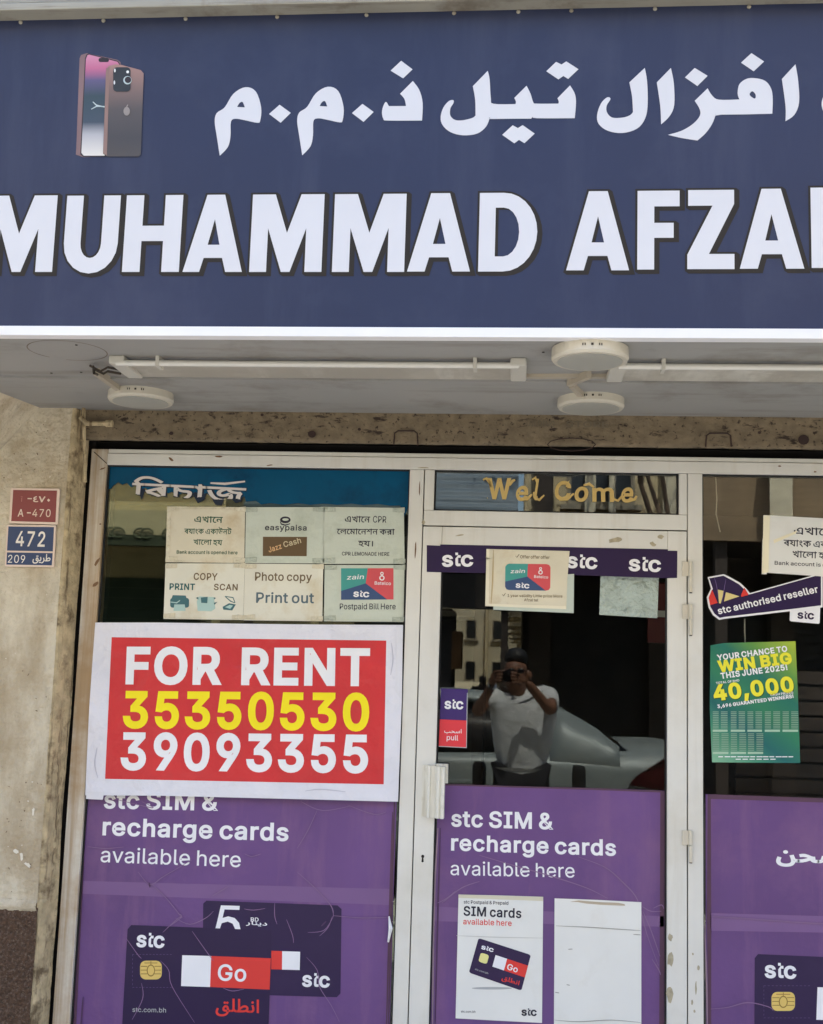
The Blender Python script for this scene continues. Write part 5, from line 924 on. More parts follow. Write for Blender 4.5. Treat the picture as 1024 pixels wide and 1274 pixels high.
def tricolour(s, q, lay=1, rnd=0, small=1.0):
    f = quadmap(q)
    def P(l): return [f(u, v) for u, v in l]
    if rnd:
        e = .06; s.poly('tricolour_panel', [P([(0, .12), (e*.6, .03), (e*1.4, 0), (.5, 0), (.49, .48), (0, .68)])], c_teal, lay)
        s.poly('tricolour_panel', [P([(.5, 0), (1-e*1.4, 0), (1-e*.5, .03), (1, .12), (1, .88), (1-e*.5, .97), (.9, 1), (.49, .48)])], c_pink, lay)
        s.poly('tricolour_panel', [P([(0, .68), (.49, .48), (.9, 1), (e*1.4, 1), (e*.5, .97), (0, .88)])], c_blu, lay)
    else:
        s.poly('tricolour_panel', [P([(0, 0), (.51, 0), (.47, .48), (0, .72)])], c_teal, lay); s.poly('tricolour_panel', [P([(.51, 0), (1, 0), (1, 1), (.88, 1), (.47, .48)])], c_pink, lay); s.poly('tricolour_panel', [P([(0, .72), (.47, .48), (.88, 1), (0, 1)])], c_blu, lay)
    H = q[3][1]-q[0][1]
    a, b = f(.08, .36), f(.43, .34); s.text('lettering', 'zain', a[0]+2, a[1], b[0], b[1], H*.14, c_wh, wt=10, lay=lay+1, slant=.2)
    a, b = f(.64, .52), f(.95, .54); s.text('lettering', 'Batelco', a[0], a[1], b[0], b[1], H*.1, c_wh, wt=10, lay=lay+1)
    c0 = f(.78, .17); c1 = f(.78, .31); s.poly('ring_logo', [circ(*c0, H*.055, n=12), circ(*c1, H*.085, n=14)], c_wh, lay+1, holes={0: [circ(*c0, H*.028, n=10)], 1: [circ(*c1, H*.05, n=12)]})
    a, b = f(.24, .9), f(.53, .92); logo(s, a[0], a[1], b[0], b[1], H*.16, c_wh, lay=lay+1)
p = paper('grey-green Postpaid Bill Here notice with a three-colour panel, right in the lower row', [(404, 702.8), (503.4, 703), (502, 774), (403, 773)], c_green)
tricolour(p, [(424.4, 707), (489.6, 707), (489.6, 745.8), (424.4, 746.2)])
p.text('lettering', 'Postpaid Bill Here', 422.7, 758, 492.3, 758, 7, c_ink, wt=8)
# ---- FOR RENT banner
bn = Sheet('rent_banner', 'white banner with a red FOR RENT panel and two phone numbers on the left pane', 'banner', -.0045, [(118.5, 774.5), (200, 774.5), (300, 776), (400, 777), (501.5, 777.5), (500, 870), (495.2, 997.5), (400, 995), (300, 992.5), (200, 990), (106, 989.5), (111, 880)], c_bann, part='banner', thick=.001)
bn.poly('red_panel', [[(139, 792.8), (480.6, 797), (477.4, 975.8), (130.8, 969)]], c_redb)
bn.text('headline', 'FOR', 156.2, 849, 276, 849.8, 42, c_wh, wt=30, lay=2); bn.text('headline', 'RENT', 300, 850, 460, 851.4, 42, c_wh, wt=30, lay=2)
bn.text('phone_number', '35350530', 152.3, 903.8, 459.2, 907.4, 42, c_yel, wt=28, lay=2, track=8); bn.text('phone_number', '39093355', 149.5, 955.8, 458, 959.8, 42.5, c_wh, wt=28, lay=2, track=8)
bn.poly('tape', [[(493, 778), (501, 778), (500, 872), (492, 860)], [(108, 985), (130, 985), (128, 995), (107, 994)]], pm('glossy_tape', (226, 226, 232), rough=.1, bump=.006, bscale=30), lay=2)
creases(bn, [[(487, 800), (489, 820), (486, 840)], [(121, 930), (118, 950), (122, 968)], [(380, 984), (400, 982), (430, 985)]], pm('banner_crease', (196, 196, 208), rough=.3), 1.4)
# ---- purple posters
def simcard(s, q, m=c_dark, lay=1, arabic=True, chipc=c_gold):
    f = quadmap(q); return f
pp = Sheet('sim_card_poster', 'large purple poster with two overlapping dark SIM cards, under the rent banner', 'poster', YO, [(110.5, 984), (494, 990), (489, 1130), (484.5, 1300), (90, 1300), (99.5, 1130)], c_purple, group='large purple posters on the lower glass', part='sheet')
pp.poly('tape_seam', [[(104, 1096), (486, 1106), (485, 1126), (103, 1112)]], c_sheen, lay=1)
pp.text('headline', 'stc SIM &', 129, 1005, 271.5, 1008, 20.5, c_wh, wt=22, lay=2); pp.text('headline', 'recharge cards', 127.4, 1038.4, 358.9, 1045.8, 20.5, c_wh, wt=22, lay=2); pp.text('headline', 'available here', 125, 1072.4, 299.4, 1078.8, 18.6, c_wh, wt=4, lay=2)
pp.poly('card_picture', [[(257, 1120.5), (330, 1123), (420, 1126.4), (425, 1131), (423.6, 1236), (419, 1240.6), (330, 1238), (252, 1236), (253, 1124)]], c_dark, lay=2)
five = [(275, 1126.3), (298.4, 1127), (298, 1132), (279.5, 1131.4), (277, 1142), (284, 1140), (292, 1142), (297.5, 1148), (299.5, 1156.5), (293, 1156.5), (289.5, 1149), (283.5, 1146.5), (276, 1148.5), (273.5, 1156), (268, 1155.5), (270.5, 1146)]
pp.poly('numeral', [five], c_wh, lay=3)
pp.text('lettering', 'BD', 312, 1146.2, 321.8, 1146.5, 4.8, c_wh, wt=14, lay=3); pp.text('lettering', '\ufead\ufe8e\ufee8\ufef3\ufea9', 306, 1150, 332.5, 1151.5, 6, c_wh, wt=14, lay=3)
pp.poly('red_stripe', [[(337.8, 1182.7), (351.2, 1183.2), (351, 1206.2), (337.5, 1205.8)]], c_red, lay=3); pp.poly('white_stripe', [[(351.2, 1183.2), (373.5, 1184), (373, 1206.8), (351, 1206.2)]], c_wh, lay=3)
logo(pp, 376.8, 1226.6, 409.6, 1228, 13.6, c_wh, lay=3)
pp.poly('card_picture', [[(163.5, 1150.8), (250, 1154), (338, 1157.5), (336.5, 1215), (333.5, 1298), (151, 1298), (154.5, 1235), (159, 1156)]], pm('front_card_print', (42, 26, 66), rough=.38), lay=4)
logo(pp, 170.8, 1177.2, 204, 1178.6, 14.2, c_wh, lay=5)
pp.poly('white_stripe', [[(227, 1188.2), (263, 1189.2), (261.6, 1227.8), (225.5, 1226.6)]], c_wh, lay=5); pp.poly('red_stripe', [[(263, 1189.2), (337.2, 1192), (335.7, 1231), (261.6, 1227.8)]], c_red, lay=5)
pp.text('lettering', 'Go', 271, 1219.2, 306.5, 1220.6, 19.5, c_wh, wt=14, lay=6); pp.text('lettering', '\ufed6\ufee0\ufec4\ufee7\ufe8d', 268.5, 1257.5, 322.4, 1259.8, 19, c_red, wt=12, lay=5)
pp.text('lettering', 'stc.com.bh', 165, 1258.6, 206.8, 1259.4, 5.6, c_grey, wt=6, lay=5)
def chipart(s, x0, y0, x1, y1, lay):
    w_, h_ = x1-x0, y1-y0
    c = s.poly('chip', [rrect(x0, y0, x1, y1, h_*.3)], c_gold, lay=lay)
    L = [[(x0+w_*.03, y0+h_*t), (x0+w_*.34, y0+h_*t)] for t in (.3, .5, .7)]+[[(x0+w_*.66, y0+h_*t), (x0+w_*.97, y0+h_*t)] for t in (.3, .5, .7)]+[[(x0+w_*.5, y0+h_*.02), (x0+w_*.5, y0+h_*.2)], [(x0+w_*.2, y0+h_*.12), (x0+w_*.8, y0+h_*.12)]]
    st = [[(a[0], a[1]-.45), (b[0], b[1]-.45), (b[0], b[1]+.45), (a[0], a[1]+.45)] if abs(a[0]-b[0]) > .1 else [(a[0]-.45, a[1]), (a[0]+.45, a[1]), (b[0]+.45, b[1]), (b[0]-.45, b[1])] for a, b in L]
    st.append(circ(x0+w_*.5, y0+h_*.52, w_*.19, h_*.32)); 
    s.poly('chip_contacts', st, c_line, lay=lay+1, holes={len(st)-1: [circ(x0+w_*.5, y0+h_*.52, w_*.15, h_*.26)]}, parent=c) if False else s.poly('chip_contacts', st, c_line, lay=lay+1, holes={len(st)-1: [circ(x0+w_*.5, y0+h_*.52, w_*.15, h_*.26)]})
chipart(pp, 174.6, 1195, 201.6, 1218.4, 5)
def dashes(s, x0, y0, x1, y1, m, lay):
    P = []
    for t in range(12):
        u = t/12; P.append([(x0+(x1-x0)*u, y0), (x0+(x1-x0)*(u+.045), y0), (x0+(x1-x0)*(u+.045), y0+.5), (x0+(x1-x0)*u, y0+.5)]); P.append([(x0+(x1-x0)*u, y1), (x0+(x1-x0)*(u+.045), y1), (x0+(x1-x0)*(u+.045), y1+.5), (x0+(x1-x0)*u, y1+.5)])
    for t in range(8):
        v = t/8; P.append([(x0, y0+(y1-y0)*v), (x0+.5, y0+(y1-y0)*v), (x0+.5, y0+(y1-y0)*(v+.06)), (x0, y0+(y1-y0)*(v+.06))])
    s.poly('dashed_outline', P, pm('dash_print', (98, 78, 120)), lay=lay)
dashes(pp, 165, 1187, 216, 1228, c_grey, 5)
Z8 = tr(2.226, 60, 970); Z5 = tr(3.413, 140, 1110)
creases(pp, [Z8(q) for q in ([(250, 255), (283, 290), (320, 268), (398, 222)], [(290, 290), (330, 330), (370, 380)], [(690, 255), (740, 300), (785, 350), (790, 378)], [(790, 376), (870, 382), (950, 380)], [(745, 85), (720, 140), (690, 190)], [(110, 185), (160, 190), (210, 186)], [(455, 322), (500, 295)], [(545, 205), (565, 212), (590, 205)], [(360, 370), (370, 380), (330, 410)], [(180, 52), (290, 78), (260, 60)], [(830, 70), (900, 95), (935, 90)], [(700, 60), (760, 85), (840, 72)])]+
        [Z5(q) for q in ([(60, 195), (110, 265), (125, 280)], [(125, 385), (130, 450), (85, 540)], [(205, 290), (240, 330), (255, 400), (350, 552)], [(340, 165), (400, 250), (430, 290)], [(270, 110), (330, 135), (395, 110), (430, 80)], [(690, 45), (690, 100), (700, 135)], [(740, 115), (765, 180), (770, 215)], [(825, 275), (870, 330), (880, 400), (930, 480), (965, 550)], [(890, 10), (930, 60), (940, 100)], [(935, 100), (915, 150), (880, 185)], [(940, 100), (900, 160), (830, 170)], [(470, 405), (510, 418), (560, 410)], [(560, 70), (600, 75), (650, 68)], [(215, 170), (280, 110), (300, 105)])], c_crease, 1.0, lay=8)
creases(pp, [[(186, 1098), (187, 1104)], [(400, 1152), (406, 1146)], [(104, 1240), (100, 1290)]], c_creased, 2, lay=8)
creases(pp, [[(491, 992), (488, 1100), (483, 1290)], [(488.5, 1010), (485, 1130), (480.5, 1290)]], pm('poster_edge', (92, 64, 84)), 2.4, 'curled_edge', lay=2)
creases(pp, [[(104, 1060), (97, 1180), (93, 1290)]], MATS['poster_edge'], 5, 'curled_edge', lay=2)
obj('torn_tape', *join([tube_vf([W(484, 1140, .012), W(486, 1155, .006), W(483, 1172, .014)], [.002, .007, .003], 6)]), c_wh, pp.t)

pd = Sheet('sim_card_poster', 'purple poster with white lettering and two white sheets, on the lower door glass', 'poster', YO, [(546, 975), (640, 978), (740, 980.5), (820.5, 983.5), (829, 984), (827.5, 1180), (826.5, 1300), (534, 1300), (538, 1150)], c_purple, group='large purple posters on the lower glass', part='sheet')
pd.poly('poster_edge', [[(821.5, 984), (829, 984), (828, 1130), (826.5, 1300), (820, 1300), (821, 1130)], [(546, 975), (640, 978), (740, 980.5), (828, 984), (828, 986.2), (740, 983), (640, 980), (546, 977)]], MATS['poster_edge'], lay=1)
creases(pd, [[(545, 1030), (540, 1130), (538, 1290)]], pm('pale_edge', (160, 136, 150)), 2.4, 'curled_edge', lay=2); creases(pd, [[(548, 1030), (545, 1130), (541, 1290)]], c_creased, 2.4, 'curled_edge', lay=2)
pd.poly('tape_seam', [[(541, 1128), (826, 1140), (826, 1153), (540, 1146)]], c_sheen, lay=1)
pd.text('headline', 'stc SIM &', 561.2, 1027.6, 688.5, 1031.4, 19, c_wh, wt=22, lay=2); pd.text('headline', 'recharge cards', 561.2, 1057.4, 766.4, 1064.2, 18.5, c_wh, wt=22, lay=2); pd.text('headline', 'available here', 560.5, 1088.6, 715, 1091.8, 17, c_wh, wt=3, lay=2)
Z3 = tr(2.695, 500, 960); Z6 = tr(6.0235, 680, 1090)
creases(pd, [Z3(q) for q in ([(135, 440), (200, 390), (260, 368)], [(260, 280), (360, 310), (500, 350), (620, 390), (690, 425)], [(590, 285), (680, 320), (740, 370), (790, 430), (820, 540), (860, 650)], [(120, 440), (150, 425), (180, 400)])]+[Z6(q) for q in ([(715, 225), (780, 262), (860, 262)], [(800, 240), (860, 215), (880, 245)], [(720, 260), (780, 400), (850, 600)], [(790, 620), (840, 700), (855, 740)])], c_crease, 1.3, lay=4)
sp = Sheet('sim_card_leaflet', 'white leaflet with a tilted dark SIM card, left sheet on the purple door poster', 'poster', YO-.003, [(570.5, 1112.9), (620, 1114), (675.9, 1115.8), (674.4, 1272.8), (620, 1270), (566.8, 1267)], c_paper, group='white sheets on the door poster')
sp.text('lettering', 'stc Postpaid & Prepaid', 577, 1124, 632.5, 1125.6, 4, c_ink, wt=10); sp.text('headline', 'SIM cards', 576.6, 1138.8, 648.7, 1142, 11.2, c_ink, wt=20); sp.text('headline', 'available here', 576.3, 1149.8, 636.6, 1152, 7, c_red, wt=8)
sp.poly('card_shadow', [circ(612, 1229.5, 25, 1.6)], c_grey)
cq = [(595.5, 1167), (660.5, 1188), (648.7, 1232.5), (583.4, 1210)]; f = quadmap(cq)
sp.poly('card_picture', [[f(u, v) for u, v in rrect(0, 0, 1, 1, .05)]], c_dark, lay=2)
a, b = f(.1, .26), f(.32, .245); logo(sp, a[0], a[1], b[0], b[1], 4.4, c_wh, lay=3)
sp.poly('chip', [[f(u, v) for u, v in rrect(.11, .36, .27, .62, .05)]], pm('chip_pale', (232, 226, 150)), lay=3)
sp.poly('white_stripe', [[f(.38, .3), f(.6, .3), f(.6, .63), f(.38, .63)]], c_wh, lay=3); sp.poly('red_stripe', [[f(.6, .3), f(1, .3), f(1, .63), f(.6, .63)]], c_red, lay=3)
a, b = f(.64, .57), f(.84, .57); sp.text('lettering', 'Go', a[0], a[1], b[0], b[1], 7.2, c_wh, wt=14, lay=4)
a, b = f(.6, .88), f(.93, .88); sp.text('lettering', '\ufed6\ufee0\ufec4\ufee7\ufe8d', a[0], a[1], b[0], b[1], 6.5, c_red, wt=12, lay=3)
a, b = f(.09, .87), f(.34, .87); sp.text('lettering', 'stc.com.bh', a[0], a[1], b[0], b[1], 2.2, c_grey, wt=8, lay=3)
logo(sp, 649.3, 1263.2, 667.5, 1263.6, 7.2, c_ink, lay=2); sp.text('lettering', 'stc.com.bh', 573.6, 1259.6, 591.6, 1260, 2.6, c_ink, wt=10)
sp.poly('faded_strip', [[(570.6, 1113), (675.8, 1115.8), (675.6, 1121), (570.4, 1117)]], pm('yellowed_tape', (214, 208, 184)), lay=1)
creases(sp, [[(568, 1164), (620, 1166), (675, 1167)]], pm('paper_crease', (206, 206, 200)), 1.2)
bl = Sheet('blank_sheet', 'blank white sheet with a torn top tape, right sheet on the purple door poster', 'paper', YO-.003, [(690, 1117.7), (740, 1119.5), (798, 1122.5), (798, 1278), (740, 1277), (689.2, 1276)], c_paper, group='white sheets on the door poster')
bl.poly('tape_residue', [Z6([(175, 192), (240, 182), (340, 190), (430, 196), (540, 200), (585, 210), (590, 222), (480, 218), (400, 214), (300, 206), (230, 194)])], pm('tape_residue_b', (186, 172, 150)), lay=2)
creases(bl, [Z6(q) for q in ([(70, 372), (300, 382), (500, 395), (705, 408)], [(650, 436), (705, 440)], [(162, 548), (195, 546)], [(64, 870), (95, 875)], [(150, 812), (175, 818)])]+[[(690, 1269), (720, 1271), (760, 1269), (797, 1272)]], pm('paper_crease_dark', (160, 158, 152)), 1.1)
pr = Sheet('sim_card_poster', 'purple poster with white Arabic lettering on the lower right pane, cut by the photo edge', 'poster', YO, [(878, 988), (1100, 996), (1260, 1002), (1280, 1300), (878.5, 1300), (878, 1140)], c_purple, group='large purple posters on the lower glass', part='sheet')
pr.poly('poster_edge', [[(880.5, 988), (1100, 996), (1260, 1002), (1260, 1007), (1100, 1001), (884.5, 994), (885, 1140), (885, 1300), (881.5, 1300), (879.5, 1140)]], MATS['poster_edge'], lay=1)
pr.poly('tape_seam', [[(884, 1136), (1260, 1146), (1260, 1164), (884, 1158)]], c_sheen, lay=1)
creases(pr, [[(885, 1140), (920, 1142), (1024, 1149), (1100, 1150)], [(884, 1255), (905, 1253), (930, 1247), (955, 1252), (962, 1257)]], c_crease, 1.4, lay=7); creases(pr, [[(876.5, 1150), (879, 1220), (880, 1290)]], MATS['pale_edge'], 2, 'curled_edge')
pr.text('headline', '\ufee6\ufea4\ufeb8', 965.5, 1071, 1052, 1074, 22, c_wh, wt=22, lay=2)
pr.poly('card_picture', [[(943, 1187), (1060, 1192), (1180, 1197), (1178, 1300), (938.5, 1300), (939, 1192)]], c_dark, lay=2)
logo(pr, 952.5, 1215.6, 990, 1217, 15, c_wh, lay=3); chipart(pr, 959.8, 1234, 989, 1257.6, 3); dashes(pr, 950, 1226, 1010, 1266, c_grey, 3)
pr.poly('white_stripe', [[(1017, 1228), (1060, 1230), (1059, 1270), (1015.5, 1268.6)]], c_wh, lay=3); pr.poly('red_stripe', [[(1060, 1230), (1150, 1233), (1149, 1273), (1059, 1270)]], c_red, lay=3)

# ---- band across the door
bd = Sheet('logo_band', 'dark purple sticker band with three white logos across the top of the door', 'sticker', -.0035, [(531, 678.3), (547.5, 679), (548, 677.4), (700, 680.6), (831, 683.4), (831, 685), (842.8, 685.3), (842.5, 719), (831, 719.4), (700, 715), (547, 712), (531, 711.4)], c_band)
logo(bd, 551, 704.4, 588, 704, 13.6, c_wh); logo(bd, 706, 705.8, 742.3, 707.4, 13.6, c_wh); logo(bd, 783.2, 709.6, 821.4, 711, 14, c_wh)
bk = Sheet('backing_sheet', 'pale sheet showing behind the lower right of the cream offer notice', 'paper', -.0048, [(613.8, 720), (714.3, 714), (713.8, 762.8), (613.8, 758.6)], pm('pale_green_paper', (196, 206, 194), bump=.003, bscale=20))
of = Sheet('offer_notice', 'cream offer notice with a rounded teal, red and blue card, taped over the door band', 'paper notice', -.0056, [(605.4, 683), (708.7, 685.6), (706, 720), (704.6, 758), (650, 756), (603.6, 754)], c_cream2)
of.text('lettering', 'Offer offer offer', 647.2, 694.6, 683.8, 695.4, 3.8, c_inkb, wt=10); of.poly('tick', [line_poly([(641.5, 691.5), (643, 693.6), (646, 689.5)], 1)], c_inkb)
tricolour(of, [(628.8, 701.2), (685, 702), (684.6, 735), (628.4, 734)], rnd=1)
of.text('lettering', '1 year validity Little price More', 631.4, 742.6, 699.8, 743.4, 3.4, c_inkb, wt=10); of.text('lettering', 'Afzal tel', 652, 748, 669.6, 748.4, 3.4, c_inkb, wt=10); of.poly('tick', [line_poly([(625, 739.5), (626.4, 741.4), (629, 738)], 1)], c_inkb)
tapes(of, [[(605.2, 683), (609, 683.1), (608, 753), (604, 753)], [(604, 751), (704, 754), (704.4, 758), (603.8, 754)]], pm('cream_tape', (236, 230, 206), rough=.3))
creases(of, [[(604.5, 693), (607, 695.5), (609, 694)], [(614, 684), (613, 720), (611, 752)]], pm('notice_crease', (190, 170, 130)), 1.6)
ws = Sheet('wrinkled_sheet', 'pale green wrinkled sheet on the door glass, right of the cream offer notice', 'paper', YI, [(747.2, 715), (819.8, 718), (817.9, 769.2), (745.7, 764.8)], pm('wrinkled_paper', (176, 190, 180), bump=.04, bscale=24, rough=.25, spec=.8, var=.12, vscale=20))  # sheet lies before the glass; the glass tint is in its colour
ps = Sheet('pull_sticker', 'small purple and red pull sticker low on the left of the door glass', 'sticker', YO, [(548.6, 856.4), (582, 857.6), (580.8, 930.8), (545.9, 929)], pm('sticker_purple', (66, 46, 110), rough=.3))
ps.poly('red_half', [[(547.2, 895), (581.3, 896.4), (580.8, 930.8), (545.9, 929)]], pm('sticker_red', (226, 66, 74), rough=.3))
ps.poly('pale_edge', [[(581, 862), (582, 862), (580.8, 930.8), (579.9, 930.8)], [(545.9, 928), (580.8, 929.8), (580.8, 930.8), (545.9, 929)]], c_grey, lay=2)
logo(ps, 553.6, 881.4, 576, 882, 9.4, c_wh, lay=2)
ps.text('lettering', '\ufe90\ufea4\ufeb3\ufe8d', 552.8, 911.6, 574.2, 912.4, 6.4, c_wh, wt=4, lay=2); ps.text('lettering', 'pull', 555.8, 920.6, 570, 921.2, 6.4, c_wh, wt=4, lay=2)
# ---- golden greeting on the transom
c_goldf = pm('gold_film', (206, 176, 108), rough=.4)
wc = Sheet('greeting_lettering', 'golden Wel Come lettering stuck on the glass above the door', 'lettering', YO, [(606, 619), (607, 619), (607, 620), (606, 620)], c_goldf, part='film')
def gl(ch, x0, x1, yb, h, wt=20, sl=.12): wc.text('letter', ch, x0, yb, x1, yb+.1, h, c_goldf, wt=wt, lay=1, slant=sl)
gl('W', 606.5, 636, 620, 24, 26, 0); gl('e', 641, 656, 622, 22, 24); gl('l', 664, 669, 621, 24, 30); gl('C', 689, 709, 621.5, 22, 22); gl('o', 714, 731, 623, 22, 24); gl('m', 737, 764, 623.5, 21, 22, 0); gl('e', 772, 787, 624, 22, 24)
wc.poly('swash', [line_poly(q, 3.6) for q in ([(601, 597), (605, 595), (609, 600), (611, 606)], [(634, 604), (638, 598), (641, 597)], [(648, 621.5), (656, 621), (662, 615)], [(664, 612), (665, 619), (671, 622), (677, 616)], [(662, 597), (666, 594), (668, 600)], [(696, 622), (706, 621), (714, 614)], [(726, 604), (733, 602), (739, 606)], [(762, 612), (763, 621), (769, 623), (774, 617)], [(782, 624), (790, 621), (792, 617)], [(704, 603), (707, 598), (705, 606)])], c_goldf, lay=1)

# ---- right pane
pn = Sheet('paper_notice', 'torn white bank account notice in black Bengali on the right pane', 'paper notice', YI, [(949.8, 640.8), (1100, 649), (1098, 724), (1020, 717), (954, 712.5), (954, 714.5), (947.7, 714.3), (948.6, 672), (949.5, 668)], c_paper)
pn.text('lettering', '\u098f\u0996\u09be\u09c7\u09a8', 987.7, 664.6, 1036, 666.6, 9, c_ink, wt=10); pn.text('lettering', BK[1], 974.8, 679, 1058, 683, 8, c_ink, wt=10); pn.text('lettering', '\u0996\u09be\u09c7\u09b2\u09be \u09b9\u09af', 986, 693, 1034, 695.6, 8, c_ink, wt=10)
pn.text('lettering', 'Bank account is opened here', 963.8, 702.5, 1070, 707, 4.6, c_ink, wt=10)
tapes(pn, [[(949.8, 641), (958, 641.4), (956, 712), (948, 714)], [(962, 672), (992, 660), (990, 664), (963, 676)]], pm('tape_sheen', (244, 236, 206), rough=.15))
Z9 = tr(5.793, 860, 580)
ra = Sheet('reseller_sticker', 'dark purple shield-shaped authorised reseller sticker with white edge on the right pane', 'sticker', YO, Z9([(118, 800), (235, 778), (295, 808), (355, 842), (402, 888), (422, 915), (948, 768), (948, 1018), (740, 1042), (240, 1100), (202, 1108), (158, 1075), (125, 1020), (112, 945), (143, 882)]), c_wh)
ra.poly('purple_field', [Z9([(130, 808), (232, 790), (290, 820), (345, 852), (392, 898), (415, 926), (935, 780), (935, 1003), (736, 1028), (240, 1086), (206, 1093), (168, 1063), (138, 1012), (126, 948), (156, 884)])], pm('sticker_dark', (42, 26, 70), rough=.35))
ra.poly('red_flash', [Z9([(126, 948), (150, 890), (190, 985), (136, 1002)]), Z9([(358, 930), (382, 875), (410, 920), (412, 928), (362, 942)])], c_red, lay=2)
ra.poly('card_fan', [Z9([(192, 890), (238, 900), (212, 990), (200, 988)]), Z9([(250, 908), (348, 938), (236, 976)])], pm('fan_gold', (226, 208, 140)), lay=2); creases(ra, [Z9(q) for q in ([(165, 800), (182, 860), (195, 950)], [(250, 815), (238, 880), (220, 985)])], pm('fan_line', (110, 90, 140)), .8, 'card_outline')
ra.text('lettering', 'stc authorised reseller', 893.9, 764.2, 1018.4, 736.6, 8, c_wh, wt=22, lay=2)
sg = Sheet('logo_tag', 'small white tag with a dark logo under the reseller sticker', 'sticker', YO, Z9([(712, 1044), (928, 1020), (930, 1025), (926, 1130), (918, 1136), (720, 1118), (710, 1112)]), c_wh)
logo(sg, 992.6, 769.2, 1012.4, 770.4, 7.4, c_band, lay=1)
zt_, zb_ = W(940, 797, YI).z, W(940, 950, YI).z
_xr, _xl = W(990, 870, YO).x, W(886, 870, YO).x
m_gp = ramp('green_poster_print', [(0, (176, 196, 60)), (.2, (96, 150, 70)), (.33, (26, 112, 96)), (.5, (44, 128, 92)), (.68, (16, 100, 100)), (.8, (60, 140, 112)), (1, (130, 184, 150))], zt_+.8*_xr, zb_+.8*_xl, k=.8, rough=.35)
# shift for the sideways slant
gp = Sheet('prize_poster', 'green prize draw poster with yellow 40,000 lettering on the right pane', 'poster', YO, [(884, 803), (900, 800), (989.8, 797.8), (993, 870), (995.6, 949.4), (886, 948.4), (883, 880)], m_gp)
gt = lambda st, x0, x1, ya, yb, h, m, wt=30: gp.text('lettering', st, x0, ya, x1, yb, h, m, wt=wt, lay=2)
T = tr(5.793, 860, 780)
c_gy = pm('poster_yellow', (240, 232, 60)); 
gt('YOUR CHANCE TO', 892.6, 979.8, 821.6, 810.2, 6.6, c_wh); gt('WIN BIG', 894, 986, 836, 825, 13, c_gy, 40); gt('THIS JUNE 2025!', 897.2, 980, 844.4, 833.2, 6.8, c_wh)
gt('TOTAL OF BHD', 891, 920, 851.3, 847.6, 2.6, c_wh, 20); gt('40,000', 888.6, 988.6, 871, 859.8, 17.5, c_gy, 40); gt('CASH PRIZES', 958.6, 987, 866, 863, 2.8, c_wh, 20); gt('3,696 GUARANTEED WINNERS!', 892.8, 987.4, 881, 868, 4, c_wh)
gp.text('number_edge', '40,000', 889.2, 871.6, 989.4, 860.4, 17.5, pm('poster_dark_green', (40, 84, 40)), wt=52, lay=1)
P1_, P2_ = [], []
for (ya, yb, cols) in ((610, 738, ((155, 262), (285, 388), (405, 510), (530, 640), (658, 770))), (768, 898, ((155, 268), (285, 395), (408, 518)))):
    for xa, xb in cols:
        n_ = 10
        for k in range(n_):
            y = ya+(yb-ya)*k/n_; P1_ += [T([(xa, y), (xa+(xb-xa)*.4, y), (xa+(xb-xa)*.4, y+5), (xa, y+5)]), T([(xa+(xb-xa)*.55, y), (xb, y), (xb, y+5), (xa+(xb-xa)*.55, y+5)])]
        P2_.append(T([(xa, yb+2), (xb, yb+2), (xb, yb+18), (xa, yb+18)]))
m_tab = pm('table_print', (150, 182, 160))
gp.poly('prize_table', P1_, m_tab); gp.poly('table_footer', P2_, pm('table_footer_print', (170, 200, 176)))
gp.poly('small_print', [T([(x, y), (x+w_, y), (x+w_, y+7), (x, y+7)]) for x, y, w_ in [(195+k*46, 932, 34+(k*7) % 11) for k in range(12)]+[(320+k*50, 950, 38) for k in range(6)]], c_wh)
# ---- street plates on the pier
m_plw = mat('plate_white', (226, 206, 190), rough=.35, var=.05)
def plate(name, label, quad, cols, splits=None):
    pl = Sheet(name, label, 'sign', YP-.009, quad, m_plw, group='house number plates on the pier', thick=.006, part='plate'); return pl
pr_ = plate('number_plate', 'red enamel plate reading A-470, above the blue plate on the pier', [(14.5, 607), (73.4, 608), (74.4, 610), (71.6, 651.5), (70.4, 652.6), (12, 650.8), (11.4, 649), (13.4, 608.4)], None)
pr_.poly('red_field', [[(16.5, 609.6), (71, 610.4), (69, 649.8), (14, 648.4)]], mat('enamel_red', (134, 58, 62), rough=.3, var=.08))
pr_.text('lettering', '\u0622', 25.2, 624.2, 28.4, 624.3, 6.6, mat('plate_faded', (178, 118, 112), rough=.4), wt=4, lay=2); pr_.poly('dash', [[(34.4, 619.6), (39.8, 619.8), (39.8, 621.2), (34.4, 621)], [(33.6, 637.2), (38.6, 637.4), (38.6, 638.9), (33.6, 638.7)]], m_plw, lay=2)
pr_.text('lettering', '\u0664\u0667', 41.2, 624.4, 56.4, 624.8, 8.6, m_plw, wt=14, lay=2); pr_.poly('dash', [[(60.6, 620.4), (62.6, 622.4), (60.6, 624.4), (58.6, 622.4)]], m_plw, lay=2)
pr_.text('lettering', 'A', 22, 642.4, 29.2, 642.6, 8.8, m_plw, wt=10, lay=2); pr_.text('lettering', '470', 40.2, 642.8, 62.8, 643.2, 9.4, m_plw, wt=4, lay=2, track=60)
pb_ = plate('number_plate', 'blue enamel plate reading 472 over 209, below the red plate on the pier', [(9.6, 652.8), (68.4, 653.4), (69.6, 655), (67, 704), (65.6, 705.6), (7, 704.8), (6, 703.4), (8.4, 654)], None)
m_enb = mat('enamel_blue', (44, 66, 106), rough=.3, var=.1)
pb_.poly('blue_field', [[(10.6, 655), (67.2, 655.8), (65.8, 686), (8.8, 685)], [(8.8, 687.2), (65.6, 688.2), (64.6, 703.4), (8, 702.4)]], m_enb)
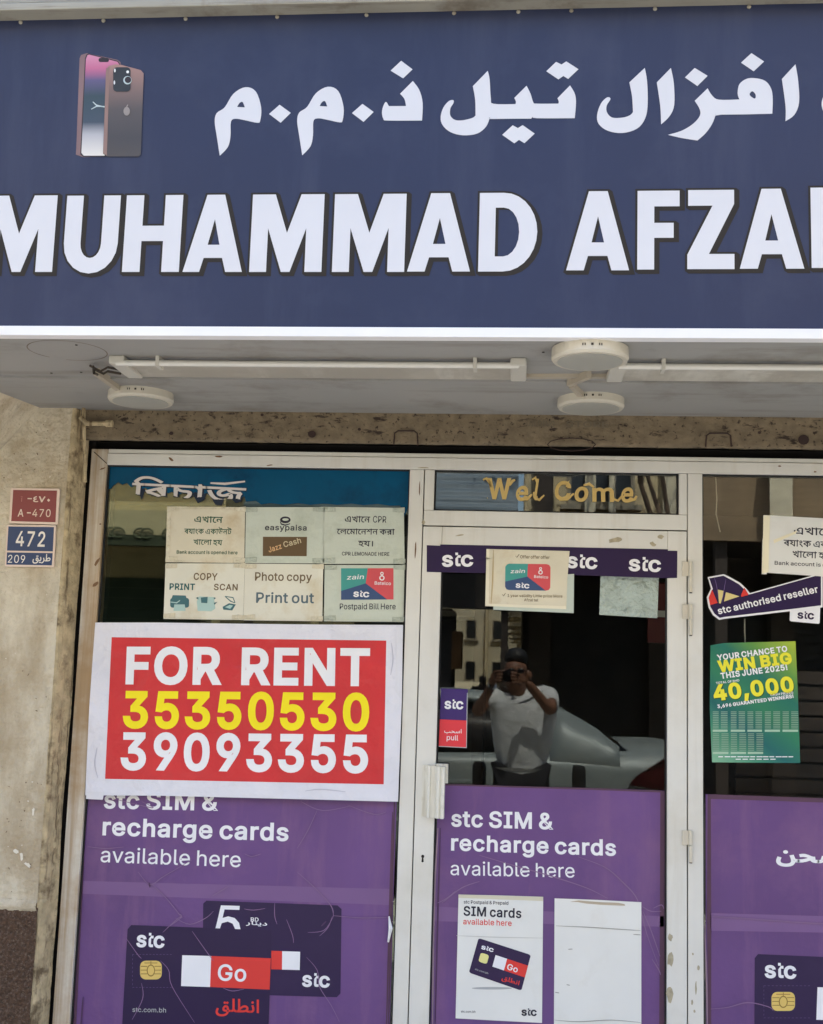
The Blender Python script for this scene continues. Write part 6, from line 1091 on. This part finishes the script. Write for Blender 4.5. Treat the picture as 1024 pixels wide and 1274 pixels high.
pb_.text('lettering', '472', 19.4, 679, 55.6, 680, 18, mat('plate_bright', (236, 232, 222), rough=.35), wt=12, lay=2, track=50); pb_.text('lettering', '209', 9.8, 700, 31, 700.4, 9.6, MATS['plate_bright'], wt=2, lay=2, track=30)
pb_.text('lettering', '\ufed6\ufef3\ufeae\ufec3', 40.6, 697.6, 62.8, 698.4, 10.5, MATS['plate_bright'], wt=10, lay=2)

# ================================================================== INSIDE THE SHOP
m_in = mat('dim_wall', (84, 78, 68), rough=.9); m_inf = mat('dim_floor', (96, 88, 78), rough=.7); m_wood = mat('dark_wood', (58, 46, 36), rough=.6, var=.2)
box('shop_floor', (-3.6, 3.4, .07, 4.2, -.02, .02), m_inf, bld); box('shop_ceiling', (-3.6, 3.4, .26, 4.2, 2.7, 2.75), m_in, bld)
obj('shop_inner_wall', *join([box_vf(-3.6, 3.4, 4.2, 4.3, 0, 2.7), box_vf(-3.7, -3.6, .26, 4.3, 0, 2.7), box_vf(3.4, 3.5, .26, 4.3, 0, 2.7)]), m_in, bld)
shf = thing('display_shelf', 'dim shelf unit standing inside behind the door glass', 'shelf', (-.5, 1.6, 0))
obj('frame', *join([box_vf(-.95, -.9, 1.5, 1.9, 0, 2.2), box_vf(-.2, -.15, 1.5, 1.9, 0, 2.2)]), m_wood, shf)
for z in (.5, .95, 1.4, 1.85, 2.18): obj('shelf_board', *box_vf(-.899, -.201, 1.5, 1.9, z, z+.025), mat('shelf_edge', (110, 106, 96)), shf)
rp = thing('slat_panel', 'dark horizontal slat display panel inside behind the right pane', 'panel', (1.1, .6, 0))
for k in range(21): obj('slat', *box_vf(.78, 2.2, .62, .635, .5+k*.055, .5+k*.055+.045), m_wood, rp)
rb = thing('red_display', 'red display board inside at the right edge of the door glass', 'display', (.62, .5, 1.2)); obj('board', *box_vf(W(806, 745, .5).x, W(850, 745, .5).x, .5, .53, W(830, 800, .5).z, W(830, 725, .5).z), mat('display_red', (100, 16, 20), rough=.5), rb)
obj('board_stripe', *box_vf(W(800, 745, .5).x, W(850, 745, .5).x, .495, .499, W(830, 768, .5).z, W(830, 760, .5).z), mat('display_white', (210, 210, 205)), rb)
cb = obj('hanging_cable', *tube_vf([W(890.5, 594, .05), W(892, 620, .05), W(891, 640, .05), W(896, 662, .05)], .0018, 6), mat('white_cable', (210, 204, 184), rough=.4)); tag(cb, 'thin pale cable hanging inside the top left of the right pane', 'cable')
cb = obj('hanging_cable', *tube_vf([W(926.5, 770, .06), W(926.5, 785, .06), W(927, 799, .06)], .0022, 6), MATS['white_cable']); tag(cb, 'short white cord behind the right pane from which the green poster hangs', 'cable')
# ================================================================== THE STREET MIRRORED IN THE GLASS
def skin(name, pts, edges, rad, m, parent, lv=2, root=0):
    me = bpy.data.meshes.new(name); inv = wmat(parent).inverted() if parent is not None else Matrix()
    me.from_pydata([tuple(inv @ Vector(p)) for p in pts], edges, []); o = bpy.data.objects.new(name, me); C.objects.link(o)
    o.modifiers.new('s', 'SKIN'); me.skin_vertices or None
    if not me.skin_vertices: 
        bm = bmesh.new(); bm.from_mesh(me); bm.verts.layers.skin.verify(); bm.to_mesh(me); bm.free()
    for i, sv in enumerate(me.skin_vertices[0].data):
        r = rad[i]; sv.radius = r if isinstance(r, tuple) else (r, r); sv.use_root = (i == root)
    s = o.modifiers.new('d', 'SUBSURF'); s.levels = s.render_levels = lv
    dg = bpy.context.evaluated_depsgraph_get(); n = bpy.data.meshes.new_from_object(o.evaluated_get(dg))
    n.polygons.foreach_set('use_smooth', [True]*len(n.polygons)); n.materials.clear(); n.materials.append(m)
    o.modifiers.clear(); o.data = n; n.name = name
    if parent is not None: o.parent = parent
    return o
m_skin = mat('skin', (122, 82, 60), rough=.5, var=.06); m_shirt = mat('white_shirt', (206, 206, 204), rough=.9, var=.05, bump=.03, bscale=9); m_trou = mat('dark_trousers', (36, 36, 42), rough=.9)
m_hair = mat('black_hair', (22, 19, 18), rough=.6, var=.3, bump=.004, bscale=120); m_shoe = mat('dark_shoe', (34, 30, 28), rough=.5); m_blk = mat('phone_black', (20, 20, 22), rough=.2); m_steel = mat('watch_steel', (200, 200, 200), rough=.25, metal=.9)
XC = MR(649, 910, 4.17).x; XH = MR(642, 830, 4.12).x; XP = MR(630, 835, 3.77).x
pe = thing('person', 'person in a white t-shirt holding up a phone, mirrored in the door glass', 'person', (XC, -4.2, 0))
YB = 4.17
hipL, hipR = Vector((XC-.1, -YB-.02, .93)), Vector((XC+.1, -YB-.02, .93))
pel, wst, chs, nck = Vector((XC, -YB, .97)), Vector((XC, -YB+.01, 1.14)), Vector((XC, -YB, 1.32)), Vector(((XC+XH)/2, -YB+.03, 1.455))
hd1, hd2, hd3 = Vector((XH, -YB+.06, 1.53)), Vector((XH, -YB+.07, 1.62)), Vector((XH, -YB+.055, 1.7))
sL, sR = MR(613, 868, YB), MR(686, 868, YB)
eL, eR = MR(591, 888, 4.05), MR(686, 886, 3.98)
wL, wR = MR(612, 853, 3.86), MR(655, 848, 3.87)
pts = [pel, wst, chs, nck, hd1, hd2, hd3, sL, eL, wL, sR, eR, wR, hipL, Vector((XC-.12, -YB+.02, .5)), Vector((XC-.13, -YB-.02, .1)), Vector((XC-.135, -YB+.12, .045)), hipR, Vector((XC+.13, -YB+.0, .5)), Vector((XC+.15, -YB-.04, .1)), Vector((XC+.17, -YB+.1, .045))]
ed = [(0, 1), (1, 2), (2, 3), (3, 4), (4, 5), (5, 6), (2, 7), (7, 8), (8, 9), (2, 10), (10, 11), (11, 12), (0, 13), (13, 14), (14, 15), (15, 16), (0, 17), (17, 18), (18, 19), (19, 20)]
rd = [(.12, .08), (.11, .07), (.1, .06), .05, (.066, .08), (.078, .095), (.07, .085), .045, .04, .028, .045, .04, .028, .085, .06, .042, .035, .085, .06, .042, .035]
body = skin('body', pts, ed, rd, m_skin, pe)
# hands: a palm and five bent fingers each
PH = Vector((.0, -3.765, 1.59))
def hand(wr, side):
    palm = Vector((XP+side*.082, -3.80, 1.585 if side < 0 else 1.578))
    P = [wr, wr.lerp(palm, .6), palm]; E = [(0, 1), (1, 2)]; R = [.024, (.034, .022), (.036, .02)]
    for k in range(4):
        z = palm.z+.03-.02*k; L = (.028, .032, .03, .024)[k]
        a = Vector((palm.x-side*.0, -3.79, z)); b = Vector((palm.x-side*L, -3.752, z+.004)); c = Vector((palm.x-side*(L+.028), -3.750, z+.003))
        i = len(P); P += [palm.lerp(a, .8), b, c]; E += [(2, i), (i, i+1), (i+1, i+2)]; R += [.0095, .0085, .007]
    i = len(P); P += [palm+Vector((-side*.015, .0, -.03)), Vector((palm.x-side*.045, -3.785, palm.z-.038)), Vector((palm.x-side*.07, -3.785, palm.z-.03))]; E += [(2, i), (i, i+1), (i+1, i+2)]; R += [.012, .01, .0085]
    return skin('hand', P, E, R, m_skin, pe)
hand(wL, -1); hand(wR, 1)
# shirt
shp = [pel+Vector((0, 0, -.1)), pel+Vector((0, 0, .03)), wst, chs+Vector((0, 0, -.0)), nck+Vector((0, -.015, -.03)), sL, sL.lerp(eL, .55), sR, sR.lerp(eR, .55)]
skin('shirt', shp, [(0, 1), (1, 2), (2, 3), (3, 4), (3, 5), (5, 6), (3, 7), (7, 8)], [(.185, .13), (.18, .125), (.172, .125), (.19, .135), (.105, .1), .082, .066, .082, .066], m_shirt, pe, root=2)
skin('trousers', [pel, hipL, Vector((XC-.12, -YB+.02, .5)), Vector((XC-.13, -YB-.02, .12)), hipR, Vector((XC+.13, -YB, .5)), Vector((XC+.15, -YB-.04, .12))], [(0, 1), (1, 2), (2, 3), (0, 4), (4, 5), (5, 6)], [(.165, .115), .1, .08, .07, .1, .08, .07], m_trou, pe)
for x, y in ((XC-.135, -YB+.06), (XC+.165, -YB+.04)): skin('shoe', [(x, y-.1, .05), (x, y, .045), (x, y+.12, .035)], [(0, 1), (1, 2)], [(.045, .05), (.045, .045), (.045, .033)], m_shoe, pe, root=1)
F0 = Vector((XH, -YB+.155, 1.6))
def ball(c, r, sy=1, sz=1):
    bm = bmesh.new(); bmesh.ops.create_uvsphere(bm, u_segments=14, v_segments=8, radius=r); v = [(q.co.x+c[0], q.co.y*sy+c[1], q.co.z*sz+c[2]) for q in bm.verts]; f = [tuple(q.index for q in p.verts) for p in bm.faces]; bm.free(); return v, f
obj('hair', *ball(hd3+Vector((0, -.022, .018)), .084, 1.08, .78), m_hair, pe, smooth=True)
obj('nose', *tube_vf([F0+Vector((0, -.005, .02)), F0+Vector((0, .012, -.012)), F0+Vector((0, .006, -.022))], [.007, .013, .006], 8), m_skin, pe)
for s in (-1, 1):
    obj('ear', *ball(F0+Vector((s*.079, -.085, .0)), .03, .5, 1.1), m_skin, pe)
obj('sunglasses', *join([ball(F0+Vector((s*.032, -.003, .026)), .024, .35, .75) for s in (-1, 1)]+[tube_vf([F0+Vector((s*.078, -.09, .028)), F0+Vector((s*.05, -.008, .03))], .003, 6) for s in (-1, 1)]+[tube_vf([F0+Vector((-.02, .003, .03)), F0+Vector((.02, .003, .03))], .003, 6)]), m_blk, pe)
obj('mouth', *ball(F0+Vector((0, -.004, -.045)), .02, .4, .28), mat('lips', (110, 62, 54), rough=.5), pe)
obj('watch', *lathe_vf([(.03, -.008), (.033, 0), (.03, .008)], 0, 0, 16), m_steel, pe)
wt_ = [c for c in bpy.data.objects if c.name == 'watch'][0]; wt_.matrix_basis = (wmat(pe).inverted() @ Matrix.Translation(wL) @ (wL-eL).to_track_quat('Z', 'Y').to_matrix().to_4x4()) if True else None
for v in wt_.data.vertices: v.co += Vector(pe.location)*1.0
ph = thing('phone', 'dark phone held level in both hands by the person, mirrored in the door glass', 'phone', (XP, -3.765, 1.56))
obj('body', *box_vf(XP-.073, XP+.073, -3.772, -3.7625, 1.552, 1.622, .004), m_blk, ph)
obj('screen', *box_vf(XP-.069, XP+.069, -3.7735, -3.7725, 1.556, 1.618), mat('phone_screen', (60, 80, 90), rough=.1), ph)
obj('camera_bump', *box_vf(XP+.03, XP+.068, -3.7622, -3.7605, 1.582, 1.616, .001), m_blk, ph)
# ---- silver saloon
m_car = mat('silver_paint', (136, 144, 142), rough=.45, metal=.1, var=.05, coat=.15, dirt=(150, 146, 134), dscale=3, damt=.3); m_cgl = mat('car_glass', (10, 12, 13), rough=.1, spec=.25); m_tyre = mat('tyre_rubber', (26, 26, 27), rough=.85); m_alloy = mat('alloy', (170, 170, 172), rough=.35, metal=.7)
m_tail = mat('tail_lamp_red', (62, 12, 15), rough=.25, coat=.3); m_ctrim = mat('black_trim', (24, 24, 25), rough=.6); m_chrome = mat('chrome', (200, 200, 200), rough=.15, metal=1)
XT = MR(862, 940, 4.85).x          # tail of the car
CY = -5.72
car = thing('parked_car', 'silver saloon parked at the kerb, its tail mirrored in the door glass', 'car', (XT-2.2, CY, -.11))
g = -.03
# side outline stations: distance forward from the tail, half width, sill z, belt z, top z (roof or lid), half width at top
st = [(0.0, .70, .42, .96, 1.10, .6), (.012, .73, .38, 1.0, 1.135, .64), (.09, .80, .34, 1.02, 1.16, .67), (.25, .84, .30, 1.02, 1.165, .69), (.55, .86, .26, 1.02, 1.15, .72), (.95, .87, .24, 1.03, 1.12, .74), (1.6, .88, .22, 1.03, 1.08, .76), (2.4, .88, .22, 1.02, 1.06, .76), (3.1, .88, .22, .98, 1.04, .76), (3.4, .87, .24, .9, 1.0, .74), (3.9, .85, .26, .82, .92, .68), (4.3, .78, .3, .72, .80, .6), (4.48, .6, .36, .6, .66, .46)]
V, F = [], []
for d_, hw, zs, zb2, zt2, tw in st:
    x = XT-d_
    ring_ = [(-hw*.92, zs), (-hw, zs+.14), (-hw, (zs+zb2)/2), (-hw*.985, zb2-.06), (-hw*.95, zb2), (-tw, zt2-.02), (-tw*.5, zt2), (0, zt2+.005), (tw*.5, zt2), (tw, zt2-.02), (hw*.95, zb2), (hw*.985, zb2-.06), (hw, (zs+zb2)/2), (hw, zs+.14), (hw*.92, zs)]
    V += [(x, CY+y, g+z) for y, z in ring_]
n = 15
for i in range(len(st)-1):
    for k in range(n-1): F.append((i*n+k, i*n+k+1, (i+1)*n+k+1, (i+1)*n+k))
    F.append((i*n+n-1, i*n, (i+1)*n, (i+1)*n+n-1))
F.append(tuple(range(n))[::-1]); F.append(tuple(range(len(V)-n, len(V))))
bo = obj('body', V, F, m_car, car, smooth=True)
sb = bo.modifiers.new('d', 'SUBSURF'); sb.levels = sb.render_levels = 2
# cabin: dark glass with painted roof and pillars over it
cab = [(.42, 1.12, .70), (.62, 1.23, .67), (.88, 1.35, .63), (1.2, 1.44, .59), (1.8, 1.485, .58), (2.4, 1.46, .58), (2.85, 1.34, .62), (3.4, 1.05, .70)]
V, F = [], []
for d_, z, tw in cab:
    V += [(XT-d_, CY+y, g+zz) for y, zz in ((-.80, .96), (-.80+(.8-tw)*.5, (z+.96)/2), (-tw, z-.02), (-tw*.5, z), (tw*.5, z), (tw, z-.02), (.80-(.8-tw)*.5, (z+.96)/2), (.80, .96))]
for i in range(len(cab)-1):
    for k in range(7): F.append((i*8+k, i*8+k+1, (i+1)*8+k+1, (i+1)*8+k))
obj('cabin_glass', V, F, m_cgl, car, smooth=True)
# roof and side frames as a shell just outside
def shell(name, rows):
    V = []; F = []; m_ = len(rows[0])
    for r in rows: V += [(XT-x, CY+y, g+z) for x, y, z in r]
    for i in range(len(rows)-1):
        for k in range(m_-1): F.append((i*m_+k, i*m_+k+1, (i+1)*m_+k+1, (i+1)*m_+k))
    o = obj(name, V, F, m_car, car, smooth=True); s = o.modifiers.new('t', 'SOLIDIFY'); s.thickness = .015; s.offset = 1; return o
shell('roof', [[(d_, t*(tw+.012), z+.012-(.02 if abs(t) > .9 else 0)) for t in (-1, -.5, 0, .5, 1)] for d_, z, tw in cab[2:6]])
for s in (-1, 1):
    shell('rear_pillar', [[(d_, s*(tw+.014), z+.004), (d_+.0, s*((tw+.8)/2+.012), (z+1.0)/2+.01), (d_, s*.82, 1.04), (d_, s*.77, .88)] for d_, z, tw in ((.5, 1.13, .75), (.56, 1.17, .72), (.66, 1.25, .69), (.88, 1.36, .65), (1.0, 1.4, .635))])
    shell('door_frame', [[(d_, s*(tw+.016), z-.0), (d_, s*(tw+.022), z-.055)] for d_, z, tw in cab[2:]])
    shell('centre_pillar', [[(x, s*.61, 1.43), (x, s*.72, 1.2), (x, s*.82, 1.03)] for x in (2.12, 2.2)])
    # lamps, wheels, handles
    V = [(XT-x, CY+s*y, g+z) for x, y, z in ((.44, .862, .88), (.38, .862, .95), (.14, .825, 1.1), (.02, .74, 1.1), (.02, .74, .88), (.14, .83, .84))]
    V2 = [(v[0], v[1]-s*.05, v[2]) for v in V]; nn = 6
    lm = obj('tail_light', V+V2, [tuple(range(nn)), tuple(range(2*nn-1, nn-1, -1))]+[(i, (i+1) % nn, nn+(i+1) % nn, nn+i) for i in range(nn)], m_tail, car)
    for xw in (.98, 3.62):
        bm_ = tube_vf([(XT-xw, CY+s*.66, g+.32), (XT-xw, CY+s*.70, g+.32), (XT-xw, CY+s*.875, g+.32), (XT-xw, CY+s*.885, g+.32)], [.30, .32, .32, .29], 28)
        wh = obj('wheel', *bm_, m_tyre, car); obj('rim', *tube_vf([(XT-xw, CY+s*.88, g+.32), (XT-xw, CY+s*.892, g+.32)], [.21, .2], 24), m_alloy, wh)
        obj('arch', *tube_vf([(XT-xw, CY+s*.5, g+.33), (XT-xw, CY+s*.879, g+.33)], .36, 28), m_ctrim, car)
    for xh in (1.65, 2.5): obj('door_handle', *box_vf(XT-xh-.09, XT-xh+.09, CY+s*.885, CY+s*.91, g+.84, g+.87, .008), m_car, car)
    obj('wing_mirror', *box_vf(XT-3.2, XT-3.02, CY+s*.84, CY+s*1.04, g+.95, g+1.08, .03), m_ctrim, car)
obj('bumper', *box_vf(XT-.12, XT+.05, CY-.72, CY+.72, g+.34, g+.56, .04), m_car, car)
obj('number_plate', *box_vf(XT+.0, XT+.012, CY-.26, CY+.26, g+.66, g+.77), m_plw, car)
# ---- bollards
m_by = mat('bollard_yellow', (206, 168, 60), rough=.6, dirt=(120, 100, 60), dscale=9, damt=.6); m_bb = mat('bollard_black', (28, 28, 28), rough=.6)
def bollard(label, px, Y):
    c = MR(px, 950, Y); t = thing('bollard', label, 'bollard', (c.x, -Y, 0), 'bollards along the kerb')
    obj('post', *tube_vf([(c.x, -Y, 0), (c.x, -Y, .72)], .045, 16), m_by, t); obj('top', *tube_vf([(c.x, -Y, .7202), (c.x, -Y, .97), (c.x, -Y, 1.0)], [.047, .047, .035], 16), m_bb, t)
bollard('black topped yellow bollard before the tail of the silver car, right of the person', 721, 4.42)
bollard('black topped yellow bollard at the kerb left of the person', 596, 4.42)
# ---- buildings opposite
m_b1 = mat('sunlit_cream_render', (206, 188, 150), rough=.9, var=.08); m_b2 = mat('brown_stone', (58, 48, 40), rough=.7, var=.2); m_b3 = mat('pale_cream_render', (214, 202, 172), rough=.9); m_win = mat('far_window', (30, 34, 38), rough=.15, spec=.8); m_shut = mat('dark_shutter', (44, 42, 40), rough=.6); m_fr = mat('far_frame', (150, 140, 120), rough=.7)
m_grn = mat('green_shutter', (60, 74, 58), rough=.7)
YF = -14.0
def win(b, x, z, ww, hh, y=YF, m=None, s=1):
    f = obj('window', *join([box_vf(x, x+.06, y, y+.05*s, z, z+hh), box_vf(x+ww-.06, x+ww, y, y+.05*s, z, z+hh), box_vf(x+.06, x+ww-.06, y, y+.05*s, z+hh-.06, z+hh), box_vf(x+.06, x+ww-.06, y, y+.05*s, z, z+.06)]), m_fr, b)
    obj('window_pane', *box_vf(x+.06, x+ww-.06, y+.005*s, y+.02*s, z+.06, z+hh-.06), m or m_win, f); obj('window_sill', *box_vf(x-.1, x+ww+.1, y, y+.14*s, z-.08, z-.002), m_fr, f)
xa0, xa1 = MR(0, 700, 14).x-9, -4.6
ba = thing('street_building', 'cream building with a carved balcony front, mirrored in the left pane', 'building', ((xa0+xa1)/2, YF, 0), 'buildings across the street')
zc = MR(170, 652, 14).z; zo0, zo1 = MR(170, 692, 14).z, MR(170, 664, 14).z
box('wall', (xa0, xa1, YF-8, YF, -.1, 9), m_b1, ba)
box('balcony', (xa0, xa1, YF+.002, YF+1.7, zc-.35, zc), m_b1, ba); box('balcony_front', (xa0, xa1, YF+1.6, YF+1.72, zo0, zc-.352), mat('balcony_stone', (70, 74, 56), rough=.9), ba)
for k in range(22):
    x = xa1-.3-k*.42; zc_ = (zo0+zo1)/2
    obj('ornament', *join([tube_vf([(x+.05*q+.09*math.cos(a), YF+1.728, zc_+.07*math.sin(a)*q) for a in [t*.55 for t in range(11)]], .014, 5) for q in (-1, 1)]), mat('ornament_stone', (100, 102, 80), rough=.9), ba)['kind'] = 'stuff'
box('cornice', (xa0, xa1, YF, YF+.3, zc+1.0, zc+1.16), m_b3, ba); box('cornice', (xa0, xa1, YF, YF+.4, zc+1.45, zc+1.6), m_b3, ba)
for k in range(4): obj('shutter', *join([box_vf(xa1-2.5-k*2.7, xa1-.3-k*2.7, YF+.01, YF+.05, .2+j*.16, .35+j*.16) for j in range(17)]), m_grn, ba)
for k in range(4): win(ba, xa1-2-k*2.7, 5.6, 1.2, 1.7)
xb0 = MR(650, 780, 14).x
zb_c = MR(740, 665, 14).z
bb = thing('street_building', 'building with dark brown ground floor and cream upper storeys, mirrored in the door', 'building', (xb0+6, YF, 0), 'buildings across the street')
box('wall', (xb0, xb0+16, YF-10, YF, -.1, zb_c), m_b2, bb); box('upper_wall', (xb0, xb0+16, YF-10, YF, zb_c+.002, 10), m_b1, bb)
box('awning_slab', (xb0+.0, xb0+16, YF+.003, YF+2.4, zb_c-.3, zb_c-.02), m_b2, bb)
for k in range(9):
    x = xb0+.1+k*1.75; box('column', (x, x+.32, YF+.004, YF+.3, -.1, zb_c-.302), m_fr if k in () else mat('column_brown', (84, 72, 60), rough=.8), bb)
    obj('shop_shutter', *join([box_vf(x+.36, x+1.7, YF+.006, YF+.04, .1+j*.13, .215+j*.13) for j in range(int((zb_c-.9)/.13))]), m_shut, bb)
for k in range(8):
    x = xb0+.15+k*1.9; box('pilaster', (x, x+.28, YF+.002, YF+.22, zb_c, 10), m_b3 if k % 2 else m_b2, bb); win(bb, x+.5, zb_c+.45, 1.0, 1.9)
for x, ww in ((.9, .16), (1.25, .1), (2.55, .3)): box('drain_pipe', (xb0+x, xb0+x+ww, YF+.23, YF+.32, zb_c, 9.5), m_b3, bb)
# cream column and signboard seen in the right pane
xs = MR(960, 620, 10.6).x
col = thing('wall_banner', 'tall pale banner before the brown hoarding, mirrored in the top right pane', 'banner', (xs, -10.6, 3)); box('cloth', (xs, MR(988, 620, 10.6).x, -10.66, -10.64, MR(975, 692, 10.6).z, MR(975, 560, 10.6).z), m_b3, col); box('bar', (xs-.04, MR(988, 620, 10.6).x+.04, -10.99, -10.63, MR(975, 560, 10.6).z+.002, MR(975, 560, 10.6).z+.05), m_b2, col)
xg = MR(872, 600, 11).x
hb = thing('brown_hoarding', 'brown signboard hoarding on posts across the road, mirrored in the top right pane', 'hoarding', (xg+2, -11, 0)); box('board', (xg, xg+4.5, -11.1, -11.0, MR(900, 672, 11).z, MR(900, 560, 11).z), mat('hoarding_brown', (140, 118, 90), rough=.8, var=.25, vscale=3), hb)
for x in (xg+.2, xg+4.1): box('post', (x, x+.15, -11.3, -11.102, -.1, MR(900, 560, 11).z), m_b2, hb)
# alley behind
bc = thing('street_building', 'far cream building closing the end of the side street', 'building', (-1, -62, 0), 'buildings across the street'); box('wall', (-9, 12, -70, -62, -.1, 5.6), m_b3, bc)
for k in range(11):
    for j in range(2): win(bc, -7.5+k*1.5, 1.2+j*2.3, .6, 1.1, y=-62)
    if k % 3 == 1: box('pilaster', (-7.9+k*1.5, -7.7+k*1.5, -61.998, -61.6, 0, 5.6), m_b1, bc)
bl_ = thing('street_building', 'pale building along the left side of the side street', 'building', (-7, -40, 0), 'buildings across the street'); box('wall', (-14, -4.6, -60, -23, -.1, 8), m_b1, bl_)
for k in range(6): box('shop_opening', (-4.6, -4.55, -57+k*5.5, -54+k*5.5, 0, 2.6), m_shut, bl_)
br_ = thing('street_building', 'tan building along the right side of the side street', 'building', (3, -40, 0), 'buildings across the street'); box('wall', (xb0+.1, 12, -60, -25, -.1, 7), m_b1, br_)
for k in range(5): obj('balcony', *box_vf(xb0-.5, xb0+.1, -56+k*6, -53+k*6, 3.2, 4.1), m_b3, br_)
# distant parked car and walker
dc = thing('parked_car', 'small pale car parked far down the side street', 'car', (-1.7, -33, -.11))
V, F = [], []
secs = [(0, .7, .25, .6), (.3, .82, .2, .8), (1.1, .85, .2, .9), (1.6, .7, .2, 1.4), (2.9, .7, .2, 1.45), (3.7, .82, .2, .95), (4.1, .72, .3, .8)]
for y, hw, z0, z1 in secs: V += [(-1.7-hw, -31-y, z0-.11), (-1.7-hw, -31-y, min(z1, .9)-.11), (-1.7-hw*.75, -31-y, z1-.11), (-1.7+hw*.75, -31-y, z1-.11), (-1.7+hw, -31-y, min(z1, .9)-.11), (-1.7+hw, -31-y, z0-.11)]
for i in range(len(secs)-1):
    for k in range(6): F.append((i*6+k, i*6+(k+1) % 6, (i+1)*6+(k+1) % 6, (i+1)*6+k))
F += [(5, 4, 3, 2, 1, 0), tuple(range(len(V)-6, len(V)))]
obj('body', V, F, m_b3, dc); obj('windscreen', [(-2.3, -32.18, .84), (-1.1, -32.18, .84), (-1.2, -32.55, 1.24), (-2.2, -32.55, 1.24)], [(0, 1, 2, 3)], m_cgl, dc)
for sx_ in (-1, 1):
    for yy in (-31.7, -34.2): obj('wheel', *tube_vf([(-1.7+sx_*.6, yy, .19), (-1.7+sx_*.87, yy, .19)], .3, 16), m_tyre, dc)
wk = thing('person', 'distant walker in dark clothes in the side street', 'person', (-.72, -20, -.11))
b0 = Vector((-.72, -20, -.11)); Q = lambda x, y, z: b0+Vector((x, y, z))
skin('body', [Q(0, 0, .95), Q(0, 0, 1.3), Q(0, 0, 1.5), Q(0, .02, 1.68), Q(-.2, 0, 1.42), Q(-.24, .03, 1.15), Q(-.23, .1, .9), Q(.2, 0, 1.42), Q(.24, -.03, 1.15), Q(.23, .03, .9), Q(-.09, .05, .5), Q(-.09, .1, .05), Q(.09, -.05, .5), Q(.09, -.15, .05)], [(0, 1), (1, 2), (2, 3), (1, 4), (4, 5), (5, 6), (1, 7), (7, 8), (8, 9), (0, 10), (10, 11), (0, 12), (12, 13)], [(.16, .11), (.18, .12), .06, .1, .06, .05, .04, .06, .05, .04, .08, .05, .08, .05], mat('dark_clothes', (32, 34, 42), rough=.9), wk, lv=1)
# ---- tarpaulin awning at the mouth of the side street, dark beam under it
xt0, xt1 = MR(300, 600, 12).x, MR(645, 600, 12).x
aw = thing('street_awning', 'blue-grey corrugated awning on a dark frame at the side street, mirrored over the door', 'awning', ((xt0+xt1)/2, -12, 0))
za_, zb2_ = MR(590, 640, 12).z, MR(590, 560, 12).z
V, F = [], []
nx, nz = 90, 24
for j in range(nz+1):
    for i in range(nx+1):
        x = xt0+(xt1-xt0)*i/nx; z = za_+(zb2_-za_)*j/nz
        V.append((x, -12-1.2*j/nz+.05*math.sin(z*46+.8*noise.noise(Vector((x*.6, z, 0))))+.1*noise.noise(Vector((x*.5, z*2, 0))), z))
for j in range(nz):
    for i in range(nx): q = j*(nx+1)+i; F.append((q, q+1, q+nx+2, q+nx+1))
obj('cover', V, F, mat('awning_cloth', (92, 104, 112), rough=.6, var=.1), aw, smooth=True)
obj('valance', *box_vf(xt0, xt1-.02, -12.06, -12.02, MR(590, 757, 12).z, za_-.01), mat('awning_dark', (18, 18, 20), rough=.9), aw)
for x in (xt0+.1, xt1-.2): obj('post', *box_vf(x, x+.1, -12.2, -12.1, -.1, za_), m_b2, aw)
ks = thing('street_kiosk', 'dark kiosk with a brown side panel at the left edge of the side street', 'kiosk', (MR(545, 800, 12.5).x, -12.5, 0))
box('body', (MR(440, 800, 12.5).x, MR(561, 800, 12.5).x, -13.6, -12.5, -.1, MR(560, 757, 12.5).z), m_shut, ks); box('side_panel', (MR(561, 800, 12.5).x+.002, MR(573, 800, 12.5).x, -13, -12.5, MR(565, 832, 12.5).z, MR(565, 785, 12.5).z), mat('kiosk_brown', (120, 84, 44), rough=.7), ks)
# ---- street tree
m_bark = mat('bark', (96, 78, 62), rough=.95, bump=.01, bscale=30); m_leaf = mat('leaf', (58, 74, 36), rough=.6, var=.3)
tx = MR(846, 700, 11.7).x
tre = thing('street_tree', 'sparse street tree with thin bending branches, mirrored in the glass over the door', 'tree', (tx, -11.7, 0))
rng = random.Random(11); segs = []; tips = []
def branch(p, d, L, r, lv):
    q = [p]
    for k in range(4):
        d = (d+Vector((rng.uniform(-.25, .25), rng.uniform(-.25, .25), rng.uniform(-.05, .2)))).normalized(); q.append(q[-1]+d*L/4)
        if lv < 3 and k > (1 if lv == 0 else 0):
            for _ in range(2 if lv else 2): branch(q[-1], (d+Vector((rng.uniform(-1, 1), rng.uniform(-1, 1), rng.uniform(-.1, .6)))).normalized(), L*.62, r*.55, lv+1)
    segs.append(tube_vf(q, [r, r*.9, r*.8, r*.65, r*.45], 6))
    if lv >= 2: tips.extend(q[2:])
branch(Vector((tx, -11.7, -.1)), Vector((.02, 0, 1)), 4.3, .07, 0)
obj('trunk', *join(segs), m_bark, tre)
V, F = [], []
for t in tips:
    for _ in range(2):
        c = t+Vector((rng.gauss(0, .12), rng.gauss(0, .12), rng.gauss(0, .1))); a = Vector((rng.uniform(-1, 1), rng.uniform(-1, 1), rng.uniform(-1, .4))).normalized()*.06; b = a.orthogonal().normalized()*.025; k = len(V)
        V += [c-a, c+b, c+a, c-b]; F.append((k, k+1, k+2, k+3))
cr = obj('crown', V, F, m_leaf, tre)
# tag fixes
